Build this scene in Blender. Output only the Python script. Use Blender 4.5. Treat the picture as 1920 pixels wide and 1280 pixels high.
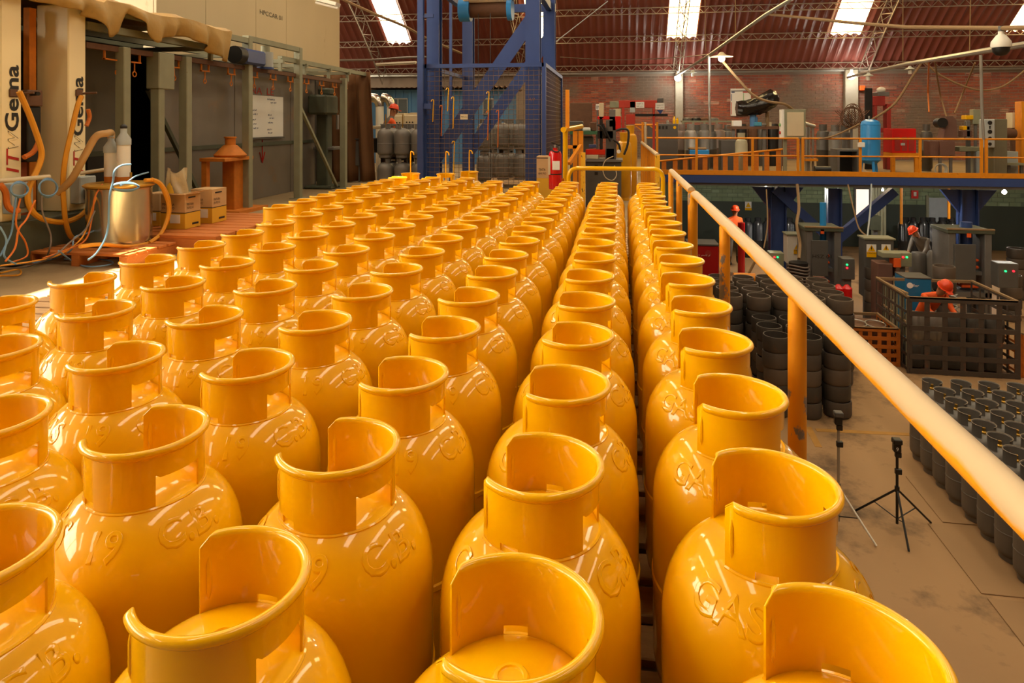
import bpy, bmesh, math, random
from mathutils import Vector, Matrix
random.seed(7)
for o in list(bpy.data.objects): bpy.data.objects.remove(o)
sc = bpy.context.scene
C = sc.collection
PI = math.pi
# ------------------------------------------------------------------ camera, world, light, exposure
F, HY, YAW, CH = 1251.49, 229.67, 0.1611, 1.34
cd = bpy.data.cameras.new('camera'); cam = bpy.data.objects.new('camera', cd); C.objects.link(cam)
cd.sensor_width = 36; cd.sensor_fit = 'HORIZONTAL'; cd.lens = F / 1920 * 36
cd.shift_y = -(640 - HY) / 1920; cd.clip_start = 0.05; cd.clip_end = 200
cam.location = (0, 0, CH); cam.rotation_euler = (PI / 2, 0, YAW)
sc.camera = cam
w = bpy.data.worlds.new('world'); sc.world = w; w.use_nodes = True
bg = w.node_tree.nodes['Background']; bg.inputs[0].default_value = (1.0, 0.9, 0.75, 1); bg.inputs[1].default_value = 1.0
SKY_FRONT, SKY_BACK, SKY_SIDE = 9.0, 12.0, 15.0          # daylight behind the translucent roof sheets and the gable windows
SUN_DIR = Vector((0.22, -0.12, -0.97)).normalized()
sd = bpy.data.lights.new('sun', 'SUN'); sd.energy = 30.0; sd.angle = 0.009; sd.color = (1.0, 0.88, 0.62)
so = bpy.data.objects.new('sun', sd); C.objects.link(so); so.location = (-8, 4, 20)
so.rotation_euler = SUN_DIR.to_track_quat('-Z', 'Y').to_euler()
vs = sc.view_settings; sc.display_settings.display_device = 'sRGB'
vs.view_transform = 'Standard'; vs.look = 'None'; vs.exposure = 0.3; vs.gamma = 1.0; vs.use_curve_mapping = False
sc.cycles.max_bounces = 5; sc.cycles.diffuse_bounces = 3; sc.cycles.glossy_bounces = 3; sc.cycles.caustics_reflective = False; sc.cycles.sample_clamp_indirect = 6.0; sc.cycles.adaptive_threshold = 0.02

# ------------------------------------------------------------------ helpers
_c, _s = math.cos(YAW), math.sin(YAW)
def ray(px, py):
    u = (px - 960) / F; v = -(py - HY) / F
    return Vector((-_s + u * _c, _c + u * _s, v))
def atY(px, py, Y): d = ray(px, py); return Vector((0, 0, CH)) + d * (Y / d.y)
def atX(px, py, X): d = ray(px, py); return Vector((0, 0, CH)) + d * (X / d.x)
def atZ(px, py, Z): d = ray(px, py); return Vector((0, 0, CH)) + d * ((Z - CH) / d.z)
def pb(x0, y0, x1, y1, Y, dep):            # a box whose front lies in the plane Y
    m = (x0 + x1) / 2
    a, b = atY(x0, y0, Y), atY(x1, y1, Y)
    return (a.x, Y, atY(m, y1, Y).z, b.x, Y + dep, atY(m, y0, Y).z)

def lin(h):
    h = h.lstrip('#'); r = []
    for i in (0, 2, 4):
        c = int(h[i:i+2], 16) / 255
        r.append(c / 12.92 if c <= 0.04045 else ((c + 0.055) / 1.055) ** 2.4)
    return r
MATS = {}
def mat(name, col, rough=0.5, metal=0.0, var=0.12, scale=6.0, bump=0.0, bscale=40.0, coat=0.0, spot=None, emit=0.0, stretch=None, trans=0.0):
    if name in MATS: return MATS[name]
    m = bpy.data.materials.new(name); m.use_nodes = True; nt = m.node_tree; N = nt.nodes; L = nt.links
    b = N['Principled BSDF']; c = lin(col)
    b.inputs['Roughness'].default_value = rough; b.inputs['Metallic'].default_value = metal
    if coat: b.inputs['Coat Weight'].default_value = coat; b.inputs['Coat Roughness'].default_value = 0.06
    if trans: b.inputs['Transmission Weight'].default_value = trans
    tc = N.new('ShaderNodeTexCoord'); vec = tc.outputs['Object']
    if stretch:
        mp = N.new('ShaderNodeMapping'); mp.inputs['Scale'].default_value = stretch; L.new(vec, mp.inputs['Vector']); vec = mp.outputs[0]
    nz = N.new('ShaderNodeTexNoise'); nz.inputs['Scale'].default_value = scale; nz.inputs['Detail'].default_value = 5
    L.new(vec, nz.inputs['Vector'])
    mx = N.new('ShaderNodeMix'); mx.data_type = 'RGBA'
    mx.inputs[6].default_value = [min(1, x * (1 - var)) for x in c] + [1]; mx.inputs[7].default_value = [min(1, x * (1 + var)) for x in c] + [1]
    L.new(nz.outputs['Fac'], mx.inputs[0]); out = mx.outputs[2]
    if spot:
        n2 = N.new('ShaderNodeTexNoise'); n2.inputs['Scale'].default_value = spot[2]; n2.inputs['Detail'].default_value = 6; n2.inputs['Roughness'].default_value = 0.65
        L.new(vec, n2.inputs['Vector'])
        rp = N.new('ShaderNodeValToRGB'); rp.color_ramp.elements[0].position = spot[1]; rp.color_ramp.elements[1].position = min(1, spot[1] + (spot[3] if len(spot) > 3 else 0.06))
        L.new(n2.outputs['Fac'], rp.inputs[0])
        m2 = N.new('ShaderNodeMix'); m2.data_type = 'RGBA'; L.new(rp.outputs[0], m2.inputs[0]); L.new(out, m2.inputs[6]); m2.inputs[7].default_value = lin(spot[0]) + [1]
        out = m2.outputs[2]
    L.new(out, b.inputs['Base Color'])
    if emit: L.new(out, b.inputs['Emission Color']); b.inputs['Emission Strength'].default_value = emit
    if bump:
        n3 = N.new('ShaderNodeTexNoise'); n3.inputs['Scale'].default_value = bscale; n3.inputs['Detail'].default_value = 4; L.new(vec, n3.inputs['Vector'])
        bp = N.new('ShaderNodeBump'); bp.inputs['Strength'].default_value = bump; bp.inputs['Distance'].default_value = 0.02
        L.new(n3.outputs['Fac'], bp.inputs['Height']); L.new(bp.outputs[0], b.inputs['Normal'])
    MATS[name] = m; return m

WORG = {}
class B:
    def __init__(s): s.v = []; s.f = []
    def add(s, vs_, fs):
        o = len(s.v); s.v += [tuple(p) for p in vs_]; s.f += [tuple(i + o for i in f) for f in fs]; return s
    def box(s, x0, y0, z0, x1, y1, z1, bev=0.0):
        if x0 > x1: x0, x1 = x1, x0
        if y0 > y1: y0, y1 = y1, y0
        if z0 > z1: z0, z1 = z1, z0
        if bev <= 0:
            return s.add([(x0,y0,z0),(x1,y0,z0),(x1,y1,z0),(x0,y1,z0),(x0,y0,z1),(x1,y0,z1),(x1,y1,z1),(x0,y1,z1)],
                         [(0,3,2,1),(4,5,6,7),(0,1,5,4),(1,2,6,5),(2,3,7,6),(3,0,4,7)])
        bev = min(bev, (x1-x0)/2.2, (y1-y0)/2.2, (z1-z0)/2.2)
        lo = (x0, y0, z0); hi = (x1, y1, z1); V = []; I = {}
        for sx in (0, 1):
            for sy in (0, 1):
                for sz in (0, 1):
                    sg = (sx, sy, sz)
                    for ax in range(3):
                        p = []
                        for k in range(3):
                            e = hi[k] if sg[k] else lo[k]
                            p.append(e if k == ax else e + (-bev if sg[k] else bev))
                        I[(sg, ax)] = len(V); V.append(p)
        Fc = []
        for ax in range(3):
            a, b = [k for k in range(3) if k != ax]
            for e in (0, 1):
                q = []
                for (i, j) in ((0,0),(1,0),(1,1),(0,1)):
                    g = [0,0,0]; g[ax] = e; g[a] = i; g[b] = j; q.append(I[(tuple(g), ax)])
                Fc.append(q)
            for i in (0, 1):
                for j in (0, 1):
                    g0 = [0,0,0]; g0[a] = i; g0[b] = j; g1 = list(g0); g1[ax] = 1
                    Fc.append([I[(tuple(g0), a)], I[(tuple(g0), b)], I[(tuple(g1), b)], I[(tuple(g1), a)]])
        for sx in (0,1):
            for sy in (0,1):
                for sz in (0,1): Fc.append([I[((sx,sy,sz), k)] for k in range(3)])
        return s.add(V, Fc)
    def cyl(s, p0, p1, r0, r1=None, n=12, caps=True):
        p0 = Vector(p0); p1 = Vector(p1); r1 = r0 if r1 is None else r1
        d = (p1 - p0).normalized(); a = d.orthogonal().normalized(); b = d.cross(a)
        V = []
        for p, r in ((p0, r0), (p1, r1)):
            for i in range(n):
                t = 2 * PI * i / n; V.append(p + a * (r * math.cos(t)) + b * (r * math.sin(t)))
        Fc = [(i, (i+1) % n, n + (i+1) % n, n + i) for i in range(n)]
        if caps: Fc += [tuple(range(n))[::-1], tuple(range(n, 2*n))]
        return s.add(V, Fc)
    def tube(s, pts, r, n=6, closed=False):
        pts = [Vector(p) for p in pts]; m = len(pts); V = []; a = None
        for i, p in enumerate(pts):
            if closed: d = pts[(i+1) % m] - pts[i-1]
            else: d = pts[min(i+1, m-1)] - pts[max(i-1, 0)]
            d.normalize()
            a = d.orthogonal().normalized() if a is None else (a - d * a.dot(d)).normalized()
            b = d.cross(a); rr = r[i] if isinstance(r, (list, tuple)) else r
            for k in range(n):
                t = 2 * PI * k / n; V.append(p + a * (rr * math.cos(t)) + b * (rr * math.sin(t)))
        Fc = []
        for i in range(m if closed else m - 1):
            j = (i + 1) % m
            for k in range(n): Fc.append((i*n + k, i*n + (k+1) % n, j*n + (k+1) % n, j*n + k))
        if not closed: Fc += [tuple(range(n))[::-1], tuple(range((m-1)*n, m*n))]
        return s.add(V, Fc)
    def lathe(s, prof, n=24, c=(0,0,0), axis='z'):
        V = []; m = len(prof)
        for i in range(n):
            t = 2 * PI * i / n
            for r, z in prof:
                p = (r * math.cos(t), r * math.sin(t), z)
                if axis == 'y': p = (p[0], p[2], p[1])
                if axis == 'x': p = (p[2], p[0], p[1])
                V.append((p[0]+c[0], p[1]+c[1], p[2]+c[2]))
        Fc = []
        for i in range(n):
            j = (i + 1) % n
            for k in range(m - 1): Fc.append((i*m+k, j*m+k, j*m+k+1, i*m+k+1))
        return s.add(V, Fc)
    def sph(s, c, r, n=14, m=9):
        if not isinstance(r, (tuple, list)): r = (r, r, r)
        V = []; Fc = []
        for j in range(m + 1):
            ph = PI * j / m
            for i in range(n):
                t = 2 * PI * i / n
                V.append((c[0] + r[0]*math.sin(ph)*math.cos(t), c[1] + r[1]*math.sin(ph)*math.sin(t), c[2] + r[2]*math.cos(ph)))
        for j in range(m):
            for i in range(n): Fc.append((j*n+i, (j+1)*n+i, (j+1)*n+(i+1) % n, j*n+(i+1) % n))
        return s.add(V, Fc)
    def bar(s, p0, p1, w, h, up=(0, 0, 1)):          # rectangular bar between two points
        p0 = Vector(p0); p1 = Vector(p1); d = (p1 - p0).normalized(); up = Vector(up)
        if abs(d.dot(up)) > 0.98: up = Vector((0, 1, 0))
        a = d.cross(up).normalized() * (w / 2); b = a.cross(d).normalized() * (h / 2)
        V = [p0-a-b, p0+a-b, p0+a+b, p0-a+b, p1-a-b, p1+a-b, p1+a+b, p1-a+b]
        return s.add(V, [(0,3,2,1),(4,5,6,7),(0,1,5,4),(1,2,6,5),(2,3,7,6),(3,0,4,7)])
    def prism(s, poly, ax, a, b):                    # polygon in the two other axes, pushed along ax
        def P(p, t):
            return (t, p[0], p[1]) if ax == 'x' else (p[0], t, p[1]) if ax == 'y' else (p[0], p[1], t)
        n = len(poly)
        return s.add([P(p, a) for p in poly] + [P(p, b) for p in poly],
                     [tuple(range(n))[::-1], tuple(range(n, 2*n))] + [(i, (i+1) % n, n+(i+1) % n, n+i) for i in range(n)])
    def grid(s, nx, ny, fn, thick=0.0):
        V = [fn(i / nx, j / ny) for j in range(ny+1) for i in range(nx+1)]
        k = nx + 1
        return s.add(V, [(j*k+i, j*k+i+1, (j+1)*k+i+1, (j+1)*k+i) for j in range(ny) for i in range(nx)])
    def mesh(s, name, m, smooth=False, org=(0,0,0), recalc=True):
        me = bpy.data.meshes.new(name)
        me.from_pydata([(p[0]-org[0], p[1]-org[1], p[2]-org[2]) for p in s.v], [], s.f)
        if recalc and len(s.v) < 30000:
            bm = bmesh.new(); bm.from_mesh(me)
            bmesh.ops.remove_doubles(bm, verts=bm.verts, dist=1e-6)
            bmesh.ops.recalc_face_normals(bm, faces=bm.faces)
            bm.to_mesh(me); bm.free()
        me.materials.append(m)
        if smooth:
            me.polygons.foreach_set('use_smooth', [True] * len(me.polygons))
            try: me.set_sharp_from_angle(angle=math.radians(38))
            except Exception: pass
        return me
    def to(s, name, m, parent, smooth=False, label=None, kind=None, recalc=True):
        org = WORG.get(parent.name, (0, 0, 0)) if parent else (0, 0, 0)
        o = bpy.data.objects.new(name, s.mesh(name, m, smooth, org, recalc)); C.objects.link(o)
        if parent: o.parent = parent; WORG[o.name] = org
        if label: o['label'] = label
        if kind: o['kind'] = kind
        return o
    def top(s, name, m, label=None, cat=None, group=None, kind=None, smooth=False, recalc=True):
        xs = [p[0] for p in s.v]; ys = [p[1] for p in s.v]; zs = [p[2] for p in s.v]
        org = ((min(xs)+max(xs))/2, (min(ys)+max(ys))/2, min(zs))
        o = bpy.data.objects.new(name, s.mesh(name, m, smooth, org, recalc)); C.objects.link(o)
        o.location = org; WORG[o.name] = org
        if label: o['label'] = label
        if cat: o['category'] = cat
        if group: o['group'] = group
        if kind: o['kind'] = kind
        return o
def thing(name, label, cat, loc=(0,0,0), group=None, rz=0.0, kind=None):
    o = bpy.data.objects.new(name, None); C.objects.link(o); o.empty_display_size = 0.1
    o.location = loc; o.rotation_euler = (0, 0, rz); o['label'] = label; o['category'] = cat
    if group: o['group'] = group
    if kind: o['kind'] = kind
    WORG[o.name] = tuple(loc); return o
def dup(root, loc, rz=0.0, label=None, group=None, rx=0.0):
    r = root.copy(); C.objects.link(r); r.location = loc; r.rotation_euler = (rx, 0, rz)
    if label: r['label'] = label
    if group: r['group'] = group
    for ch in list(root.children):
        c_ = ch.copy(); C.objects.link(c_); c_.parent = r
        for g in list(ch.children):
            d = g.copy(); C.objects.link(d); d.parent = c_
    return r
def spl(pts, k=6):                                   # Catmull-Rom through the points
    P = [Vector(p) for p in pts]; out = []
    for i in range(len(P) - 1):
        a, b, c_, d = P[max(i-1, 0)], P[i], P[i+1], P[min(i+2, len(P)-1)]
        for j in range(k):
            t = j / k
            out.append(0.5 * ((2*b) + (c_-a)*t + (2*a-5*b+4*c_-d)*t*t + (3*b-a-3*c_+d)*t*t*t))
    return out + [P[-1]]
def cable(name, label, cat, pts, r, m, k=6, n=6, group=None):
    return B().tube(spl(pts, k) if k > 1 else pts, r, n).top(name, m, label, cat, group, smooth=True)
TXT = {}
def glyphs(s, bevel=0.0, ext=0.0):
    if (s, bevel, ext) in TXT: return TXT[(s, bevel, ext)]
    cu = bpy.data.curves.new('t', 'FONT'); cu.body = s; cu.size = 1.0; cu.extrude = ext; cu.bevel_depth = bevel; cu.bevel_resolution = 1; cu.resolution_u = 3; cu.offset = 0.022 if s == 'Gema' else 0.0
    o = bpy.data.objects.new('t', cu); C.objects.link(o)
    dg = bpy.context.evaluated_depsgraph_get()
    me = bpy.data.meshes.new_from_object(o.evaluated_get(dg))
    V = [tuple(v.co) for v in me.vertices]; Fc = [tuple(p.vertices) for p in me.polygons]
    bpy.data.objects.remove(o); bpy.data.meshes.remove(me); bpy.data.curves.remove(cu)
    x0 = min(p[0] for p in V); x1 = max(p[0] for p in V); y0 = min(p[1] for p in V); y1 = max(p[1] for p in V)
    TXT[(s, bevel, ext)] = ([((p[0]-x0) / (y1-y0), (p[1]-y0) / (y1-y0), p[2]) for p in V], Fc, (x1-x0) / (y1-y0))
    return TXT[(s, bevel, ext)]
def write(s, parent, m, loc, right, up, h, width=None, shear=0.0, name='lettering', label=None):
    V, Fc, wd = glyphs(s); right = Vector(right); up = Vector(up); loc = Vector(loc)
    kx = (width / wd) if width else h
    return B().add([loc + right * (p[0]*kx + p[1]*shear*h) + up * (p[1]*h) for p in V], Fc).to(name, m, parent, label=label, recalc=False)
def scrawl(parent, m, loc, right, up, h, width, name='scribble', seed=1):      # handwriting or print too small to read in the photo
    rg = random.Random(seed); right = Vector(right); up = Vector(up); loc = Vector(loc); b = B(); x = 0.0; nrm = right.cross(up)
    while x < width:
        wd = min(width - x, h * rg.uniform(1.2, 3.0)); n = max(3, int(wd / (h * 0.28)))
        pts = [loc + right * (x + wd * i / n) + up * (h * (rg.uniform(0.55, 1.0) if i % 2 else rg.uniform(0.0, 0.35))) for i in range(n + 1)]
        b.tube(pts, h * 0.07, 4); x += wd + h * 0.6
    return b.to(name, m, parent, recalc=False)
ORD = ['first','second','third','fourth','fifth','sixth','seventh','eighth','ninth','tenth','eleventh','twelfth','thirteenth','fourteenth','fifteenth','sixteenth','seventeenth','eighteenth','nineteenth','twentieth']

# ------------------------------------------------------------------ materials
Yel = mat('yellow_paint', 'EAB000', 0.35, 0, 0.03, 4, coat=0.9); Yel.node_tree.nodes['Principled BSDF'].inputs['Specular IOR Level'].default_value = 0.15; Yel.node_tree.nodes['Principled BSDF'].inputs['Coat IOR'].default_value = 1.42
Ora = mat('orange_paint', 'DE8A10', 0.45, 0, 0.15, 9, spot=('8A4A10', 0.66, 14))
OraD = mat('orange_powdered_steel', 'C87418', 0.7, 0, 0.25, 14)
Blu = mat('blue_paint', '30477F', 0.4, 0, 0.12, 5, spot=('6A4030', 0.74, 20))
BluL = mat('light_blue_panel', '4E82B4', 0.5, 0, 0.12, 4)
BluT = mat('bright_blue_tank', '2E8FD8', 0.35, 0, 0.06, 4)
Red = mat('red_paint', 'B83A2A', 0.45, 0, 0.12, 6)
RedX = mat('red_gloss', 'D01414', 0.25, 0, 0.06, 6, coat=0.5)
Grn = mat('grey_green_steel', '8A8A70', 0.55, 0, 0.18, 6, spot=('6A4A30', 0.68, 12))
GrnD = mat('dark_green_machine', '4A4F3E', 0.6, 0, 0.2, 8)
Gry = mat('grey_steel', '6E6C68', 0.5, 0.2, 0.18, 5, spot=('5A4638', 0.66, 7))
GryD = mat('dark_grey_paint', '54524E', 0.5, 0, 0.15, 6)
GryL = mat('light_grey_panel', 'A9B0AE', 0.5, 0, 0.08, 6)
Blk = mat('black_plastic', '161513', 0.45, 0, 0.2, 8)
Wht = mat('white_paint', 'E6E1D2', 0.45, 0, 0.05, 5)
Crm = mat('cream_panel', 'CDBE9C', 0.5, 0, 0.06, 6)
Sil = mat('silver_cylinder_paint', 'A6A29A', 0.35, 0.55, 0.1, 6)
GCy = mat('primer_grey_cylinder', '77736C', 0.5, 0.25, 0.12, 6)
GDk = mat('dark_grey_cylinder', '5A5650', 0.45, 0.2, 0.2, 7, spot=('6A4A36', 0.66, 6))
BlkC = mat('black_cylinder_paint', '26282A', 0.25, 0.1, 0.1, 6)
Stl = mat('galvanised_steel', 'C9C4B6', 0.22, 0.95, 0.1, 5, bump=0.05, bscale=6)
Zin = mat('zinc_pipe', 'A8A69E', 0.35, 0.7, 0.1, 6)
Rst = mat('rusty_steel', '6A4A34', 0.75, 0.2, 0.3, 12)
Wod = mat('pallet_wood', 'B89468', 0.75, 0, 0.22, 7, bump=0.15, bscale=30, stretch=(2, 14, 14))
WodO = mat('orange_dusted_wood', 'C0702C', 0.75, 0, 0.22, 7, stretch=(2, 12, 12))
Crd = mat('cardboard', 'C4A070', 0.8, 0, 0.06, 8)
CrdY = mat('yellow_card_print', 'D8A828', 0.7, 0, 0.05, 8)
Ink = mat('black_ink', '1C1814', 0.6, 0, 0.1)
InkR = mat('red_ink', 'B02418', 0.6, 0, 0.15)
InkB = mat('blue_ink', '3A4470', 0.6, 0, 0.1)
Pap = mat('white_sheet', 'E8E6DE', 0.6, 0, 0.03)
HosY = mat('yellow_hose', 'D8921C', 0.5, 0, 0.1)
HosT = mat('tan_hose', 'B89058', 0.5, 0, 0.1)
HosB = mat('blue_air_line', '6C92B4', 0.4, 0, 0.15)
HosO = mat('orange_cable', 'C86A18', 0.55, 0, 0.15)
HosG = mat('grey_cable', '6E6258', 0.55, 0, 0.15)
Rop = mat('tan_rope', '8A6E4A', 0.8, 0, 0.2, 40)
Cct = mat('pillar_concrete', 'A29A8A', 0.85, 0, 0.2, 4, bump=0.2, bscale=14)
Skn = mat('skin', 'A8704C', 0.55, 0, 0.06)
HelR = mat('red_helmet', 'E0451C', 0.3, 0, 0.05)
HiV = mat('orange_overall', 'E85A10', 0.7, 0, 0.1)
ClG = mat('grey_overall', '6C665C', 0.8, 0, 0.12)
Glw = mat('lamp_glass', 'FFF4DC', 0.3, 0, 0.0, emit=18.0)
LedG = mat('green_pilot_lamp', '20E070', 0.3, 0, 0.0, emit=2.5)
LedR = mat('red_pilot_lamp', 'FF2030', 0.3, 0, 0.0, emit=2.5)
Glas = mat('window_pane', '5A6670', 0.08, 0, 0.1, 3)

# ------------------------------------------------------------------ structure
RY, RR = 5.1, 29.7; RZC = CH + 9.5 - RR               # barrel vault across the hall
def roofz(y): return RZC + math.sqrt(max(0.1, RR**2 - (y - RY)**2))
def tread():
    m = mat('platform_floor', '9A8460', 0.6, 0.1, 0.25, 3, spot=('6E5636', 0.6, 2.5, 0.2))
    nt = m.node_tree; N = nt.nodes; L = nt.links
    tc = N.new('ShaderNodeTexCoord'); v = N.new('ShaderNodeTexVoronoi'); v.inputs['Scale'].default_value = 28; L.new(tc.outputs['Object'], v.inputs['Vector'])
    bp = N.new('ShaderNodeBump'); bp.inputs['Strength'].default_value = 0.35; bp.inputs['Distance'].default_value = 0.004; bp.invert = True
    L.new(v.outputs['Distance'], bp.inputs['Height']); L.new(bp.outputs[0], N['Principled BSDF'].inputs['Normal']); return m
Flr = tread()
B().box(-16, -4, -0.2, 0.56, 25, 0).top('floor', Flr, kind='structure')
B().box(0.56, 17.72, -0.2, 16, 25, 0).top('floor_mezzanine', Flr, kind='structure')
low = B().box(-16, -15, -3.2, 18, 25, -3.0).top('floor_lower', mat('lower_concrete', 'A27E54', 0.7, 0, 0.25, 0.5, spot=('4E3A24', 0.52, 1.0, 0.16), bump=0.1, bscale=8), kind='structure')
PlF = mat('floor_plate', '9A7850', 0.7, 0, 0.15, 2, spot=('5E4A34', 0.66, 2, 0.15))
for a, b, c_, d in ((3.28, 6.76, 4.3, 7.85), (3.3, 4.4, 4.4, 6.7), (3.45, 7.9, 4.2, 8.85)):
    B().box(a, b, -3.0, c_, d, -2.99, 0.003).to('floor_plate', PlF, low)
LinY = mat('worn_floor_line', 'B08038', 0.8, 0, 0.3, 6)
for q in ((1515, 800, 1535, 838), (1530, 806, 1720, 815)):
    a = atZ(q[0], q[1], -3.0); b = atZ(q[2], q[3], -3.0)
    B().bar((a.x, a.y, -2.998), (b.x, b.y, -2.998), 0.09, 0.003).to('floor_line', LinY, low)

# back wall: mortar core and bricks laid one by one
def brick_mat(name, c1, c2, c3, c4, spt):
    m = mat(name, c1, 0.85, 0, 0.25, 3, bump=0.3, bscale=30)
    nt = m.node_tree; N = nt.nodes; L = nt.links; b = N['Principled BSDF']
    g = N.new('ShaderNodeNewGeometry'); cell = N.new('ShaderNodeVectorMath'); cell.operation = 'FLOOR'
    sc_ = N.new('ShaderNodeVectorMath'); sc_.operation = 'MULTIPLY'; sc_.inputs[1].default_value = (1/0.27, 1, 1/0.1)
    L.new(g.outputs['Position'], sc_.inputs[0]); L.new(sc_.outputs[0], cell.inputs[0])
    wn = N.new('ShaderNodeTexWhiteNoise'); L.new(cell.outputs[0], wn.inputs['Vector'])
    rp = N.new('ShaderNodeValToRGB'); rp.color_ramp.elements[0].color = lin(c2) + [1]; rp.color_ramp.elements[1].color = lin(c1) + [1]
    e = rp.color_ramp.elements.new(0.93); e.color = lin(c1) + [1]; rp.color_ramp.elements[2].color = lin(c4) + [1]
    L.new(wn.outputs['Value'], rp.inputs[0])
    nz = N.new('ShaderNodeTexNoise'); nz.inputs['Scale'].default_value = 0.55; nz.inputs['Detail'].default_value = 8; L.new(g.outputs['Position'], nz.inputs['Vector'])
    r2 = N.new('ShaderNodeValToRGB'); r2.color_ramp.elements[0].position = spt; r2.color_ramp.elements[1].position = spt + 0.16; L.new(nz.outputs['Fac'], r2.inputs[0])
    mx = N.new('ShaderNodeMix'); mx.data_type = 'RGBA'; L.new(r2.outputs[0], mx.inputs[0]); L.new(rp.outputs[0], mx.inputs[6]); mx.inputs[7].default_value = lin(c3) + [1]
    L.new(mx.outputs[2], b.inputs['Base Color']); return m
BrkM = brick_mat('fired_brick', 'AE6044', '86463A', '786658', 'C8A08A', 0.45)
BrkG = brick_mat('painted_block', '8A9A78', '7C8C6C', '70805E', '98A888', 0.6)
def brick_wall(wall, x0, x1, z0, z1, bw, bh, m, seen, Y=25.0):
    me = B().box(-bw/2+0.009, -0.012, -bh/2+0.009, bw/2-0.009, 0.03, bh/2-0.009, 0.004).mesh('brick', m)
    rest = B(); spots = []
    nz = int((z1 - z0) / bh); nx = int((x1 - x0) / bw)
    for k in range(nz):
        for i in range(nx + 1):
            spots.append((x0 + (i + 0.5 * (k % 2)) * bw, z0 + (k + 0.5) * bh))
    spots.sort(key=lambda p: seen(p), reverse=True)
    for i, (x, z) in enumerate(spots):
        dy = random.uniform(-0.006, 0.004)
        if i < 300:
            o = bpy.data.objects.new('brick', me); C.objects.link(o); o.parent = wall
            org = WORG[wall.name]; o.location = (x - org[0], Y + dy - org[1], z - org[2])
        else: rest.box(x-bw/2+0.009, Y-0.012+dy, z-bh/2+0.009, x+bw/2-0.009, Y+0.03, z+bh/2-0.009)
    if rest.v: rest.to('brickwork', m, wall, kind='stuff', recalc=False)
WZ = roofz(25.0)
wb = B().box(-16, 25.0, 0, 16, 25.3, WZ + 0.02).top('wall_back', mat('mortar', '9C8C7C', 0.9, 0, 0.2, 2), kind='structure')
brick_wall(wb, -2.4, 14.0, 0.05, WZ - 0.05, 0.27, 0.1, BrkM, lambda p: (p[0] if p[1] > 1.15 else p[0] - 9) + 0.01 * p[1])
wl = B().box(-16, 25.0, -3, 16, 25.3, -0.25).top('wall_lower', mat('lower_wall_paint', '6E7A64', 0.85, 0, 0.15, 1), kind='structure')
brick_wall(wl, 2.0, 13.5, -1.5, -0.3, 0.36, 0.15, BrkG, lambda p: p[1])
B().box(2.0, 24.97, -3, 14, 25.0, -1.5).to('dado', mat('dark_green_dado', '3A4238', 0.7, 0, 0.15, 1), wl)
WalS = mat('hall_plaster', '8C7A66', 0.9, 0, 0.15, 0.6)
for nm, x0, y0, x1, y1 in (('wall_left', -16.3, -15, -16, 25.3), ('wall_right', 18, -15, 18.3, 25.3), ('wall_front', -16.3, -15.3, 18.3, -15)):
    if nm == 'wall_front': B().box(x0, y0, -3.2, x1, y1, 2.6).top(nm, WalS, kind='structure'); continue
    poly = [(-15, -3.2), (25.3, -3.2)] + [(y, roofz(y)) for y in [25.3 - i * 1.612 for i in range(26)]]
    B().prism(poly, 'x', x0, x1).top(nm, WalS, kind='structure')
for i, (a, b) in enumerate(((1266, 1281), (1584, 1609), (1860, 1884))):
    q = pb(a, 140, b, 300, 24.8, 0.2)
    if i < 2: B().box(q[0], 24.75, 0, q[3], 25.0, WZ, 0.02).top('trim_%d' % (i+1), Cct, kind='structure')
# roof
SKX = [(-13.85, -12.95), (-8.5, -7.65), (-3.2, -2.3), (1.6, 2.55), (6.9, 7.85), (12.2, 13.15)]
SKY = [(20.0, 23.72), (9.0, 17.5), (-1.5, 7.5), (-9.0, -4.0)]
SUNQ = []                                             # broken sheets where bare sun comes in: (x0, x1, y0, y1)
def sun_hole(px, py, z, w_, l_):
    p = atZ(px, py, z); t = (z - roofz(p.y)) / SUN_DIR.z
    for _ in range(8):
        q = p - SUN_DIR * t; t = (roofz(q.y) - z) / -SUN_DIR.z
    q = p - SUN_DIR * t; SUNQ.append((q.x - w_/2, q.x + w_/2, q.y - l_/2, q.y + l_/2))
sun_hole(180, 525, 0.05, 0.62, 1.8); sun_hole(740, 338, 0.75, 0.75, 0.7)
def wave(x, y, off=0.0):
    return (x, y, roofz(y) - 0.06 * (0.5 + 0.5 * math.cos(2 * PI * x / 0.26)) ** 2.5 + off)
def insky(x, y):
    for i, (a, b) in enumerate(SKX):
        for j, (c_, d) in enumerate(SKY):
            if a < x < b and c_ < y < d and not (j == 3 and i > 1): return (i, j)
    return None
nx = int(34 / 0.26 * 8); ys = [25.3 - i * 0.403 for i in range(101)]
rb = B(); V = []; idx = {}
for j, y in enumerate(ys):
    for i in range(nx + 1): V.append(wave(-16 + 34 * i / nx, y))
Fc = []; Fs = {}
for j in range(100):
    for i in range(nx):
        x = -16 + 34 * (i + 0.5) / nx; y = (ys[j] + ys[j+1]) / 2
        q = (j*(nx+1)+i, j*(nx+1)+i+1, (j+1)*(nx+1)+i+1, (j+1)*(nx+1)+i)
        if any(a < x < b and c_ < y < d for a, b, c_, d in SUNQ): continue
        k = insky(x, y)
        if k: Fs.setdefault(k, []).append(q)
        else: Fc.append(q)
rb.add(V, Fc)
roof = rb.top('ceiling', mat('red_oxide_sheet', '84463C', 0.36, 0.0, 0.2, 1.2), kind='structure', smooth=True, recalc=False)
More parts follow.
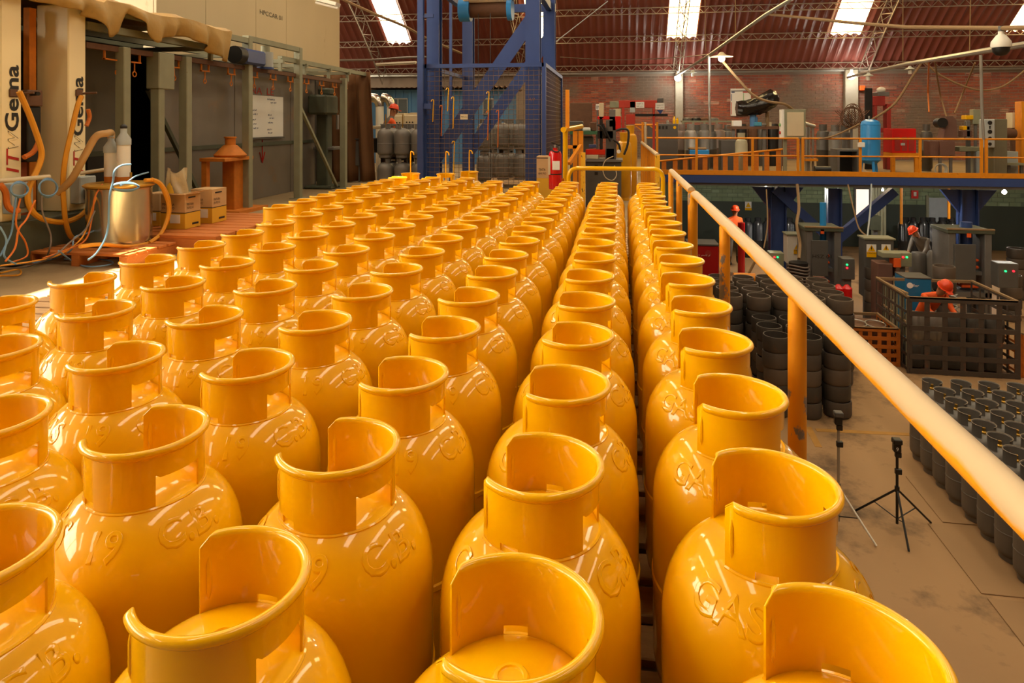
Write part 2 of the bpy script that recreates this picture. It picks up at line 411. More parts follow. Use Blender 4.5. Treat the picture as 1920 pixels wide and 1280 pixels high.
def sky_mat(name, col, e):
    m = bpy.data.materials.new(name); m.use_nodes = True; N = m.node_tree.nodes; L = m.node_tree.links; b = N['Principled BSDF']
    tc = N.new('ShaderNodeTexCoord'); nz = N.new('ShaderNodeTexNoise'); nz.inputs['Scale'].default_value = 3; L.new(tc.outputs['Object'], nz.inputs['Vector'])
    rp = N.new('ShaderNodeValToRGB'); rp.color_ramp.elements[0].color = [x * 0.75 for x in lin(col)] + [1]; rp.color_ramp.elements[1].color = lin(col) + [1]
    L.new(nz.outputs['Fac'], rp.inputs[0]); L.new(rp.outputs[0], b.inputs['Emission Color']); b.inputs['Emission Strength'].default_value = e
    b.inputs['Base Color'].default_value = lin(col) + [1]; b.inputs['Roughness'].default_value = 0.6; return m
SkF = sky_mat('translucent_sheet', 'FFEFCC', SKY_FRONT); SkB = sky_mat('yellowed_translucent_sheet', 'FFDD9A', SKY_BACK)
for (i, j), fs in Fs.items():
    if j > 0:
        (a, b), (c_, d) = SKX[i], SKY[j]
        for k in range(3):
            x0 = a - 0.06 + (b - a + 0.12) * k / 3; x1 = a - 0.06 + (b - a + 0.12) * (k + 1) / 3
            B().grid(1, 8, lambda u, v: (x0 + (x1 - x0) * u, c_ - 0.4 + (d - c_ + 0.8) * v, roofz(c_ - 0.4 + (d - c_ + 0.8) * v) + 0.06)).to('skylight_sheet', SkF, roof, recalc=False)
        continue
    used = sorted({v for f in fs for v in f}); mp = {v: n for n, v in enumerate(used)}
    B().add([V[v] for v in used], [tuple(mp[v] for v in f) for f in fs]).to('skylight_sheet', SkB if (j == 0 and i > 1) else SkF, roof, smooth=True, recalc=False)
# gable windows, left end of the vault
PaneM = sky_mat('gable_pane', 'FFF3D8', SKY_SIDE)
for i, (y0, y1) in enumerate(((-9.5, -5.2), (-5.0, -0.7), (-0.5, 3.8), (4.0, 8.3), (8.5, 12.8))):
    wn_ = B().box(-15.97, y0 - 0.06, 3.4, -15.9, y1 + 0.06, 8.1).top('window_%d' % (i+1), GryD, kind='structure')
    for k in range(4):
        a = y0 + (y1 - y0) * k / 4
        for z0_ in (3.5, 5.8): B().box(-15.89, a + 0.04, z0_, -15.87, a + (y1-y0)/4 - 0.04, z0_ + 2.2).to('pane', PaneM, wn_)
# trusses and purlins
Lat = mat('lattice_steel', '9A8C7C', 0.6, 0.3, 0.2, 5)
def truss(x, label):
    b = B(); prev = None; n = 0; y = 24.9
    while y > 9:
        z = roofz(y) - 0.1; P = [Vector((x - 0.16, y, z - 0.06)), Vector((x + 0.16, y, z - 0.06)), Vector((x, y - 0.2, z - 0.36))]
        if prev:
            for k in range(3): b.bar(prev[k], P[k], 0.03, 0.03)
            for k in range(3): b.bar(prev[k], P[(k + 1 + n % 2) % 3], 0.018, 0.018)
        prev = P; n += 1; y -= 0.34
    return b.top('roof_truss', Lat, label, 'truss', 'arched lattice trusses under the roof', recalc=False)
for x, lb in ((-9.1, 'arched lattice roof truss beside the left white skylight'), (2.05, 'arched lattice truss crossing the middle yellow skylight'),
              (8.35, 'arched lattice truss just right of the second yellow skylight'), (13.6, 'arched lattice truss at the far right roof edge'), (-3.6, 'arched lattice truss behind the blue lift tower')): truss(x, lb)
for d, lb in ((0.35, 'lowest lattice purlin running just above the brick wall'), (1.45, 'second lattice purlin below the yellow skylights'), (2.5, 'third lattice purlin crossing the skylights'), (3.6, 'topmost lattice purlin near the top of the photo')):
    y = 25 - d; z = roofz(y) - 0.08; b = B()
    b.bar((-11, y, z), (14.5, y, z), 0.028, 0.028).bar((-11, y, z - 0.2), (14.5, y, z - 0.2), 0.028, 0.028)
    n = int(25.5 / 0.19)
    for i in range(n): b.bar((-11 + i*0.19, y, z if i % 2 else z - 0.2), (-11 + (i+1)*0.19, y, z - 0.2 if i % 2 else z), 0.016, 0.016)
    b.top('roof_purlin', Lat, lb, 'purlin', 'lattice purlins under the roof', recalc=False)
B().bar((-10.5, 24.85, WZ - 0.03), (14.5, 24.85, WZ - 0.03), 0.07, 0.07).top('trim_3', Zin, kind='structure')

# mezzanine edge: toe board, beam, soffit, columns
B().box(0.9, 17.68, 0.0, 16, 17.72, 0.12).top('trim_4', Ora, kind='structure')
B().box(0.56, 17.66, -0.2, 16, 17.72, -0.01).top('trim_5', Blu, kind='structure')
B().box(0.56, 17.72, -0.27, 16, 18.0, -0.2).top('trim_6', Gry, kind='structure')
B().box(0.5, -4, -0.25, 0.56, 17.7, 0.0).top('trim_7', Blu, kind='structure')
def column(px, Y, braces, label, w_=0.34):
    p = atY(px, 400, Y); x = p.x
    t = thing('steel_column', label, 'column', (x, Y, -3.0), 'blue columns under the mezzanine')
    B().box(x-w_/2, Y, -3, x-w_/2+0.03, Y+0.3, -0.36).box(x+w_/2-0.03, Y, -3, x+w_/2, Y+0.3, -0.36).box(x-w_/2, Y+0.13, -3, x+w_/2, Y+0.17, -0.36).to('shaft', Blu, t)
    B().box(x-w_/2-0.1, Y-0.08, -3, x+w_/2+0.1, Y+0.38, -2.97).to('base_plate', Blu, t)
    for sx in braces:
        if abs(sx) > 1: B().bar((x, Y+0.15, -1.75), (x + sx, Y+0.15, -0.4), 0.22, 0.22, (0, 1, 0)).to('brace', Blu, t)
        else: B().prism([(x + sx*0.17, -0.36), (x + sx*0.65, -0.36), (x + sx*0.17, -1.0)], 'y', Y + 0.1, Y + 0.2).to('haunch', Blu, t)
column(1566, 18.2, (-1.45, 1.45), 'blue steel column with two long diagonal braces under the mezzanine')
column(1820, 18.4, (-1, 1), 'blue steel column with flared head behind the right press', 0.4)
column(1460, 18.4, (-1, 1), 'blue steel column with flared head nearest the green block wall', 0.4)

# ------------------------------------------------------------------ yellow gas cylinders
RB, RIM = 0.161, 0.6535
def shoulder(r): return 0.42 + 0.155 * (1 - min(1, r / RB) ** 2.3) ** (1 / 2.3)
def body_profile(n=16):
    P = [(0.0, 0.032), (0.06, 0.034), (0.11, 0.045), (0.14, 0.062), (0.156, 0.085), (RB, 0.115), (RB, 0.262), (RB + 0.0028, 0.265), (RB + 0.0028, 0.275), (RB, 0.278), (RB, 0.40)]
    for i in range(n + 1):
        r = RB * math.cos(PI / 2 * i / n) ; P.append((r, shoulder(r)))
    return P
ZB = shoulder(0.094) - 0.004
def collar(seg=1.0, rim=RIM, rw=0.094, bead=0.005, g0=140.0, g1=215.0, win=(325.0, 375.0), notches=((243, 262), (436, 455), (340, 352))):
    cols = []; a = g1
    evs = sorted(set([win[0], win[1]] + [e for n_ in notches[:2] for e in n_]))
    A = []
    n = int((g0 + 360 - g1) / (3.0 * seg)); A = [g1 + (g0 + 360 - g1) * i / n for i in range(n + 1)]
    for e in (0.8, 4, 8, 10): A += [g1 + e, g0 + 360 - e]
    A = sorted(set([round(x, 3) for x in A if all(abs(x - e) > 0.6 for e in evs)]))
    def bottom(x):
        if win[0] < x < win[1]: return ZB + 0.052 + (0.004 if x - win[0] < 2 else 0)
        for n0, n1 in notches[:2]:
            if n0 < x < n1: return ZB + 0.016
        return ZB
    seq = []
    for x in A + evs:
        if x in evs: seq += [(x, bottom(x - 0.1)), (x + 1e-4, bottom(x + 0.1))]
        else: seq.append((x, bottom(x)))
    seq.sort()
    b = B(); V = []; m = None
    for x, zb in seq:
        e = min(x - g1, g0 + 360 - x); s = max(0.0, min(1.0, (e - 7.0) / 6.0)); s = s * s * (3 - 2*s)
        top = rim - 0.012 * max(0, 1 - e / 8.0) - 0.002 * (1 - s)
        rbd = 0.0016 + bead * s; rc = rw + (bead - 0.001) * s; zc = top - rbd
        pr = [(rw - 0.0016, zb), (rw - 0.0016, zc - rbd*1.4)]
        for k in range(9):
            t = math.radians(190 - k * 31); pr.append((rc + rbd * math.cos(t), zc + rbd * math.sin(t)))
        pr += [(rw + 0.0016, zc - rbd * 1.6), (rw + 0.0016, zb)]
        m = len(pr); ca, sa = math.cos(math.radians(x)), math.sin(math.radians(x))
        V += [(r * ca, r * sa, z) for r, z in pr]
    n = len(seq); Fc = []
    for i in range(n - 1):
        for k in range(m): Fc.append((i*m+k, i*m+(k+1) % m, (i+1)*m+(k+1) % m, (i+1)*m+k))
    Fc += [tuple(range(m)), tuple(range((n-1)*m, n*m))[::-1]]
    b.add(V, Fc)
    for x in (g1 + 7, g0 + 360 - 7):
        ca, sa = math.cos(math.radians(x)), math.sin(math.radians(x)); rr = rw + (0.0005 if x < 300 else -0.0005)
        b.tube([(rr*ca, rr*sa, ZB + 0.018), (rr*ca, rr*sa, ZB + 0.03), (rr*ca, rr*sa, rim - 0.04), (rr*ca, rr*sa, rim - 0.026)], [0.001, 0.0042, 0.0042, 0.001], 8)
    return b
def emboss(s, cdeg, rm=0.131, h=0.045):
    V, Fc, wd = glyphs(s, 0.02, 0.02); out = []
    for x, y, z in V:
        r = rm - (y - 0.5) * h * 0.62; a = math.radians(cdeg) + (x - wd/2) * h / rm
        out.append((r * math.cos(a), r * math.sin(a), shoulder(r) + z * h * 1.5 - 0.0003))
    return B().add(out, Fc)
def welds(zz):
    b = B()
    for a0, a1 in ((216, 499),):
        n = int((a1 - a0) / 4)
        b.tube([(0.0965 * math.cos(math.radians(a0 + (a1-a0)*i/n)), 0.0965 * math.sin(math.radians(a0 + (a1-a0)*i/n)), zz - 0.002) for i in range(n+1)], 0.003, 6)
    return b
def cylinder_proto(name, m, hi=True):
    t = thing(name, 'x', 'gas cylinder'); n = 64 if hi else 28
    body = B().lathe(body_profile(16 if hi else 8), n).to('body', m, t, True)
    if hi:
        for s_, a_ in (('19', 291), ('C.B.', 346), ('GAS', 229)): emboss(s_, a_).to('embossed_lettering', m, body, True, recalc=False)
    B().lathe([(0.118, 0.0), (0.124, 0.0), (0.128, 0.02), (0.125, 0.055), (0.119, 0.055), (0.118, 0.0)], n).to('foot_ring', m, t, True)
    collar(1.0 if hi else 3.0).to('collar', m, t, True)
    if hi: welds(ZB + 0.004).to('weld_bead', m, t, True)
    B().lathe([(0.0, 0.577), (0.014, 0.577), (0.015, 0.579), (0.019, 0.579), (0.021, 0.577), (0.026, 0.566)], 16).to('valve_port', m, t, True)
    return t
ROWX = [0.224, -0.124, -0.476, -0.838, -1.177, -1.524, -1.872, -2.225]
ROWR = [(0, 17), (0, 17), (0, 17), (0, 17), (1, 17), (2, 18), (3, 18), (10, 18)]
proto = cylinder_proto('gas_cylinder', Yel)
first = True; PT = 0.14
rowname = ['in the row right beside the handrail'] + ['in the %s row from the handrail' % ORD[i] for i in range(1, 8)]
for r in range(8):
    for n, k in enumerate(range(*ROWR[r])):
        lab = 'yellow gas cylinder %s, %s from the front' % (rowname[r], ORD[n])
        loc = (ROWX[r] + random.uniform(-0.006, 0.006), 0.74 + k * 0.335 + random.uniform(-0.004, 0.004), PT)
        rz = math.radians(random.gauss(0, 5) + (-22 if (r, k) == (2, 1) else 0) + (4 if r == 0 else 0))
        if first:
            o = proto; o.location = loc; o.rotation_euler = (0, 0, rz); o['label'] = lab; o['group'] = 'yellow gas cylinders lined up on the pallets'; first = False
        else: dup(proto, loc, rz, lab)
YH = []
for px, rz, nm in ((770, 80, 'brightest yellow gas cylinder at the far end with a hook standing in it'), (836, 110, 'far yellow gas cylinder with its collar gap facing the camera'), (880, 60, 'rightmost far yellow gas cylinder with a hook, before the lift cage')):
    yy = 7.3 if px == 880 else 6.95; p = atY(px, 330, yy); YH.append(dup(proto, (p.x, yy, PT), math.radians(rz), nm))
    hk = B().tube(spl([(p.x, yy, PT + 0.585), (p.x, yy, PT + 0.86), (p.x + 0.012, yy, PT + 0.885), (p.x + 0.03, yy, PT + 0.875), (p.x + 0.036, yy, PT + 0.85)], 4), 0.007, 6)
    hk.top('hanging_hook', Yel, 'yellow wire hook standing in the ' + nm.split(' yellow')[0].split(' far')[0] + {770: ' far cylinder', 836: ' cylinder with the open collar', 880: ' cylinder before the lift cage'}[px], 'hook', 'yellow wire hooks', smooth=True)
# pallets under them
def pallet_proto(lx, ly):
    t = thing('pallet', 'x', 'pallet'); n = int(ly / 0.125)
    me = B().box(-lx/2, -0.052, 0.118, lx/2, 0.052, 0.14, 0.003).mesh('top_board', Wod); mb_ = B().box(-lx/2, -0.05, 0, lx/2, 0.05, 0.02, 0.003).mesh('bottom_board', Wod)
    for i in range(n):
        o = bpy.data.objects.new('top_board', me); C.objects.link(o); o.parent = t; o.location = (0, -ly/2 + (i + 0.5) * ly / n, 0)
    for i in (0, n // 2, n - 1):
        o = bpy.data.objects.new('bottom_board', mb_); C.objects.link(o); o.parent = t; o.location = (0, -ly/2 + (i + 0.5) * ly / n, 0)
    for x in (-lx/2 + 0.04, 0, lx/2 - 0.04): B().box(x - 0.035, -ly/2, 0.02, x + 0.035, ly/2, 0.118).to('stringer', Wod, t)
    return t
pp = pallet_proto(1.42, 1.34); k = 0
for i, (px_, nm) in enumerate(((-0.3, 'right'), (-1.75, 'left'))):
    for j in range(5):
        loc = (px_ + 0.0, 0.57 + 0.67 + j * 1.36, 0)
        lb = 'wooden slatted pallet under the yellow cylinders, %s from the front in the %s column' % (ORD[j], nm)
        if k == 0: pp.location = loc; pp['label'] = lb; pp['group'] = 'wooden pallets under the cylinders'
        else: dup(pp, loc, 0, lb)
        k += 1
dup(pp, (-3.2, 3.55, 0), math.radians(3), 'wooden slatted pallet lying empty at the left edge of the cylinders')

# ------------------------------------------------------------------ handrails
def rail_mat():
    m = mat('yellow_rail_painted_light', 'E09A18', 0.45, 0, 0.08, 6)
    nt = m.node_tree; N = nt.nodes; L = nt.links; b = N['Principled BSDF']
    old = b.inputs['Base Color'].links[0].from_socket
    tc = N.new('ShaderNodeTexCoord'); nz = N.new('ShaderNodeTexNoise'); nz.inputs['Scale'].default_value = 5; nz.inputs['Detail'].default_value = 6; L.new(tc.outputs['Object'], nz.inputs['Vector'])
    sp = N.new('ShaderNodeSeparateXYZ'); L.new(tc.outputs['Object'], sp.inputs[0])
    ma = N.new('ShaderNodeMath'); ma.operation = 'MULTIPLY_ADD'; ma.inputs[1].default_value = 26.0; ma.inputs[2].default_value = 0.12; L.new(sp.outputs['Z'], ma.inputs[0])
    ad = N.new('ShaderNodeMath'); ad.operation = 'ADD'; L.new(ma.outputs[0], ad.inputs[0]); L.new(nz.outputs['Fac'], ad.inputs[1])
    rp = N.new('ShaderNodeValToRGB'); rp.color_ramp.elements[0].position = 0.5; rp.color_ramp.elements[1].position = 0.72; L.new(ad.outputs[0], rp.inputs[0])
    mx = N.new('ShaderNodeMix'); mx.data_type = 'RGBA'; L.new(rp.outputs[0], mx.inputs[0]); L.new(old, mx.inputs[6]); mx.inputs[7].default_value = lin('C2AA84') + [1]  # light caught on the rail top, painted in as a paler colour
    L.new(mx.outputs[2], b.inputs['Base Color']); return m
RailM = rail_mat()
PostM = mat('chipped_yellow_post', 'E89A16', 0.45, 0, 0.1, 6, spot=('7C7672', 0.53, 5, 0.02), stretch=(1, 1, 0.5))
RX, RZT = 0.52, CH - 0.5055
def yard_rail(y0, y1, posts, label, top_elbow):
    t = thing('handrail', label, 'handrail', (RX, y0, 0), 'yellow pipe handrails along the platform edge')
    pts = [(RX, y0, RZT), (RX, (y0 + y1) / 2, RZT), (RX, y1 - 0.12, RZT)]
    if top_elbow: pts += [(RX, y1 - 0.05, RZT - 0.01), (RX, y1 - 0.012, RZT - 0.045), (RX, y1, RZT - 0.1), (RX, y1, 0)]
    # the rail is kept in its own frame so that the painted light follows its top side
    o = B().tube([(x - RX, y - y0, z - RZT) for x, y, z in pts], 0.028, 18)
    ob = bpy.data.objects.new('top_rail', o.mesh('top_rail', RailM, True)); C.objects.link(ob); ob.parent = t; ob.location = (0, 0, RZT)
    for y in posts: B().cyl((RX, y, 0), (RX, y, RZT - 0.02), 0.0265, n=16).to('post', PostM, t, True)
    for y in posts: B().box(RX - 0.05, y - 0.05, 0, RX + 0.05, y + 0.05, 0.01).to('base_plate', PostM, t)
    return t
yard_rail(-0.6, 4.95, (2.1, 3.5, 0.6), 'long chipped yellow handrail nearest the camera, beside the cylinders', True)
yard_rail(5.1, 7.2, (5.1, 6.15, 7.15), 'short chipped yellow handrail beyond the long one', False)
a = atY(1066, 318, 7.9); b_ = atY(1243, 318, 7.9); zt = atY(1150, 316, 7.9).z
t = thing('barrier', 'low yellow pipe barrier closing off the far end of the right rows', 'barrier', ((a.x + b_.x)/2, 7.9, 0))
B().tube([(a.x, 7.9, 0), (a.x, 7.9, zt - 0.11)] + spl([(a.x, 7.9, zt - 0.1), (a.x + 0.03, 7.9, zt - 0.03), (a.x + 0.1, 7.9, zt)], 4) + spl([(b_.x - 0.1, 7.9, zt), (b_.x - 0.03, 7.9, zt - 0.03), (b_.x, 7.9, zt - 0.1)], 4) + [(b_.x, 7.9, 0)], 0.026, 12).to('bent_pipe', Yel, t, True)
for x in (a.x, b_.x): B().box(x-0.06, 7.84, 0, x+0.06, 7.96, 0.012).to('base_plate', Yel, t)

def rail_run(x0, x1, y, posts, label, zt=0.94, zm=0.5, m=None):
    m = m or Ora
    t = thing('guard_rail', label, 'railing', ((x0+x1)/2, y, 0), 'orange railings of the rear mezzanine')
    B().cyl((x0, y, zt), (x1, y, zt), 0.024, n=10).to('top_rail', m, t, True)
    B().cyl((x0, y, zm), (x1, y, zm), 0.02, n=10).to('mid_rail', m, t, True)
    for x in posts: B().box(x-0.028, y-0.025, 0, x+0.028, y+0.025, zt - 0.01).to('post', m, t)
    return t
X17 = lambda px: atY(px, 300, 17.7).x
rail_run(X17(1205), X17(1497), 17.7, [X17(p) for p in (1207, 1306, 1411, 1496)], 'orange mezzanine railing in front of the grey cylinders, left section')
rail_run(X17(1503), X17(1841), 17.7, [X17(p) for p in (1505, 1613, 1725, 1840)], 'orange mezzanine railing in front of the blue tank, middle section')
rail_run(X17(1848), X17(1990), 17.7, [X17(p) for p in (1849, 1935)], 'orange mezzanine railing at the right edge of the photo')

# ------------------------------------------------------------------ left: coating line
XF = -5.6
def yx(px, X=XF): return atX(px, 300, X).y
# plinth and the two lettered columns
t = thing('booth_plinth', 'dark steel plinth under the two white lettered columns', 'plinth', (-6.1, 5.6, 0))
B().box(-6.7, 3.9, 0.03, -5.5, 6.62, 0.42, 0.01).to('body', GrnD, t); B().box(-6.65, 4.0, 0, -5.55, 6.55, 0.03).to('foot', Blk, t)
ColW = mat('warm_white_enamel', 'F2E2B4', 0.4, 0, 0.04, 3, spot=('D89A3A', 0.64, 1.6, 0.25))
for (y0, y1, lb, cl) in ((5.28, 5.5, 'left white column lettered ITW Gema at the photo edge', 'bulky'), (6.04, 6.27, 'right white column lettered ITW Gema beside the silver drum', 'b')):
    t = thing('booth_column', lb.replace('ITW Gema ', 'in black and red '), 'column', (-5.8, (y0+y1)/2, 0.42), 'lettered white booth columns')
    B().box(-5.98, y0, 0.42, XF, y1, 2.56, 0.012).to('casing', ColW, t)
    cy = (y0 + y1) / 2; b0 = atX((18 if y0 < 6 else 140), 325, XF).z
    z0 = b0
    write('IT', t, InkR, (XF + 0.003, cy + 0.075, z0), (0, 0, 1), (0, -1, 0), 0.13, 0.2, 0.25)
    write('W', t, Ink, (XF + 0.003, cy + 0.07, z0 + 0.2), (0, 0, 1), (0, -1, 0), 0.11, 0.17, 0.25)
    write('W', t, ColW, (XF + 0.004, cy + 0.066, z0 + 0.208), (0, 0, 1), (0, -1, 0), 0.1, 0.155, 0.25)
    write('Gema', t, Ink, (XF + 0.003, cy + 0.075, z0 + 0.39), (0, 0, 1), (0, -1, 0), 0.145, 0.62)
    zb_ = atX(20 if y0 < 6 else 145, 175, XF).z
    B().box(XF, cy - 0.03, zb_ - 0.03, XF + 0.02, cy + 0.05, zb_ + 0.04, 0.004).to('bracket_plate', Rst, t)
    B().cyl((XF, cy + 0.06, zb_), (XF + 0.14, cy + 0.1, zb_ + 0.01), 0.012, n=8).to('bracket_arm', Rst, t, True)
    B().box(XF, cy - 0.1, 0.5, XF + 0.12, cy + 0.12, 0.78, 0.01).to('control_box', GryL, t)
    B().box(XF + 0.12, cy - 0.06, 0.55, XF + 0.16, cy + 0.06, 0.66, 0.01).to('connector', GryD, t)
# powder guns between the columns
t = thing('spray_gun_mount', 'orange-dusted spray gun carriage in the gap between the white columns', 'spray gun', (-5.85, 5.8, 0.42))
B().box(-5.95, 5.86, 0.42, -5.88, 5.94, 2.5).to('mast', OraD, t); B().box(-5.95, 5.62, 0.42, -5.85, 5.8, 1.5).to('side_sheet', mat('rust_orange_sheet', '8A3A0C', 0.7, 0, 0.2), t)
B().box(-5.86, 5.66, 1.5, -5.7, 5.84, 1.66, 0.01).to('gun_block', Rst, t); B().cyl((-5.7, 5.7, 1.62), (-5.58, 5.66, 1.62), 0.02, n=10).to('nozzle', Blk, t, True)
B().box(-5.84, 5.7, 0.95, -5.74, 5.86, 1.5, 0.01).to('gun_body', Blk, t)
# interior of the booth behind the columns, panels and doorway
PanG = mat('stained_grey_sheet', '7E766A', 0.45, 0.25, 0.2, 1.5, spot=('9A7040', 0.6, 1.6, 0.25))
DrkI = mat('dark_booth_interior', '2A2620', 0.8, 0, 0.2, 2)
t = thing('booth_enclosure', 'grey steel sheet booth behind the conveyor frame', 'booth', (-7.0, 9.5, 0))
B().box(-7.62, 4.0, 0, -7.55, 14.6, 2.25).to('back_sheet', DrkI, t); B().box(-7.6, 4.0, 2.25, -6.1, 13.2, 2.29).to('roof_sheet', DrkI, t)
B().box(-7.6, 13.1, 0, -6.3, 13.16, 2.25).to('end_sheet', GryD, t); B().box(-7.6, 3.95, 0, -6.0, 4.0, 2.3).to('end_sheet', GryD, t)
XP = -6.3
B().box(-7.6, 4.0, 2.29, -7.54, 9.6, 2.78).to('light_block_sheet', GrnD, t)  # added sheet, shuts off the window light leaking under the tarpaulin
for a, b, m_ in ((292, 440, PanG), (440, 545, PanG), (545, 592, PanG), (158, 238, mat('dim_grey_sheet', '6A6658', 0.6, 0.1, 0.15, 2))):
    y0, y1 = yx(a, XP), yx(b, XP); B().box(XP - 0.03, y0 + 0.008, 0, XP, y1 - 0.008, 2.24, 0.004).to('wall_sheet', m_, t)
    B().box(XP, y0 + 0.01, 0.93, XP + 0.035, y1 - 0.01, 0.99).to('stiffener', GrnD, t)
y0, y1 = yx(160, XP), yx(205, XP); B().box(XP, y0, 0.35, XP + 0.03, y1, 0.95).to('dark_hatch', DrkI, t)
wbd = thing('whiteboard', 'whiteboard with scribbled notes on the grey booth wall', 'whiteboard', (XP + 0.02, yx(500, XP), atX(500, 257, XP).z))
ya, yb = yx(466, XP), yx(529, XP); za, zb_ = atX(500, 257, XP).z, atX(500, 180, XP).z
B().box(XP + 0.003, ya, za, XP + 0.022, yb, zb_, 0.003).to('board', Pap, wbd); B().box(XP + 0.003, ya, za - 0.03, XP + 0.05, yb, za - 0.005).to('pen_tray', GryD, wbd)
for i, (u, v, s_) in enumerate(((0.03, 0.62, 7*'x'), (0.03, 0.53, 8*'x'), (0.03, 0.4, 6*'x'), (0.03, 0.3, 7*'x'), (0.03, 0.2, 9*'x'), (0.5, 0.9, 10*'x'), (0.6, 0.82, 8*'x'), (0.52, 0.52, 5*'x'), (0.56, 0.44, 6*'x'), (0.52, 0.33, 7*'x'), (0.5, 0.16, 6*'x'), (0.52, 0.08, 6*'x'))):
    scrawl(wbd, InkB, (XP + 0.0235, ya + (yb-ya)*u, za + (zb_-za)*v), (0, 1, 0), (0, 0, 1), 0.035, 0.035 * len(s_) * 0.75, seed=i)
write('NA  LE', t, InkR, (XP + 0.003, yx(470, XP), atX(490, 177, XP).z), (0, 1, 0), (0, 0, 1), 0.12, yx(513, XP) - yx(470, XP), label='red hand-painted letters on the grey sheet')
ym = yx(491, XP); B().bar((XP + 0.003, ym, atX(491, 305, XP).z), (XP + 0.003, ym, atX(491, 262, XP).z), 0.03, 0.004).bar((XP + 0.003, ym, atX(491, 305, XP).z), (XP + 0.003, ym - 0.09, atX(491, 285, XP).z), 0.03, 0.004).bar((XP + 0.003, ym, atX(491, 305, XP).z), (XP + 0.003, ym + 0.09, atX(491, 285, XP).z), 0.03, 0.004).to('red_arrow', InkR, t)
# conveyor frame: posts, beams, hook rail
t = thing('conveyor_gantry', 'grey-green square-tube frame carrying the overhead hook conveyor', 'frame', (XF, 9.5, 0))
for px, zt in ((232, 2.2), (297, 2.2), (349, 2.2), (465, 2.66), (560, 2.66), (645, 2.25)):
    y = yx(px); B().box(XF - 0.07, y - 0.055, 0, XF + 0.05, y + 0.055, zt, 0.008).to('post', Grn, t)
    B().box(XF - 0.12, y - 0.11, 0, XF + 0.1, y + 0.11, 0.012).to('base_plate', Grn, t)
ye = yx(688)
for y0, y1, z, x in ((6.3, yx(465), 2.58, XF), (6.3, yx(430), 2.38, XF - 0.05), (yx(465), yx(560), 2.62, XF), (yx(530), ye, 2.42, XF - 0.05), (6.0, ye, 2.5, XF - 1.2)):
    B().box(x - 0.04, y0, z - 0.04, x + 0.04, y1, z + 0.04).to('beam', Grn, t)
for px in (400, 470, 530, 575, 620, 655): 
    y = yx(px); B().box(XF - 1.2, y - 0.03, 2.34, XF + 0.02, y + 0.03, 2.4).to('cross_beam', Grn, t); B().box(XF - 0.07, y - 0.025, 2.2, XF - 0.02, y + 0.025, 2.42).to('hanger', Grn, t)
B().bar((XF - 0.2, yx(305), 1.75), (XF - 0.2, yx(415), 0.05), 0.05, 0.05).to('diagonal_brace', GrnD, t)
B().bar((XF - 0.1, yx(566), 1.75), (XF - 0.1, yx(640), 0.05), 0.05, 0.05).to('diagonal_brace', Grn, t)
B().box(XF - 0.09, 6.3, 2.14, XF - 0.02, yx(655), 2.2).to('conveyor_rail', Rst, t)
B().box(XF - 0.12, yx(290), 1.75, XF + 0.06, yx(320), 2.2, 0.01).to('junction_box', Grn, t)
hooks = [(228, 0), (260, 0), (334, 1), (391, 1), (440, 1), (483, 1), (518, 1), (550, 1), (580, 1), (608, 1), (632, 1), (652, 1)]
names = ['leftmost, above the pale post', 'second from the left, before the black doorway', 'third from the left, above the grey sheet', 'fourth from the left, left of the motor', 'fifth from the left, under the motor', 'above the whiteboard edge', 'right of the red letters', 'left of the taller right post', 'right of the taller right post', 'third from the curtain', 'second from the curtain', 'last, beside the brown curtain']
for (px, kk), nm in zip(hooks, names):
    y = yx(px); x = XF - 0.055; z = 2.14
    h = thing('conveyor_hook', 'orange dusted conveyor hook, ' + nm, 'hook', (x, y, z - 0.26), 'orange conveyor hooks')
    w_ = 0.09 if px > 240 else 0.2
    B().box(x - 0.02, y - w_, z - 0.1, x + 0.02, y + w_, z - 0.085).box(x - 0.01, y - w_, z - 0.1, x + 0.01, y - w_ + 0.015, z).box(x - 0.01, y + w_ - 0.015, z - 0.1, x + 0.01, y + w_, z).to('trolley', OraD, h)
    B().cyl((x, y, z - 0.2), (x, y, z - 0.09), 0.008, n=8).to('shank', OraD, h, True)
    B().tube([(x, y + 0.03 * math.cos(q * PI / 6), z - 0.23 + 0.03 * math.sin(q * PI / 6)) for q in range(12)], 0.007, 6, True).to('eye', OraD, h, True)
# drive motor
y = yx(490); t = thing('drive_motor', 'blue geared motor on top of the conveyor frame', 'motor', (XF, y, 2.2))
B().cyl((XF, y - 0.75, 2.34), (XF, y - 0.58, 2.34), 0.13, n=20).to('brake_drum', Blk, t, True); B().box(XF - 0.1, y - 0.58, 2.22, XF + 0.1, y - 0.02, 2.45, 0.03).to('gearbox', Blu, t)
B().cyl((XF, y + 0.12, 2.2), (XF, y + 0.12, 2.46), 0.12, n=20).to('motor_body', GryL, t, True); B().cyl((XF, y + 0.12, 2.46), (XF, y + 0.12, 2.56), 0.07, n=16).to('fan_cowl', Grn, t, True)
B().cyl((XF, y + 0.12, 2.19), (XF, y + 0.12, 2.22), 0.13, n=20).to('flange', Blu, t, True)
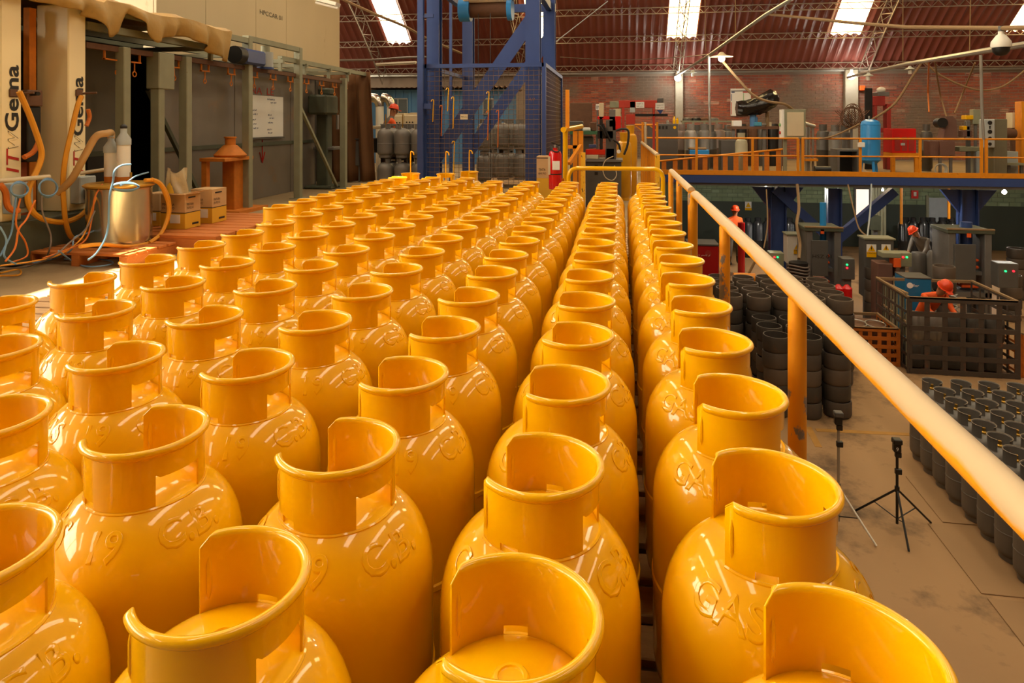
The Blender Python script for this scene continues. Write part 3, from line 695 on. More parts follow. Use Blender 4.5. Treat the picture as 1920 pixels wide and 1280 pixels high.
# tarpaulin over the left of the frame
Trp = mat('brown_tarpaulin', 'AC8A48', 0.55, 0, 0.35, 2.2, bump=0.5, bscale=9, spot=('5C5E40', 0.6, 2.0, 0.2))
hem = [(4.6, 0.10), (5.3, 0.13), (5.6, 0.14), (6.0, 0.16), (6.25, 0.2), (6.38, 0.3), (6.5, 0.42), (6.6, 0.35), (6.75, 0.1), (6.95, 0.18), (7.15, 0.36), (7.4, 0.26), (7.75, 0.24), (8.1, 0.3), (8.5, 0.42), (8.68, 0.46), (8.75, 0.1)]
def hemz(y):
    for (a, ha), (b, hb) in zip(hem, hem[1:]):
        if a <= y <= b: return ha + (hb - ha) * (y - a) / (b - a)
    return 0.1
def tarp(u, v):
    y = 4.6 + 4.15 * u; tz = 2.66 + 0.02 * math.sin(y * 5)
    if y < 6.4: tz = 2.64
    fold = 0.05 * math.sin(y * 9 + 2 * math.sin(y * 3)) + 0.035 * math.sin(y * 21 + 1)
    if v < 0.6: k = v / 0.6; return (-7.4 + (1.92) * k, y, tz + 0.06 * math.sin(k * PI) + 0.035 * math.sin(y * 7 + k * 5) * (1 - k * 0.6) + 0.02 * math.sin(y * 17 - k * 9))
    k = (v - 0.6) / 0.4; return (-5.48 + fold * k + 0.03 * math.sin(k * PI), y, tz - hemz(y) * k)
B().grid(110, 26, tarp).top('tarpaulin', Trp, 'brown tarpaulin draped over the left end of the conveyor frame', 'tarpaulin', smooth=True)
tp = bpy.data.objects['tarpaulin']; md = tp.modifiers.new('s', 'SOLIDIFY'); md.thickness = 0.006
# large cream oven housing behind, with sheets of its own
t = thing('oven_housing', 'tall cream panelled housing stencilled HPCCAR 01 behind the booth', 'housing', (-9.5, 9.0, 0))
XO = -7.6; ybr = [yx(293, XO), yx(386, XO), yx(480, XO), yx(537, XO), yx(637, XO)]
CrmO = mat('stained_cream_sheet', 'C6B48E', 0.5, 0, 0.1, 1.2, spot=('8E6A3A', 0.66, 3.0, 0.12), stretch=(1, 1, 0.25)); CrmW = mat('bright_cream_sheet', 'EADFC4', 0.5, 0, 0.05, 2)
for i, (y0, y1) in enumerate(zip(ybr, ybr[1:])):
    B().box(XO - 0.06, y0 + 0.006, 0, XO, y1 - 0.006, 6.2, 0.004).to('panel', CrmO, t)
B().box(-12, ybr[0], 0, XO - 0.06, ybr[-1] - 0.02, 6.2).to('core', CrmO, t)
write('HPCCAR 01', t, Ink, (XO + 0.004, yx(487, XO), atX(487, 26, XO).z), (0, 1, 0), (0, 0, 1), 0.1, yx(529, XO) - yx(487, XO), label='black stencilled letters HPCCAR 01')
# cloth curtain at the far end of the booth
Cur = mat('brown_curtain', '6E4A28', 0.85, 0, 0.2, 4)
def curt(u, v): return (-6.6 + 1.1 * u + 0.05 * v, yx(686) + 0.08 * math.sin(u * 22) + 0.2 * v * u, 2.45 * (1 - v) + 0.02)
c_ = B().grid(40, 8, curt).top('curtain', Cur, 'brown cloth curtain hanging at the end of the conveyor frame', 'curtain', smooth=True)
c_.modifiers.new('s', 'SOLIDIFY').thickness = 0.01
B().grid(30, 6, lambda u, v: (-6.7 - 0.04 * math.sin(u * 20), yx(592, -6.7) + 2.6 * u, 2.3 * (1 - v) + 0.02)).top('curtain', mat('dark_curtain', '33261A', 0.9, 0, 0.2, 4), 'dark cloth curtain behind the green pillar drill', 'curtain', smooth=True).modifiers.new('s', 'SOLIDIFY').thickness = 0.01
# pillar drill in the shadow
p = atX(608, 300, -6.0); t = thing('pillar_drill', 'dark green pillar drill in the shadowed bay', 'drill', (p.x, p.y, 0))
x, y = p.x, p.y
B().box(x-0.12, y-0.12, 0, x+0.12, y+0.12, 1.75, 0.02).to('column', GrnD, t); B().box(x-0.2, y-0.35, 1.5, x+0.2, y+0.25, 1.9, 0.04).to('head', GrnD, t); B().box(x-0.15, y+0.0, 1.9, x+0.1, y+0.3, 2.05, 0.03).to('motor_cover', GrnD, t)
B().box(x-0.2, y-0.1, 0.78, x+0.25, y+0.5, 0.84, 0.01).to('table', Gry, t); B().box(x-0.3, y-0.3, 0, x+0.3, y+0.4, 0.06, 0.02).to('base', GrnD, t); B().cyl((x+0.2, y+0.2, 1.2), (x+0.2, y+0.2, 1.5), 0.03, n=12).to('spindle', Zin, t, True)
# welding set on a cart
p = atX(662, 320, -6.1); x, y = p.x, p.y; t = thing('welding_cart', 'grey welding machine on a cart before the curtain', 'welder', (x, y, 0))
B().box(x-0.3, y-0.35, 0.35, x+0.3, y+0.3, 0.95, 0.03).to('cabinet', Gry, t); B().box(x-0.32, y-0.37, 0.95, x+0.32, y+0.32, 0.98, 0.01).to('lid', GryD, t)
for sx in (-0.28, 0.28):
    for sy in (-0.3, 0.25): B().box(x+sx-0.02, y+sy-0.02, 0.0, x+sx+0.02, y+sy+0.02, 0.4).to('leg', Gry, t)
B().cyl((x-0.05, y-0.3, 0.17), (x+0.05, y-0.3, 0.17), 0.17, n=18).to('wheel', Blk, t, True); B().cyl((x+0.1, y-0.1, 1.0), (x+0.1, y-0.1, 1.25), 0.04, n=10).to('regulator', Zin, t, True)
cable('welding_cable', 'tan cable arching from the pillar drill to the welding cart', 'cable', [(p.x + 0.1, p.y - 1.2, 1.75), (p.x + 0.1, p.y - 0.9, 1.45), (p.x + 0.1, p.y - 0.4, 1.35), (p.x + 0.1, p.y - 0.12, 1.35), (p.x + 0.1, p.y - 0.1, 1.1)], 0.014, Rop)

# silver powder drum with its two filter tubes
dx, dy = -5.02, 6.05
t = thing('small_pallet', 'low orange-dusted wooden pallet under the silver drum', 'pallet', (dx, dy, 0))
me = B().box(-0.55, -0.055, 0.1, 0.55, 0.055, 0.125, 0.003).mesh('board', WodO)
for i in range(8):
    o = bpy.data.objects.new('board', me); C.objects.link(o); o.parent = t; o.location = (0, -0.5 + i * 0.14, 0)
for sx in (-0.5, 0, 0.5): B().box(dx+sx-0.04, dy-0.56, 0, dx+sx+0.04, dy+0.54, 0.1).to('bearer', WodO, t)
t = thing('powder_drum', 'galvanised powder drum with a bright reflection and two filter tubes', 'drum', (dx, dy, 0.125)); z0 = 0.125
B().lathe([(0, z0), (0.295, z0), (0.3, z0 + 0.02), (0.295, z0 + 0.05), (0.295, z0 + 0.54), (0.305, z0 + 0.56), (0.295, z0 + 0.575), (0, z0 + 0.575)], 48, (dx, dy, 0)).to('shell', Stl, t, True)
B().lathe([(0, z0 + 0.575), (0.32, z0 + 0.575), (0.325, z0 + 0.59), (0.3, z0 + 0.605), (0, z0 + 0.61)], 48, (dx, dy, 0)).to('lid', mat('yellow_dusted_lid', 'C89A3C', 0.4, 0.5, 0.15), t, True)
for ox, oy, h, tp_ in ((-0.08, -0.02, 0.42, 0), (0.08, -0.04, 0.5, 1)):
    z1 = z0 + 0.61
    f = B().lathe([(0.062, z1 + 0.06), (0.062, z1 + h - 0.11)], 24, (dx+ox, dy+oy, 0)).to('filter_tube', Wht, t, True)
    B().lathe([(0.06, z1), (0.063, z1 + 0.06)], 24, (dx+ox, dy+oy, 0)).to('dusty_base', OraD, f, True)
    B().lathe([(0.068, z1 + h - 0.12), (0.068, z1 + h - 0.06), (0.03, z1 + h), (0.03, z1 + h + 0.05), (0, z1 + h + 0.05)], 24, (dx+ox, dy+oy, 0)).to('grey_cap', GryL, f, True)
    if tp_: B().sph((dx+ox, dy+oy, z1 + h + 0.06), (0.035, 0.035, 0.03)).to('black_knob', Blk, f, True)
B().cyl((dx+0.21, dy-0.1, z0+0.6), (dx+0.21, dy-0.1, z0+0.72), 0.012, n=10).to('brass_fitting', mat('brass', 'B08838', 0.3, 0.8), t, True)
def vz(px, py, X): p = atX(px, py, X); return (p.x, p.y, max(p.z, 0.02))
z1 = z0 + 0.61
cable('suction_hose', 'thick tan hose arching from the shorter filter tube', 'hose', [(dx-0.08, dy-0.02, z1+0.44), (dx-0.08, dy-0.02, z1+0.5), vz(200, 250, -5.0), vz(180, 256, -5.05), vz(160, 290, -5.15), vz(135, 335, -5.3), vz(108, 362, -5.45)], 0.034, HosT, 6, 12)
# cartons on an orange pallet
t = thing('carton_pallet', 'orange-dusted wooden pallet carrying the paint cartons', 'pallet', (-4.75, 7.0, 0))
for i in range(9): B().box(-5.35, 6.2 + i*0.19, 0.15, -4.05, 6.36 + i*0.19, 0.185, 0.004).to('board', WodO, t)
for y in (6.24, 7.0, 7.76): B().box(-5.35, y - 0.05, 0, -4.05, y + 0.05, 0.15).to('bearer', WodO, t)
def carton(px, py, zb, w_, d, h, lb, lines, open_=False, bottom=True, rz=0.0):
    p = atZ(px, py, zb); x0, y0 = p.x, p.y; t = thing('carton', lb, 'carton', (x0, y0, zb), 'printed paint cartons')
    hh = h * 0.46
    B().box(x0 - w_, y0, zb, x0, y0 + d, zb + hh, 0.003).to('yellow_lower_half', CrdY, t)
    B().box(x0 - w_, y0, zb + hh, x0, y0 + d, zb + h - (0.004 if open_ else 0), 0.003).to('card_upper_half', Crd, t)
    B().box(x0 - w_ - 0.001, y0 - 0.001, zb + hh - 0.004, x0 + 0.001, y0 + d, zb + hh + 0.004).to('printed_stripe', Ink, t)
    if open_:
        B().bar((x0 - w_/2, y0 - 0.002, zb + h), (x0 - w_/2, y0 - 0.1, zb + h + 0.015), w_, 0.004).to('flap', Crd, t); B().bar((x0 + 0.002, y0 + d/2, zb + h), (x0 + 0.12, y0 + d/2, zb + h + 0.03), d, 0.004).to('flap', Crd, t)
    for k, s_ in enumerate(lines):
        write(s_, t, Ink, (x0 + 0.0025, y0 + 0.03, zb + h * (0.66 - 0.1 * k)), (0, 1, 0), (0, 0, 1), h * 0.07, d * 0.42)
        write(s_, t, Ink, (x0 - w_ + 0.02, y0 - 0.0025, zb + h * (0.66 - 0.1 * k)), (1, 0, 0), (0, 0, 1), h * 0.07, w_ * 0.5)
    B().box(x0 - w_ * 0.62, y0 - 0.003, zb + 0.02 + hh * 0.25, x0 - w_ * 0.2, y0, zb + hh * 0.9).to('address_label', Pap, t)
    B().box(x0, y0 + d*0.45, zb + hh * 0.2, x0 + 0.003, y0 + d*0.85, zb + hh * 0.32).to('printed_bar', Ink, t)
    B().box(x0, y0 + d*0.2, zb + h - 0.05, x0 + 0.003, y0 + d*0.65, zb + h - 0.035).to('printed_bar', Ink, t)
    return t
carton(347, 430, 0.187, 0.29, 0.27, 0.38, 'open printed carton with a plastic bag in it, beside the silver drum', ['PINTURA', 'EN POLVO'], True)
carton(398, 419, 0.187, 0.27, 0.28, 0.39, 'closed printed carton behind the open one on the orange pallet', ['PINTURA', 'EN POLVO'])
carton(299, 424, 0.187, 0.2, 0.25, 0.36, 'printed carton mostly hidden behind the silver drum', ['PINTURA', 'EN POLVO'])
p = atZ(335, 430, 0.187)
def bag(u, v):
    a = 2 * PI * u; r = 0.1 * (1 - 0.25 * v) * (1 + 0.12 * math.sin(a * 5 + v * 4)) ; 
    return (p.x - 0.13 + r * 1.25 * math.cos(a) + 0.02 * v * math.sin(a*2), p.y + 0.14 + r * 0.9 * math.sin(a), 0.56 + 0.25 * v + 0.035 * v * math.sin(a * 2 + 1))
gb = B().grid(36, 12, bag).top('plastic_bag', mat('clear_plastic', 'EADBB8', 0.25, 0, 0.1, 12, bump=0.4, bscale=16, trans=0.55), 'clear plastic bag standing open in the carton', 'bag', smooth=True)
B().lathe([(0, 0.55), (0.1, 0.56), (0.09, 0.64), (0.05, 0.72), (0, 0.74)], 18, (p.x - 0.14, p.y + 0.14, 0)).top('powder_heap', CrdY, 'yellow powder inside the clear plastic bag', 'powder', smooth=True)
# orange stand with a cone hopper
p = atX(428, 300, -5.75); x, y = p.x, p.y; t = thing('hopper_stand', 'orange stand carrying a conical powder hopper', 'stand', (x, y, 0))
zt = atX(428, 294, -5.75).z
B().box(x-0.2, y-0.4, zt-0.05, x+0.2, y+0.35, zt, 0.004).to('top', OraD, t); B().box(x-0.18, y-0.38, 0, x-0.1, y-0.3, zt-0.05).to('leg', OraD, t); B().box(x-0.1, y+0.0, 0, x+0.1, y+0.25, zt-0.05, 0.01).to('leg', OraD, t); B().box(x-0.3, y-0.2, 0, x+0.3, y+0.6, 0.05).to('foot', OraD, t)
B().lathe([(0, zt), (0.22, zt + 0.005), (0.235, zt + 0.03), (0.1, zt + 0.17), (0.075, zt + 0.18), (0.075, zt + 0.28), (0.09, zt + 0.28), (0.09, zt + 0.3), (0, zt + 0.3)], 28, (x + 0.02, y + 0.02, 0)).to('cone_hopper', OraD, t, True)
# pipes and hoses at the columns
B().tube([vz(-40, 343, -5.4), vz(60, 334, -5.4), vz(92, 331, -5.4)], 0.022, 10).top('cream_pipe', Crm, 'cream pipe running low across the left column', 'pipe', smooth=True)
B().tube([vz(150, 325, -5.45), vz(197, 318, -5.3)], 0.02, 10).top('cream_pipe', Crm, 'short cream pipe running to the filter tubes', 'pipe', smooth=True)
def hose(pts, X, r, m, lb, nm='hose'):
    return cable(nm, lb, 'hose', [vz(a, b, X + (c[0] if c else 0)) for a, b, *c in pts], r, m, 6, 8)
hose([(36, 172), (55, 215), (72, 262), (78, 290), (70, 318), (55, 350), (52, 375), (62, 398), (85, 412), (120, 416), (150, 405), (170, 385), (182, 365)], -5.42, 0.026, HosY, 'long yellow hose looping from the left column to the drum', 'yellow_hose')
hose([(153, 180), (145, 200), (133, 250), (122, 300), (118, 345), (120, 385), (124, 420), (135, 445), (160, 452)], -5.4, 0.024, HosY, 'yellow hose hanging down the right lettered column', 'yellow_hose')
hose([(165, 205), (168, 220), (162, 236)], -5.45, 0.02, HosO, 'short orange hose tail beside the right column', 'orange_hose')
hose([(45, 295), (62, 285), (72, 268)], -5.5, 0.024, HosO, 'orange hose curling in the gap between the columns', 'orange_hose')
hose([(0, 346), (10, 360), (14, 385), (25, 395), (35, 394)], -5.35, 0.026, HosO, 'orange hose bend at the left photo edge', 'orange_hose')
hose([(285, 336), (300, 345), (310, 365), (316, 390), (312, 415), (300, 440), (280, 455)], -4.7, 0.02, HosY, 'yellow hose looping down the right side of the silver drum', 'yellow_hose')
hose([(272, 338), (296, 340), (312, 362), (318, 388), (314, 412), (306, 430)], -4.72, 0.02, HosY, 'second yellow hose beside the drum lid', 'yellow_hose')
hose([(150, 462), (190, 458), (240, 462), (280, 455), (306, 438)], -4.72, 0.018, HosY, 'yellow hose lying on the pallet round the drum foot', 'yellow_hose')
hose([(245, 308), (228, 310), (215, 320), (212, 340), (206, 365), (204, 400), (203, 425), (196, 450), (180, 475), (165, 487)], -4.62, 0.009, HosB, 'blue air line falling down the front of the drum', 'air_line')
hose([(278, 323), (255, 330), (240, 340), (225, 348)], -4.75, 0.008, HosB, 'pale blue air line between drum fitting and filter tube', 'air_line')
for i, (cx_, cy_, rx, ry, X, lb) in enumerate(((235, 350, 24, 9, -4.68, 'coil of blue air line draped over the drum lid'), (36, 355, 15, 15, -5.3, 'coil of blue air line hanging on the left cream pipe'), (90, 352, 16, 18, -5.3, 'coil of blue air line hanging near the right column'))):
    b = B()
    for q in range(3): b.tube([Vector(vz(cx_ + (rx + q) * math.cos(k_ * PI / 10), cy_ + (ry - q * 1.5) * math.sin(k_ * PI / 10), X + 0.01 * q)) for k_ in range(20)], 0.007, 6, True)
    b.top('air_line_coil', HosB, lb, 'air line', 'coils of blue air line', smooth=True)
cols_ = [HosB, HosO, HosG, HosB, HosY, HosO]
cn = ['blue-grey', 'orange', 'grey', 'pale blue', 'yellow', 'dark orange']
lines_ = [[(30, 370), (25, 410), (20, 440), (0, 480)], [(38, 372), (30, 420), (48, 455), (50, 480), (20, 492)], [(78, 368), (80, 400), (95, 440), (92, 470), (80, 488), (40, 494)], [(203, 420), (170, 435), (140, 445), (132, 470), (90, 488), (20, 496)], [(185, 360), (175, 385), (165, 420), (150, 450), (110, 478), (60, 490), (0, 498)],
          [(192, 345), (178, 370), (172, 410), (160, 450), (120, 470), (80, 484)], [(0, 425), (12, 450), (8, 480), (30, 495)], [(66, 375), (50, 410), (35, 430), (28, 465), (10, 490)], [(178, 395), (160, 430), (130, 455), (100, 480), (50, 500), (0, 503)], [(110, 470), (140, 492), (170, 500), (212, 494), (190, 486), (120, 486)], [(0, 512), (35, 505), (36, 515), (0, 517)]]
for i, ln in enumerate(lines_):
    pts = []
    for j, (a, b) in enumerate(ln):
        fl = atZ(a, b, 0.02); X = -5.15 + 0.03 * i
        q = Vector(vz(a, b, X)) if (fl.x < -5.5 or fl.y > 7) or b < 455 and j < len(ln) - 1 and b < 440 else fl
        pts.append((q.x, q.y, max(q.z, 0.02)))
    cable('floor_cable', '%s cable, %s of the tangle spreading over the left floor' % (cn[i % 6], ORD[i]), 'cable', pts, 0.0075, cols_[i % 6], 6, 6, 'tangled cables at the left columns')

# ------------------------------------------------------------------ lift tower with mesh cage
TY0, TY1 = 10.0, 12.9; TX0 = atY(797, 200, TY0).x; TX1 = atY(1020, 200, TY0).x; TZ = 2.24
t = thing('lift_tower', 'blue steel goods lift tower inside a mesh cage', 'lift', ((TX0+TX1)/2, 11.4, 0))
XL = lambda px, Y=TY0 + 0.15: atY(px, 100, Y).x
def hbeam(b, x0, x1, y, d, z0, z1):
    b.box(x0, y, z0, x1, y + 0.025, z1).box(x0, y + d - 0.025, z0, x1, y + d, z1).box((x0+x1)/2 - 0.012, y + 0.02, z0, (x0+x1)/2 + 0.012, y + d - 0.02, z1); return b
ytf, ytb = TY0 + 0.15, TY1 - 0.35
xa0, xa1, xb0, xb1 = XL(800), XL(823), XL(985), XL(1012)
for x0, x1, y in ((xa0, xa1, ytf), (xb0, xb1, ytf), (xa0 + 0.0, xa1, ytb), (xb0, xb1, ytb)):
    hbeam(B(), x0, x1, y, 0.2, 0, 6.5).to('pillar', Blu, t)
zf = lambda px, py, Y: atY(px, py, Y).z
xm = (xa0 + xa1) / 2; xn = (xb0 + xb1) / 2
for Y in (ytf + 0.02, ytb + 0.02):
    B().bar((xm, Y + 0.08, zf(820, 300, ytf)), (xn, Y + 0.08, zf(985, 30, ytf)), 0.03, 0.22, (0, 0, 1)).to('diagonal', Blu, t)
    B().bar((xm, Y + 0.08, 4.4), (xn, Y + 0.08, 6.4), 0.03, 0.22).to('diagonal', Blu, t)
for Y in (ytf + 0.1, ytb + 0.1): B().box(xa0, Y - 0.05, 3.45, xb1, Y + 0.05, 3.6).to('cross_beam', Blu, t)
for x in (xm, xn): B().box(x - 0.05, ytf, 3.45, x + 0.05, ytb + 0.2, 3.6).to('side_beam', Blu, t)
zw = zf(915, 18, ytf + 0.6); yw = ytf + 0.6; xw = XL(905, yw)
wt = B().cyl((xw - 0.2, yw, zw), (xw + 0.42, yw, zw), 0.13, n=24).to('winch_drum', Rst, t, True)
B().box(xw - 0.3, yw - 0.16, zw + 0.1, xw + 0.5, yw + 0.2, zw + 0.3, 0.03).to('winch_cover', Crm, wt)
B().cyl((xw - 0.38, yw, zw), (xw - 0.2, yw, zw), 0.19, n=24).to('winch_motor', BluT, wt, True); B().cyl((xw + 0.42, yw, zw), (xw + 0.5, yw, zw), 0.19, n=24).to('end_flange', BluT, wt, True)
for x in (xw - 0.05, xw + 0.15): B().cyl((x, yw - 0.1, 0.1), (x, yw - 0.1, zw), 0.006, n=6).to('wire_rope', Blk, t, True)
xg = XL(852, ytb); B().box(xg - 0.025, ytb - 0.3, 0, xg + 0.025, ytb - 0.25, 6).to('guide_rail', Blu, t)
# cage: angle frame and welded bars
cg = thing('mesh_cage', 'blue-framed wire mesh cage round the lift tower', 'cage', ((TX0+TX1)/2, 11.4, 0))
for x, y in ((TX0, TY0), (TX1, TY0), (TX0, TY1), (TX1, TY1)):
    B().box(x - 0.03, y - 0.03, 0, x + 0.03, y + 0.03, TZ).to('corner_post', Blu, cg)
for z in (0.06, TZ - 0.03):
    B().box(TX0, TY0 - 0.03, z - 0.03, TX1, TY0 + 0.02, z + 0.03).to('frame_rail', Blu, cg); B().box(TX1 - 0.02, TY0, z - 0.03, TX1 + 0.03, TY1, z + 0.03).to('frame_rail', Blu, cg); B().box(TX0 - 0.03, TY0, z - 0.03, TX0 + 0.02, TY1, z + 0.03).to('frame_rail', Blu, cg)
Wir = mat('mesh_wire', '6E5A46', 0.5, 0.4, 0.2, 20)
mv = B().cyl((0, 0, 0), (0, 0, TZ - 0.1), 0.0035, n=5).mesh('vertical_wire', Wir); nV = 24
mh = B().cyl((0, 0, 0), (TX1 - TX0, 0, 0), 0.0035, n=5).mesh('horizontal_wire', Wir)
def put(name, me, par, loc, rz=0.0, rx=0.0):
    o = bpy.data.objects.new(name, me); C.objects.link(o); o.parent = par; g = WORG[par.name]; o.location = (loc[0]-g[0], loc[1]-g[1], loc[2]-g[2]); o.rotation_euler = (rx, 0, rz); return o
for i in range(1, nV): put('vertical_wire', mv, cg, (TX0 + (TX1-TX0)*i/nV, TY0, 0.06))
for i in range(1, 29): put('horizontal_wire', mh, cg, (TX0, TY0 - 0.004, 0.06 + (TZ-0.1)*i/29))
ms = B().cyl((0, 0, 0), (0, TY1 - TY0, 0), 0.0035, n=5).mesh('side_wire', Wir)
for i in range(1, 29): put('horizontal_wire', ms, cg, (TX1, TY0, 0.06 + (TZ-0.1)*i/29))
for i in range(1, 36): put('vertical_wire', mv, cg, (TX1, TY0 + (TY1-TY0)*i/36, 0.06))
# slim door post left of the cage
xd = atY(789, 200, 9.9).x
t = thing('door_post', 'slim blue steel post just left of the lift cage', 'post', (xd, 9.9, 0)); B().box(xd - 0.045, 9.86, 0, xd + 0.045, 9.94, 4.6).to('post', Blu, t)
B().box(xd + 0.045, 9.88, 1.55, xd + 0.16, 9.92, 1.63).to('bracket', Blu, t); B().box(xd + 0.045, 9.88, 2.95, xd + 0.2, 9.92, 3.0).to('tie_bar', Blu, t); B().box(xd - 0.1, 9.8, 0, xd + 0.1, 10.0, 0.012).to('base_plate', Blu, t)
# hooks and rods hanging on the cage
hl = [(812, 187, 228, 'short yellow rod at upper left of the cage'), (828, 198, 254, 'thin rusty rod beside the left tower pillar'), (840, 165, 208, 'yellow S-shaped hook high on the cage'), (850, 182, 240, 'yellow rod hanging left of the small card'), (916, 172, 210, 'yellow hook hanging over the diagonal beam'), (915, 208, 262, 'orange rod under the yellow hook'), (934, 207, 275, 'long orange looped hook right of the centre'), (851, 265, 330, 'long yellow hook rod low on the cage')]
for px, y0, y1, lb in hl:
    x = atY(px, 200, TY0 - 0.03).x; a, b = zf(px, y0, TY0 - 0.03), zf(px, y1, TY0 - 0.03); Y = TY0 - 0.03
    B().tube(spl([(x - 0.03, Y, a - 0.03), (x - 0.02, Y, a - 0.005), (x, Y, a), (x + 0.008, Y, a - 0.03), (x, Y, (a+b)/2), (x - 0.004, Y, b + 0.02), (x - 0.012, Y, b)], 4), 0.008, 6).top('hanging_hook', HosO if 'orange' in lb or 'rusty' in lb else Yel, lb, 'hook', 'hooks on the lift cage', smooth=True)
q = pb(863, 214, 877, 224, TY0 - 0.03, 0.004); t = thing('card_sign', 'small cream card with handwriting hung on the cage', 'sign', (q[0], q[1], q[2])); B().box(*q).to('card', Crm, t); scrawl(t, Ink, (q[0] + 0.012, q[1] - 0.002, q[2] + 0.03), (1, 0, 0), (0, 0, 1), 0.025, q[3] - q[0] - 0.024)
scrawl(bpy.data.objects['lift_tower'], mat('rust_scrawl', 'A86A38', 0.8, 0, 0.2), (XL(992), ytf - 0.002, zf(1000, 190, ytf)), (1, 0, 0), (0, 0, 1), 0.06, 0.12)

# ------------------------------------------------------------------ grey cylinders left of the tower and inside the cage
gp = cylinder_proto('grey_gas_cylinder', GCy, False); used = False
def grey(loc, lb, grp, rz=0.0):
    global used
    if not used:
        gp.location = loc; gp.rotation_euler = (0, 0, rz); gp['label'] = lb; gp['group'] = grp; used = True; return gp
    return dup(gp, loc, rz, lb, grp)
for i, px in enumerate((723, 755, 787)):
    p = atY(px, 300, 12.4)
    for j, lv in enumerate(('lower', 'upper')):
        grey((p.x, 12.4, 0.66 * j), 'grey gas cylinder, %s of the front %s layer left of the lift tower' % (ORD[i], lv), 'grey cylinders stacked left of the tower', 1.3 + i)
        grey((p.x + 0.02, 12.76, 0.66 * j), 'grey gas cylinder behind the %s one of the %s layer left of the tower' % (ORD[i], lv), 'grey cylinders stacked left of the tower', 2 + i)
    B().cyl((p.x, 12.4, 1.24), (p.x, 12.4, 1.5), 0.011, n=8).top('brass_rod', mat('brass', 'B08838', 0.3, 0.8), 'thin brass rod standing in the %s upper grey cylinder' % ORD[i], 'rod', 'brass rods in the grey cylinders', smooth=True)
sp_ = None
for i, (px, Y, lv) in enumerate(((908, 13.6, 0), (908, 13.6, 1), (943, 14.4, 0), (943, 14.4, 1), (975, 14.4, 0), (975, 14.4, 1), (925, 15.0, 0), (925, 15.0, 1), (955, 15.0, 0), (955, 15.0, 1))):
    p = atY(px, 300, Y)
    grey((p.x, Y, 0.1 + 0.66 * lv), 'silvery gas cylinder behind the cage, %s pair, %s layer, %s stack' % (ORD[(i // 2) % 5], ('lower', 'upper')[lv], 'rear' if i > 5 else 'front'), 'silvery cylinders behind the lift tower', 0.7 * i)
p = atY(940, 345, 14.5)
t = thing('rear_pallet', 'pale wooden pallet under the silvery cylinders behind the tower', 'pallet', (p.x, 14.4, 0))
for i in range(8): B().box(p.x - 0.75, 13.4 + i*0.25, 0.075, p.x + 0.75, 13.6 + i*0.25, 0.1).to('board', Wod, t)
for sx in (-0.7, 0, 0.7): B().box(p.x + sx - 0.04, 13.4, 0, p.x + sx + 0.04, 15.36, 0.075).to('bearer', Wod, t)
# ------------------------------------------------------------------ blue cabin and machines behind, worker
Yc = 21.0; xa, xb = atY(688, 200, Yc).x, atY(948, 200, Yc).x
t = thing('site_cabin', 'light blue corrugated steel cabin with windows behind the tower', 'cabin', ((xa+xb)/2, Yc, 0)); zc = zf(760, 168, Yc)
B().box(xa, Yc, 0, xb, Yc + 2.2, zc).to('body', BluL, t)
me = B().box(-0.04, -0.03, 0, 0.04, 0, zc - 0.05).mesh('rib', BluL); n = int((xb - xa) / 0.27)
for i in range(n): put('rib', me, t, (xa + 0.13 + i * 0.27, Yc, 0))
B().grid(60, 1, lambda u, v: (xa - 0.2 + (xb - xa + 0.4) * u, Yc - 0.35 + 2.8 * v, zc + 0.05 + 0.03 * math.sin(u * 190))).to('roof_sheet', Rst, t)
for a, b in ((728, 764), (905, 925)):
    q = pb(a, 184, b, 215, Yc - 0.05, 0.05); f = B().box(q[0], q[1], q[2], q[3], q[4], q[5]).to('window_frame', GryL, t)
    for k in (0, 1):
        x0 = q[0] + 0.03 + (q[3]-q[0])/2 * k; B().box(x0, q[1] - 0.01, q[2] + 0.04, x0 + (q[3]-q[0])/2 - 0.05, q[1], q[5] - 0.04).to('pane', Glas, f)
for px, lb in ((712, 'left'), (733, 'right')):
    Y = 17.5; p = atY(px, 222, Y); t = thing('duct', 'white vent pipe with silver elbow behind the worker, %s one' % lb, 'duct', (p.x, Y, 0), 'vent pipes behind the worker')
    B().cyl((p.x, Y, 0), (p.x, Y, zf(px, 199, Y)), 0.11, n=18).to('pipe', Wht, t, True); z = zf(px, 199, Y)
    B().tube(spl([(p.x, Y, z), (p.x - 0.02, Y, z + 0.1), (p.x - 0.1, Y, z + 0.2), (p.x - 0.25, Y, z + 0.24)], 5), 0.125, 16).to('elbow', Stl, t, True)
for x0, y0, x1, y1, lb in ((733, 212, 757, 262, 'left cream machine housing behind the worker'), (757, 211, 783, 262, 'right cream machine housing with a pitched top')):
    q = pb(x0, y0, x1, y1, 16.6, 0.6); t = thing('machine_housing', lb, 'machine', ((q[0]+q[3])/2, 16.9, 0), 'cream machines left of the tower')
    B().box(q[0], 16.6, 0, q[3], 17.2, q[5] - 0.06, 0.02).to('body', Crm, t); B().prism([(q[0], q[5] - 0.06), (q[3], q[5] - 0.06), (q[3], q[5]), ((q[0]+q[3])/2, q[5])], 'y', 16.62, 17.15).to('hood', Crm, t)
    for k in range(3): B().cyl((q[0] + 0.08 + 0.08*k, 16.59, q[5] - 0.25), (q[0] + 0.08 + 0.08*k, 16.61, q[5] - 0.25), 0.02, n=10).to('knob', Blk, t, True)
q = pb(683, 232, 712, 300, 15.6, 1.0); t = thing('furnace_table', 'dark low furnace the worker leans over', 'furnace', ((q[0]+q[3])/2, 16, 0)); B().box(q[0], 15.6, 0.6, q[3] + 0.3, 16.5, 0.95, 0.02).to('body', Blk, t); B().box(q[0], 15.5, 1.18, q[3] + 0.3, 16.5, 1.26, 0.01).to('hood', Crm, t)
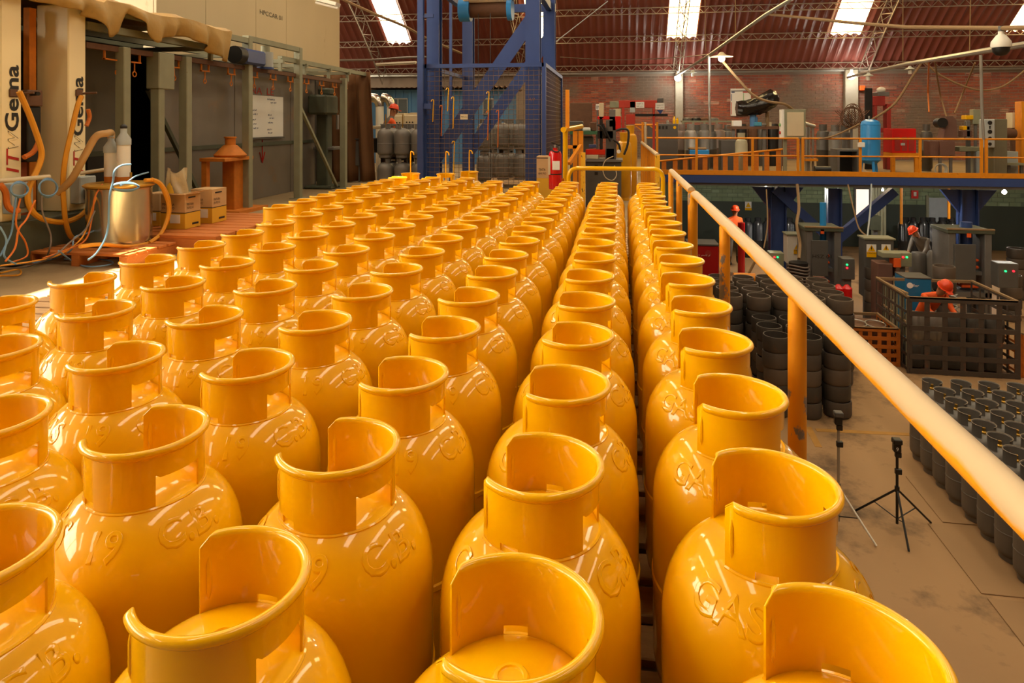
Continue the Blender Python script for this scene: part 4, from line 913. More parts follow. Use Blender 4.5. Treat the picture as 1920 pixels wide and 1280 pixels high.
for sx in (q[0] + 0.05, q[3] + 0.2): B().box(sx, 15.7, 0, sx + 0.06, 15.76, 1.2).to('leg', Gry, t)

def person(label, loc, rz, lean, head_off, mats, arms, scale=1.0, sit=0.0):
    """standing figure, joints as one skinned skeleton; lean bends the trunk forward (local -Y)"""
    t = thing('person', label, 'person', loc, rz=rz)
    hip = Vector((0, 0, 0.93 - sit)); ch = hip + Vector((0, -math.sin(lean) * 0.42, math.cos(lean) * 0.42)); nk = ch + Vector((0, -math.sin(lean) * 0.14, math.cos(lean) * 0.14)); hd = nk + Vector(head_off) * 0.17
    J = {'hip': (hip, 0.15), 'waist': (hip.lerp(ch, 0.45), 0.14), 'chest': (ch, 0.165), 'neck': (nk, 0.06), 'head': (hd, 0.095), 'crown': (hd + Vector(head_off) * 0.09, 0.08)}
    Ed = [('hip', 'waist'), ('waist', 'chest'), ('chest', 'neck'), ('neck', 'head'), ('head', 'crown')]
    tag = {}
    for s_, nm in ((-1, 'l'), (1, 'r')):
        sh = ch + Vector((s_ * 0.19, 0, 0.05)); el, wr = [Vector((s_ * a[0], a[1], a[2])) for a in arms]
        el = sh + el; wr = el + wr; dr = (wr - el).normalized(); pm = wr + dr * 0.07
        J.update({'sh'+nm: (sh, 0.07), 'el'+nm: (el, 0.05), 'wr'+nm: (wr, 0.034), 'pm'+nm: (pm, 0.032)})
        Ed += [('chest', 'sh'+nm), ('sh'+nm, 'el'+nm), ('el'+nm, 'wr'+nm), ('wr'+nm, 'pm'+nm)]
        sd_ = dr.cross(Vector((0, 0, 1))).normalized() if abs(dr.z) < 0.95 else Vector((1, 0, 0))
        for q_, (off, ln) in enumerate(((-0.027, 0.065), (-0.009, 0.08), (0.009, 0.075), (0.027, 0.06))):
            a_ = pm + sd_ * off + dr * 0.03; b_ = a_ + dr * ln * 0.6; c_ = b_ + (dr + Vector((0, 0, -0.7))).normalized() * ln * 0.5
            J.update({'f%d%s' % (q_, nm): (a_, 0.01), 'g%d%s' % (q_, nm): (b_, 0.0095), 'h%d%s' % (q_, nm): (c_, 0.008)}); Ed += [('pm'+nm, 'f%d%s' % (q_, nm)), ('f%d%s' % (q_, nm), 'g%d%s' % (q_, nm)), ('g%d%s' % (q_, nm), 'h%d%s' % (q_, nm))]
        th = wr + dr * 0.03 - sd_ * s_ * 0.04; J['th'+nm] = (th, 0.011); J['ti'+nm] = (th + dr * 0.045, 0.009); Ed += [('wr'+nm, 'th'+nm), ('th'+nm, 'ti'+nm)]
        hp = hip + Vector((s_ * 0.1, 0, -0.06)); kn = Vector((s_ * 0.12, -0.04 - sit * 0.6, 0.5 - sit * 0.35)); an = Vector((s_ * 0.13, 0.03, 0.09)); to = Vector((s_ * 0.14, -0.13, 0.04))
        J.update({'hp'+nm: (hp, 0.1), 'kn'+nm: (kn, 0.07), 'an'+nm: (an, 0.05), 'to'+nm: (to, 0.045)}); Ed += [('hip', 'hp'+nm), ('hp'+nm, 'kn'+nm), ('kn'+nm, 'an'+nm), ('an'+nm, 'to'+nm)]
    ks = list(J); me = bpy.data.meshes.new('skeleton'); me.from_pydata([J[k_][0] for k_ in ks], [(ks.index(a), ks.index(b)) for a, b in Ed], [])
    ob = bpy.data.objects.new('skeleton', me); C.objects.link(ob); sk = ob.modifiers.new('k', 'SKIN'); sk.use_smooth_shade = True
    for i, k_ in enumerate(ks): me.skin_vertices[0].data[i].radius = (J[k_][1], J[k_][1]); me.skin_vertices[0].data[i].use_root = (k_ == 'hip')
    ob.modifiers.new('s', 'SUBSURF').levels = 1
    dg = bpy.context.evaluated_depsgraph_get(); m2 = bpy.data.meshes.new_from_object(ob.evaluated_get(dg)); bpy.data.objects.remove(ob)
    m2.name = 'body'; m2.materials.clear()
    for m_ in mats: m2.materials.append(m_)                # 0 skin 1 top 2 sleeves 3 trousers 4 boots
    for p_ in m2.polygons:
        c_ = p_.center; best = min(ks, key=lambda k_: (J[k_][0] - c_).length - J[k_][1])
        p_.material_index = 0 if best in ('neck', 'head', 'crown') or best[:2] in ('wr', 'pm', 'th', 'ti') or best[0] in 'fg' or best[:2] in ('h0', 'h1', 'h2', 'h3') else 2 if best[:2] in ('sh', 'el') else 4 if best[:2] in ('to', 'an') else 3 if best[:2] in ('kn', 'hp') or best == 'hip' else 1
        p_.use_smooth = True
    o = bpy.data.objects.new('body', m2); C.objects.link(o); o.parent = t
    up = Vector(head_off).normalized(); c_ = hd + up * 0.05
    hm = B(); R3 = Vector((0, 0, 1)).rotation_difference(up).to_matrix()
    hm.lathe([(0.0, 0.13), (0.05, 0.122), (0.09, 0.095), (0.112, 0.05), (0.118, 0.0), (0.135, -0.004), (0.135, -0.012), (0.11, -0.01)], 20)
    hm.prism([(-0.07, -0.1), (0.07, -0.1), (0.045, -0.19), (-0.045, -0.19)], 'z', -0.012, 0.0)
    hm.v = [tuple(R3 @ Vector(v_) + c_) for v_ in hm.v]; WORG[t.name] = (0, 0, 0)
    hm.to('helmet', HelR, t, True)
    fc = Vector((0, -1, 0)); fwd = (fc - up * fc.dot(up)).normalized(); sdv = up.cross(fwd)
    h0 = hd + up * 0.0
    B().sph(tuple(h0 + fwd * 0.1 - up * 0.01), (0.018, 0.022, 0.025), 8, 6).to('nose', mats[0], t, True)
    for s_ in (-1, 1):
        B().sph(tuple(h0 + fwd * 0.085 + sdv * s_ * 0.035 + up * 0.015), 0.013, 8, 6).to('eye', Ink, t, True); B().sph(tuple(h0 + sdv * s_ * 0.098), (0.016, 0.025, 0.035), 8, 6).to('ear', mats[0], t, True)
    B().sph(tuple(h0 + fwd * 0.088 - up * 0.05), (0.03, 0.01, 0.008), 8, 5).to('mouth', mat('lips', '8A4A3A', 0.5), t, True)
    WORG[t.name] = tuple(loc); t.scale = (scale,) * 3
    return t
p = atY(719, 240, 15.3)
person('person in orange sleeves and red helmet leaning over the furnace', (p.x + 0.05, 15.2, 0), PI - 0.9, 0.35, (0.05, -0.25, 0.97), [Skn, ClG, HiV, ClG, Blk], [(0.05, -0.1, -0.26), (-0.05, -0.22, -0.04)])

# ------------------------------------------------------------------ between tower and mezzanine
Y = 9.2; p = atY(1041, 352, Y); x = p.x; z0 = zf(1041, 354, Y); z1 = zf(1041, 281, Y)
t = thing('fire_extinguisher', 'red fire extinguisher hung on the yellow post beside the cage', 'extinguisher', (x, Y, z0))
B().lathe([(0, z0), (0.085, z0), (0.09, z0 + 0.02), (0.09, z1 - 0.06), (0.075, z1 - 0.02), (0.03, z1), (0.03, z1 + 0.03), (0, z1 + 0.03)], 28, (x, Y, 0)).to('bottle', RedX, t, True)
B().box(x - 0.03, Y - 0.095, z0 + 0.27, x + 0.07, Y - 0.08, z0 + 0.39).to('instruction_label', Pap, t); B().box(x - 0.092, Y - 0.03, z0 + 0.2, x - 0.06, Y - 0.075, z0 + 0.45).to('side_label', Crm, t)
B().lathe([(0.0915, z0 + 0.2), (0.0925, z0 + 0.2), (0.0925, z0 + 0.215), (0.0915, z0 + 0.215)], 28, (x, Y, 0)).to('band', Blk, t, True)
B().cyl((x, Y, z1 + 0.02), (x, Y, z1 + 0.07), 0.02, n=12).to('valve', Zin, t, True); B().bar((x - 0.05, Y, z1 + 0.1), (x + 0.06, Y, z1 + 0.06), 0.02, 0.015).to('lever', Blk, t)
B().tube(spl([(x + 0.02, Y, z1 + 0.05), (x + 0.06, Y - 0.03, z1 + 0.04), (x + 0.05, Y - 0.07, z1 - 0.02), (x - 0.02, Y - 0.08, z1 - 0.01), (x - 0.06, Y - 0.05, z1 + 0.06)], 5), 0.01, 8).to('hose', Blk, t, True)
B().box(x - 0.02, Y + 0.085, z0 + 0.1, x + 0.12, Y + 0.11, z0 + 0.14).to('bracket', Ora, t)
B().cyl((x, Y, 0), (x, Y, z0), 0.03, n=10).to('stand_pipe', Ora, t, True)
q = pb(1006, 293, 1034, 345, 9.6, 0.3); t = thing('paint_carton', 'tall printed carton reading TINTA EM PO behind the extinguisher', 'carton', ((q[0]+q[3])/2, 9.75, 0))
hm_ = zf(1020, 334, 9.6)
B().box(q[0], q[1], hm_, q[3], q[4], q[5], 0.003).to('card_upper_half', Crd, t); B().box(q[0], q[1], 0, q[3], q[4], hm_, 0.003).to('yellow_lower_half', CrdY, t); B().box(q[0], q[1] - 0.002, q[5] - 0.03, q[3], q[1], q[5] - 0.018).to('printed_bar', Ink, t)
write('TINTA', t, Ink, (q[0] + 0.03, q[1] - 0.003, zf(1015, 320, 9.6)), (1, 0, 0), (0, 0, 1), 0.035, 0.1); write('EM P\u00d3', t, Ink, (q[0] + 0.03, q[1] - 0.003, zf(1015, 327, 9.6)), (1, 0, 0), (0, 0, 1), 0.035, 0.11)
# yellow gate posts
Y = 9.5; t = thing('gate_frame', 'yellow pipe gate with a tall channel post beside the extinguisher', 'gate', (atY(1075, 300, Y).x, Y, 0))
xx = lambda px, Y=9.5: atY(px, 300, Y).x
B().cyl((xx(1060), Y, 0), (xx(1060), Y, zf(1060, 243, Y)), 0.036, n=12).to('post', Yel, t, True); B().box(xx(1060), Y + 0.02, zf(1064, 240, Y), xx(1067), Y + 0.08, zf(1064, 168, Y)).to('channel_post', Ora, t)
B().tube([(xx(1058), Y - 0.15, zf(1058, 243, Y)), (xx(1063), Y + 0.2, zf(1058, 242, Y)), (xx(1082), Y + 1.0, zf(1082, 238, Y))], 0.04, 12).to('top_pipe', Yel, t, True)
for px in (1074, 1085): B().box(xx(px) - 0.035, Y + 0.5, 0, xx(px) + 0.035, Y + 0.57, zf(px, 246, Y)).to('bar', Ora, t)
B().bar((xx(1066), Y + 0.1, 0.75), (xx(1086), Y + 0.4, 1.0), 0.05, 0.05).to('handle', Ora, t); B().box(xx(1060), Y + 0.5, 0.95, xx(1085), Y + 0.55, 1.0).to('cross_bar', Ora, t)
Haz = mat('chipped_hazard_paint', 'E0A820', 0.5, 0, 0.1, 8, spot=('2A2018', 0.56, 16, 0.03), stretch=(1, 1, 0.5))
for px, y0, Y, lb in ((1093, 286, 8.9, 'left chipped yellow and black gate post'), (1233, 291, 9.0, 'right chipped yellow and black gate post')):
    x = atY(px, 300, Y).x; t = thing('hazard_post', lb, 'post', (x, Y, 0), 'chipped hazard posts'); B().box(x - 0.03, Y, 0, x + 0.03, Y + 0.06, zf(px, y0, Y)).to('post', Haz, t); B().box(x - 0.06, Y - 0.03, 0, x + 0.06, Y + 0.09, 0.012).to('base_plate', Haz, t)
# corridor rail running away
t = thing('corridor_rail', 'yellow pipe railing running back along the corridor', 'railing', (0.55, 11.5, 0))
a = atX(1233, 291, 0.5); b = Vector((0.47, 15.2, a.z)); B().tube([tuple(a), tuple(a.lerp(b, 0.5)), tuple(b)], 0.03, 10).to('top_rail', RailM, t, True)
for k in range(6): q_ = a.lerp(b, 0.08 + 0.18 * k); B().box(q_.x - 0.025, q_.y - 0.06, 0, q_.x + 0.025, q_.y + 0.06, q_.z).to('post', Ora, t)
# hydraulic press
Y = 10.6; X_ = lambda px, Y=10.6: atY(px, 300, Y).x
t = thing('hydraulic_press', 'dark grey hydraulic press with hoses, gauge and red covers', 'press', (X_(1132), Y, 0))
q = pb(1098, 303, 1165, 345, Y, 0.6); B().box(q[0], Y, 0, q[3], Y + 0.6, q[5], 0.01).to('cabinet', GryD, t); B().box(q[0] - 0.02, Y - 0.05, q[5], q[3] + 0.02, Y + 0.65, q[5] + 0.03).to('table', Gry, t)
for px, y0 in ((1118, 312), (1118, 325)): q = pb(px - 3, y0 - 3, px + 3, y0 + 3, Y - 0.01, 0.01); B().box(*q).to('latch', Blk, t)
for (a, b, c_, d), m_, nm, dd in (((1124, 218, 1130, 280), Blk, 'rod', 0.05), ((1136, 225, 1155, 300), GryD, 'column', 0.2), ((1120, 218, 1150, 224), RedX, 'red_cover', 0.25), ((1148, 218, 1164, 245), RedX, 'red_cover', 0.2), ((1123, 193, 1132, 222), Crm, 'cream_panel', 0.15), ((1142, 205, 1154, 238), Gry, 'valve_block', 0.15), ((1135, 278, 1152, 298), GryD, 'die_block', 0.2), ((1120, 245, 1150, 260), Blk, 'ram_head', 0.2), ((1098, 280, 1135, 290), RedX, 'red_tray', 0.3), ((1099, 290, 1122, 298), Crm, 'paper_stack', 0.25), ((1104, 271, 1118, 277), InkB, 'blue_box', 0.1)):
    q = pb(a, b, c_, d, Y + 0.1, dd); B().box(*q, 0.006).to(nm, m_, t)
for pts in ([(1155, 245), (1165, 242), (1178, 245), (1177, 270), (1170, 290)], [(1130, 232), (1138, 250), (1145, 265)], [(1150, 262), (1160, 270), (1163, 285)], [(1120, 234), (1128, 238), (1136, 255)]):
    B().tube(spl([tuple(atY(a, b, Y + 0.05)) for a, b in pts], 5), 0.018, 8).to('black_hose', Blk, t, True)
B().tube(spl([tuple(atY(a, b, Y - 0.05)) for a, b in ((1150, 293), (1136, 300), (1130, 315), (1135, 332), (1148, 338), (1156, 328), (1152, 310))], 5), 0.008, 6).to('white_tube', Crm, t, True)
q = atY(1160, 284, Y); B().cyl((q.x, Y, q.z), (q.x, Y + 0.03, q.z), 0.03, n=16).to('pressure_gauge', Pap, t, True)
# tall yellow cylinders behind the press
YC2 = mat('ochre_yellow_cylinder', 'E0A010', 0.35, 0, 0.05, 4, coat=0.4)
for px, y0, y1, Y, rr, lb in ((1170, 248, 352, 11.7, 0.128, 'front tall yellow cylinder right of the press'), (1182, 235, 300, 12.4, 0.125, 'rear tall yellow cylinder right of the press')):
    x = X_(px, Y); z1 = zf(px, y0, Y); t = thing('tall_yellow_cylinder', lb, 'gas cylinder', (x, Y, 0), 'tall yellow cylinders right of the press')
    B().lathe([(0, 0.02), (rr * 0.6, 0.02), (rr, 0.1), (rr, z1 - 0.55), (rr * 0.99, z1 - 0.54), (rr * 0.99, z1 - 0.53), (rr, z1 - 0.52), (rr, z1 - 0.27), (rr * 0.85, z1 - 0.18), (rr * 0.45, z1 - 0.14), (0, z1 - 0.13)], 28, (x, Y, 0)).to('body', YC2, t, True)
    B().lathe([(rr * 0.55, z1 - 0.17), (rr * 0.58, z1 - 0.02), (rr * 0.62, z1 - 0.005), (rr * 0.58, z1), (rr * 0.52, z1 - 0.01), (rr * 0.5, z1 - 0.16)], 28, (x, Y, 0)).to('collar', YC2, t, True)
    B().lathe([(rr * 0.7, 0), (rr * 0.75, 0), (rr * 0.75, 0.06), (rr * 0.7, 0.06)], 28, (x, Y, 0)).to('foot_ring', YC2, t, True)
# red gantry saw, dark cabinet, bench by the wall
Y = 15.5; t = thing('red_gantry', 'red portal machine with white signs in front of the brick wall', 'machine', (X_(1200, Y), Y, 0))
for q4, m_, nm, dd in (((1160, 188, 1232, 202), Red, 'top_beam', 0.3), ((1166, 202, 1171, 330), Red, 'upright', 0.15), ((1224, 202, 1228, 330), Red, 'upright', 0.15), ((1174, 214, 1191, 233), Red, 'red_guard', 0.1), ((1191, 213, 1252, 218), Blk, 'black_rail', 0.1), ((1181, 190, 1191, 211), GryL, 'switch_box', 0.1), ((1143, 190, 1161, 202), Grn, 'green_panel', 0.1), ((1233, 184, 1244, 192), GryD, 'motor', 0.2), ((1150, 204, 1164, 222), Crm, 'lamp_box', 0.12)):
    q = pb(*q4, Y, dd)
    if nm == 'upright': q = (q[0], q[1], 0.0, q[3], q[4], q[5])
    B().box(*q, 0.006).to(nm, m_, t)
for q4, s1, s2 in (((1192, 191, 1208, 202), '', ''), ((1229, 193, 1246, 205), '', '')):
    q = pb(*q4, Y - 0.02, 0.01); B().box(*q).to('sign', Pap, t)
    for k in range(2): scrawl(t, Ink, (q[0] + 0.02, q[1] - 0.003, q[2] + (q[5]-q[2]) * (0.55 - 0.42 * k)), (1, 0, 0), (0, 0, 1), (q[5]-q[2]) * 0.28, (q[3]-q[0]) - 0.05, 'printed_line', k)
q = atY(1161, 201, Y); B().lathe([(0.06, 0), (0.06, 0.05), (0.045, 0.1), (0, 0.115)], 16, (q.x, Y + 0.06, q.z)).to('red_beacon', HelR, t, True)
B().prism([(X_(1232, Y), zf(1238, 206, Y)), (X_(1244, Y), zf(1238, 206, Y)), (X_(1239, Y), zf(1238, 213, Y)), (X_(1237, Y), zf(1238, 213, Y))], 'y', Y, Y + 0.1).to('blue_hopper', Blu, t)
Y = 18.2; q = pb(1215, 232, 1271, 300, Y, 0.8); t = thing('dark_cabinet', 'large dark grey cabinet with a yellow oval badge behind the railing', 'cabinet', ((q[0]+q[3])/2, Y, 0))
B().box(q[0], Y, 0, q[3], Y + 0.8, q[5], 0.015).to('body', GryD, t); e_ = atY(1265, 239, Y); B().cyl((e_.x, Y - 0.006, e_.z), (e_.x, Y, e_.z), 0.04, n=20).to('yellow_badge', Yel, t, True)
for k in range(3): B().box(q[0] + 0.28 + 0.09*k, Y - 0.004, q[5] - 0.14, q[0] + 0.33 + 0.09*k, Y, q[5] - 0.06).to('vent_slot', Blk, t)
for px, h, m_, nm, lb in ((1252, 0.1, Sil, 'spray_can', 'small silver can on the dark cabinet'), (1264, 0.2, Yel, 'yellow_tool', 'left yellow tool standing on the dark cabinet'), (1270, 0.16, Yel, 'yellow_tool', 'right yellow tool standing on the dark cabinet')):
    x = X_(px, Y + 0.2); B().lathe([(0, 0), (0.035, 0), (0.035, h * 0.7), (0.02, h * 0.8), (0.02, h), (0, h)], 14, (x, Y + 0.2, q[5])).top(nm, m_, lb, 'can' if 'can' in nm else 'tool', smooth=True)
Y = 14.5; t = thing('work_bench', 'cluttered green-topped bench left of the press', 'bench', (X_(1090, Y), Y, 0))
q = pb(1068, 246, 1120, 252, Y, 0.7); B().box(*q).to('top', mat('green_bench_top', '3A6A4A', 0.6), t)
for px in (1070, 1117): B().box(X_(px, Y), Y + 0.05, 0, X_(px, Y) + 0.06, Y + 0.11, q[2]).to('leg', GryD, t)
B().box(q[0] + 0.1, Y + 0.2, 0, q[3] - 0.1, Y + 0.6, q[2] - 0.05, 0.02).to('drawer_unit', GryD, t)
zt_ = q[5]
for px, w_, h, m_, nm, lb in ((1078, 0.35, 0.22, GryD, 'tool_case', 'dark tool case on the green bench'), (1102, 0.22, 0.08, Pap, 'paper_pile', 'pile of papers on the green bench'), (1112, 0.14, 0.2, Rst, 'vice', 'rusty vice on the green bench')):
    x = X_(px, Y + 0.2); B().box(x - w_/2, Y + 0.1, zt_, x + w_/2, Y + 0.4, zt_ + h, 0.02).top(nm, m_, lb, nm.replace('_', ' '))
q = pb(1117, 195, 1124, 206, 16.0, 0.01); t = thing('wall_notice', 'small white notice with two bold letters above the green bench', 'notice', (q[0], 16, q[2])); B().box(*q).to('sheet', Pap, t); write('EP', t, Ink, (q[0] + 0.02, 15.997, q[2] + 0.03), (1, 0, 0), (0, 0, 1), 0.07, 0.05)
B().box(q[0] + 0.02, 16.01, 0, q[0] + 0.06, 16.04, q[5]).to('stake', Gry, t)
Y = 15.9; q = pb(1069, 192, 1110, 235, Y, 0.2); B().box(q[0], Y, 0.0, q[3], Y + 0.2, q[5], 0.02).top('panel_rack', Rst, 'rust-brown steel panel standing behind the bench', 'panel')
# little yellow scaffold posts
Y = 17.0; t = thing('pipe_stand', 'yellow pipe stand before the dark cabinet', 'stand', (X_(1215, Y), Y, 0))
for px in (1205, 1210, 1232): B().cyl((X_(px, Y), Y, 0), (X_(px, Y), Y, zf(px, 229, Y)), 0.03, n=10).to('upright', Ora if px != 1210 else Crm, t, True)
B().cyl((X_(1190, Y), Y, zf(1215, 234, Y)), (X_(1232, Y), Y, zf(1215, 234, Y)), 0.025, n=10).to('cross_pipe', Ora, t, True)
for px, s_ in ((1205, -1), (1232, -1)): B().bar((X_(px, Y), Y, zf(1215, 246, Y)), (X_(px, Y) + s_ * 0.18, Y, zf(1215, 235, Y)), 0.03, 0.03).to('strut', Ora, t)

# ------------------------------------------------------------------ mezzanine: cylinders, machines
def gas(px, Y, r, y0, m, lb, grp, y1=None, name='steel_cylinder', coll=True):
    x = X_(px, Y); h = zf(px, y0, Y); t = thing(name, lb, 'gas cylinder', (x, Y, 0), grp)
    k = h - (0.16 if coll else 0.1)
    B().lathe([(0, 0.03), (r * 0.7, 0.03), (r, 0.1), (r, k * 0.5), (r + 0.006, k * 0.5 + 0.01), (r, k * 0.5 + 0.02), (r, k - 0.12), (r * 0.85, k - 0.04), (r * 0.45, k), (0, k + 0.01)], 24, (x, Y, 0)).to('body', m, t, True)
    B().lathe([(r * 0.75, 0), (r * 0.8, 0), (r * 0.8, 0.06), (r * 0.75, 0.06)], 20, (x, Y, 0)).to('foot_ring', m, t, True)
    if coll: B().lathe([(r * 0.6, k - 0.03), (r * 0.62, h), (r * 0.58, h), (r * 0.56, k - 0.03)], 20, (x, Y, 0)).to('collar', m, t, True)
    else: B().lathe([(r * 0.35, k - 0.02), (r * 0.35, h), (0, h)], 16, (x, Y, 0)).to('neck', m, t, True)
    return t
Rust2 = mat('rusty_top_cylinder', '8A7A70', 0.5, 0.3, 0.15, 5, spot=('9A5A34', 0.58, 3, 0.1))
for px, y0, Y, r, m, lb in ((1278, 233, 19.4, 0.16, Rust2, 'rust-topped grey cylinder beside the dark cabinet'), (1295, 232, 19.0, 0.17, Sil, 'bright silver cylinder behind the railing'), (1320, 232, 19.2, 0.165, GCy, 'grey cylinder right of the bright silver one'), (1347, 232, 20.75, 0.2, Rust2, 'wide rust-topped cylinder behind the vertical conduit'), (1364, 234, 20.9, 0.15, GCy, 'slim grey cylinder left of the work table'),
                            (1307, 234, 20.0, 0.16, GDk, 'dark cylinder in the second row behind the silver one'), (1333, 234, 20.2, 0.16, GDk, 'dark cylinder in the second row behind the conduit'), (1543, 233, 20.0, 0.17, GDk, 'dark cylinder right of the cream cabinet'), (1566, 234, 19.6, 0.17, GCy, 'grey cylinder with black collar left of the blue tank'), (1584, 235, 20.2, 0.17, GDk, 'dark cylinder partly behind the pillar'), (1737, 233, 20.0, 0.15, GDk, 'dark cylinder right of the red cabinet')):
    gas(px, Y, r, y0, m, lb, 'cylinders on the rear mezzanine')
gas(1390, 18.6, 0.16, 249, mat('beige_tank', 'A8A488', 0.4, 0.1), 'beige tank with a white top standing behind the railing', 'cylinders on the rear mezzanine')
# shelf rack with shell rings
Y = 21.5; t = thing('shell_rack', 'green steel rack carrying dark cylinder ends by the wall', 'rack', (X_(1325, Y), Y, 0)); zz = zf(1325, 226, Y)
B().box(X_(1279, Y), Y, zz - 0.05, X_(1376, Y), Y + 0.5, zz).to('shelf', Grn, t); B().box(X_(1279, Y), Y, zz - 0.6, X_(1376, Y), Y + 0.5, zz - 0.55).to('shelf', Grn, t)
for px in (1281, 1300, 1321, 1344, 1374): B().box(X_(px, Y) - 0.03, Y, 0, X_(px, Y) + 0.03, Y + 0.06, zz - 0.05).to('upright', Grn, t)
for i, px in enumerate((1289, 1305, 1322, 1338)):
    r = 0.15; B().lathe([(r * 0.4, 0.0), (r, 0.0), (r, 0.06), (r * 0.8, 0.09), (0, 0.1)], 18, (X_(px, Y + 0.2), Y + 0.22, zz)).top('cylinder_end', (GDk, Blk, Rst, Gry)[i], '%s dished cylinder end on top of the green rack' % ORD[i], 'cylinder end', 'dished ends on the green rack', smooth=True)
for i, px in enumerate((1290, 1312, 1333, 1358, 1391, 1412, 1428, 1450, 1466)):
    r = 0.16; z_ = zz - 0.55 if i < 4 else 0.0; h_ = 0.3 if i < 4 else 1.3
    B().lathe([(0, 0), (r, 0.0), (r, h_ * 0.9), (r * 0.8, h_), (0, h_)], 16, (X_(px, Y + 0.2), Y + 0.25, z_)).top('cylinder_shell', (GDk, Blk, Rst)[i % 3], '%s dark cylinder shell from the left, %s' % (ORD[i], 'under the green rack shelf' if i < 4 else 'along the wall behind the covered machine'), 'cylinder shell', 'dark shells by the brick wall', smooth=True)
# covered machine on a table
Y = 19.3; t = thing('machine_table', 'grey steel work table with a blue vice behind the railing', 'table', (X_(1415, Y), Y, 0)); q = pb(1372, 237, 1468, 242, Y, 0.9); B().box(*q).to('top', Rst, t); ztb = q[5]
for px in (1376, 1434, 1464): B().box(X_(px, Y) - 0.04, Y + 0.05, 0, X_(px, Y) + 0.04, Y + 0.13, q[2]).to('leg', Gry, t)
q = pb(1352, 263, 1384, 274, Y - 0.3, 0.5); B().box(q[0], q[1], 0, q[3], q[4], q[5]).to('lower_block', GryD, t)
v_ = pb(1413, 229, 1436, 237, Y + 0.2, 0.3); t2 = thing('bench_vice', 'blue bench vice on the work table', 'vice', ((v_[0]+v_[3])/2, Y + 0.3, ztb)); B().box(v_[0], v_[1], ztb, v_[3] - 0.1, v_[4], v_[5], 0.02).to('body', mat('vice_blue', '4A90A8', 0.4), t2); B().cyl((v_[0] + 0.08, v_[1] + 0.1, ztb), (v_[0] + 0.08, v_[1] + 0.1, ztb + 0.26), 0.05, n=14).to('jaw', BluL, t2, True); B().cyl((v_[3] - 0.1, v_[1] + 0.15, v_[5] - 0.06), (v_[3] + 0.04, v_[1] + 0.15, v_[5] - 0.06), 0.015, n=8).to('screw', Zin, t2, True)
PlB = mat('black_plastic_film', '1A1816', 0.22, 0, 0.2, 6, bump=0.8, bscale=7)
ctr = [(1381, 203, 12), (1390, 204, 13), (1400, 203, 14), (1412, 200, 15), (1424, 196, 17), (1436, 190, 18), (1446, 186, 17), (1455, 186, 13), (1460, 186, 6)]
bb = B(); V = []; Yp = 19.6; nn = 22
for i, (px, py, r) in enumerate(ctr):
    c_ = atY(px, py, Yp); rr = r * Yp / F
    for k_ in range(nn):
        a = 2 * PI * k_ / nn; w_ = 1 + 0.1 * math.sin(a * 5 + i) + 0.08 * math.sin(a * 9 + i * 2); V.append((c_.x, Yp + 0.3 * (rr / 0.25) * math.sin(a) * w_, c_.z + rr * math.cos(a) * w_))
bb.add(V, [(i*nn + k_, i*nn + (k_+1) % nn, (i+1)*nn + (k_+1) % nn, (i+1)*nn + k_) for i in range(len(ctr) - 1) for k_ in range(nn)] + [tuple(range(nn)), tuple(range((len(ctr)-1)*nn, len(ctr)*nn))])
t = thing('covered_machine', 'machine wrapped in shiny black plastic above the work table', 'machine', (X_(1420, Yp), Yp, ztb)); bb.to('plastic_cover', PlB, t, True)
c_ = atY(1412, 215, Yp); B().cyl((c_.x, Yp, ztb), (c_.x, Yp, c_.z), 0.09, n=14).to('pedestal', BluL, t, True); c_ = atY(1440, 210, Yp); B().cyl((c_.x, Yp + 0.1, ztb), (c_.x, Yp + 0.1, c_.z), 0.05, n=12).to('chain_column', Rop, t, True)
q = pb(1375, 226, 1391, 234, Y + 0.1, 0.3); B().box(q[0], q[1], ztb, q[3], q[4], q[5], 0.01).top('white_box', Pap, 'white cardboard box on the left of the work table', 'box')
q = pb(1436, 219, 1447, 224, Y + 0.4, 0.1); B().box(q[0], q[1], ztb, q[3], q[4], ztb + 0.12, 0.01).top('cream_block', Crm, 'small cream block under the black plastic cover', 'box')
# planning board on the wall
q = pb(1370, 166, 1408, 217, 24.93, 0.04); t = thing('planning_board', 'white planning board with coloured edges on the brick wall', 'board', ((q[0]+q[3])/2, 24.95, q[2])); B().box(*q).to('board', Pap, t); Yb = q[1] - 0.004
for f0, f1, g0_, g1_, m_ in ((0.02, 0.98, 0.9, 0.93, GryD), (0.04, 0.2, 0.85, 0.89, InkB), (0.6, 0.95, 0.85, 0.89, InkR), (0.62, 0.65, 0.05, 0.84, mat('green_ink', '7AB070', 0.6)), (0.02, 0.05, 0.05, 0.5, InkR), (0.02, 0.05, 0.55, 0.8, InkB)):
    B().box(q[0] + (q[3]-q[0])*f0, Yb, q[2] + (q[5]-q[2])*g0_, q[0] + (q[3]-q[0])*f1, Yb + 0.004, q[2] + (q[5]-q[2])*g1_).to('printed_line', m_, t)
# blue tool box, stack
q = pb(1293, 281, 1330, 291, 18.3, 0.3); t = thing('tool_box', 'blue tool box with rags on top behind the railing', 'tool box', ((q[0]+q[3])/2, 18.4, 0)); B().box(q[0], q[1], q[2], q[3], q[4], q[5], 0.01).to('box', BluT, t); B().box(q[0] - 0.02, q[1] + 0.02, q[5], q[3] - 0.06, q[4], q[5] + 0.06, 0.02).to('rag', Rop, t); B().box(q[0] + 0.02, q[1] + 0.03, 0, q[3] - 0.02, q[4] - 0.03, q[2], 0.01).to('crate', Rst, t)
q = pb(1255, 285, 1270, 300, 18.6, 0.3); B().lathe([(0, 0), (0.1, 0), (0.12, 0.3), (0.115, 0.3), (0.1, 0.02), (0, 0.02)], 18, ((q[0]+q[3])/2, 18.7, 0)).top('bucket', GryL, 'small grey bucket before the dark cabinet', 'bucket', smooth=True)
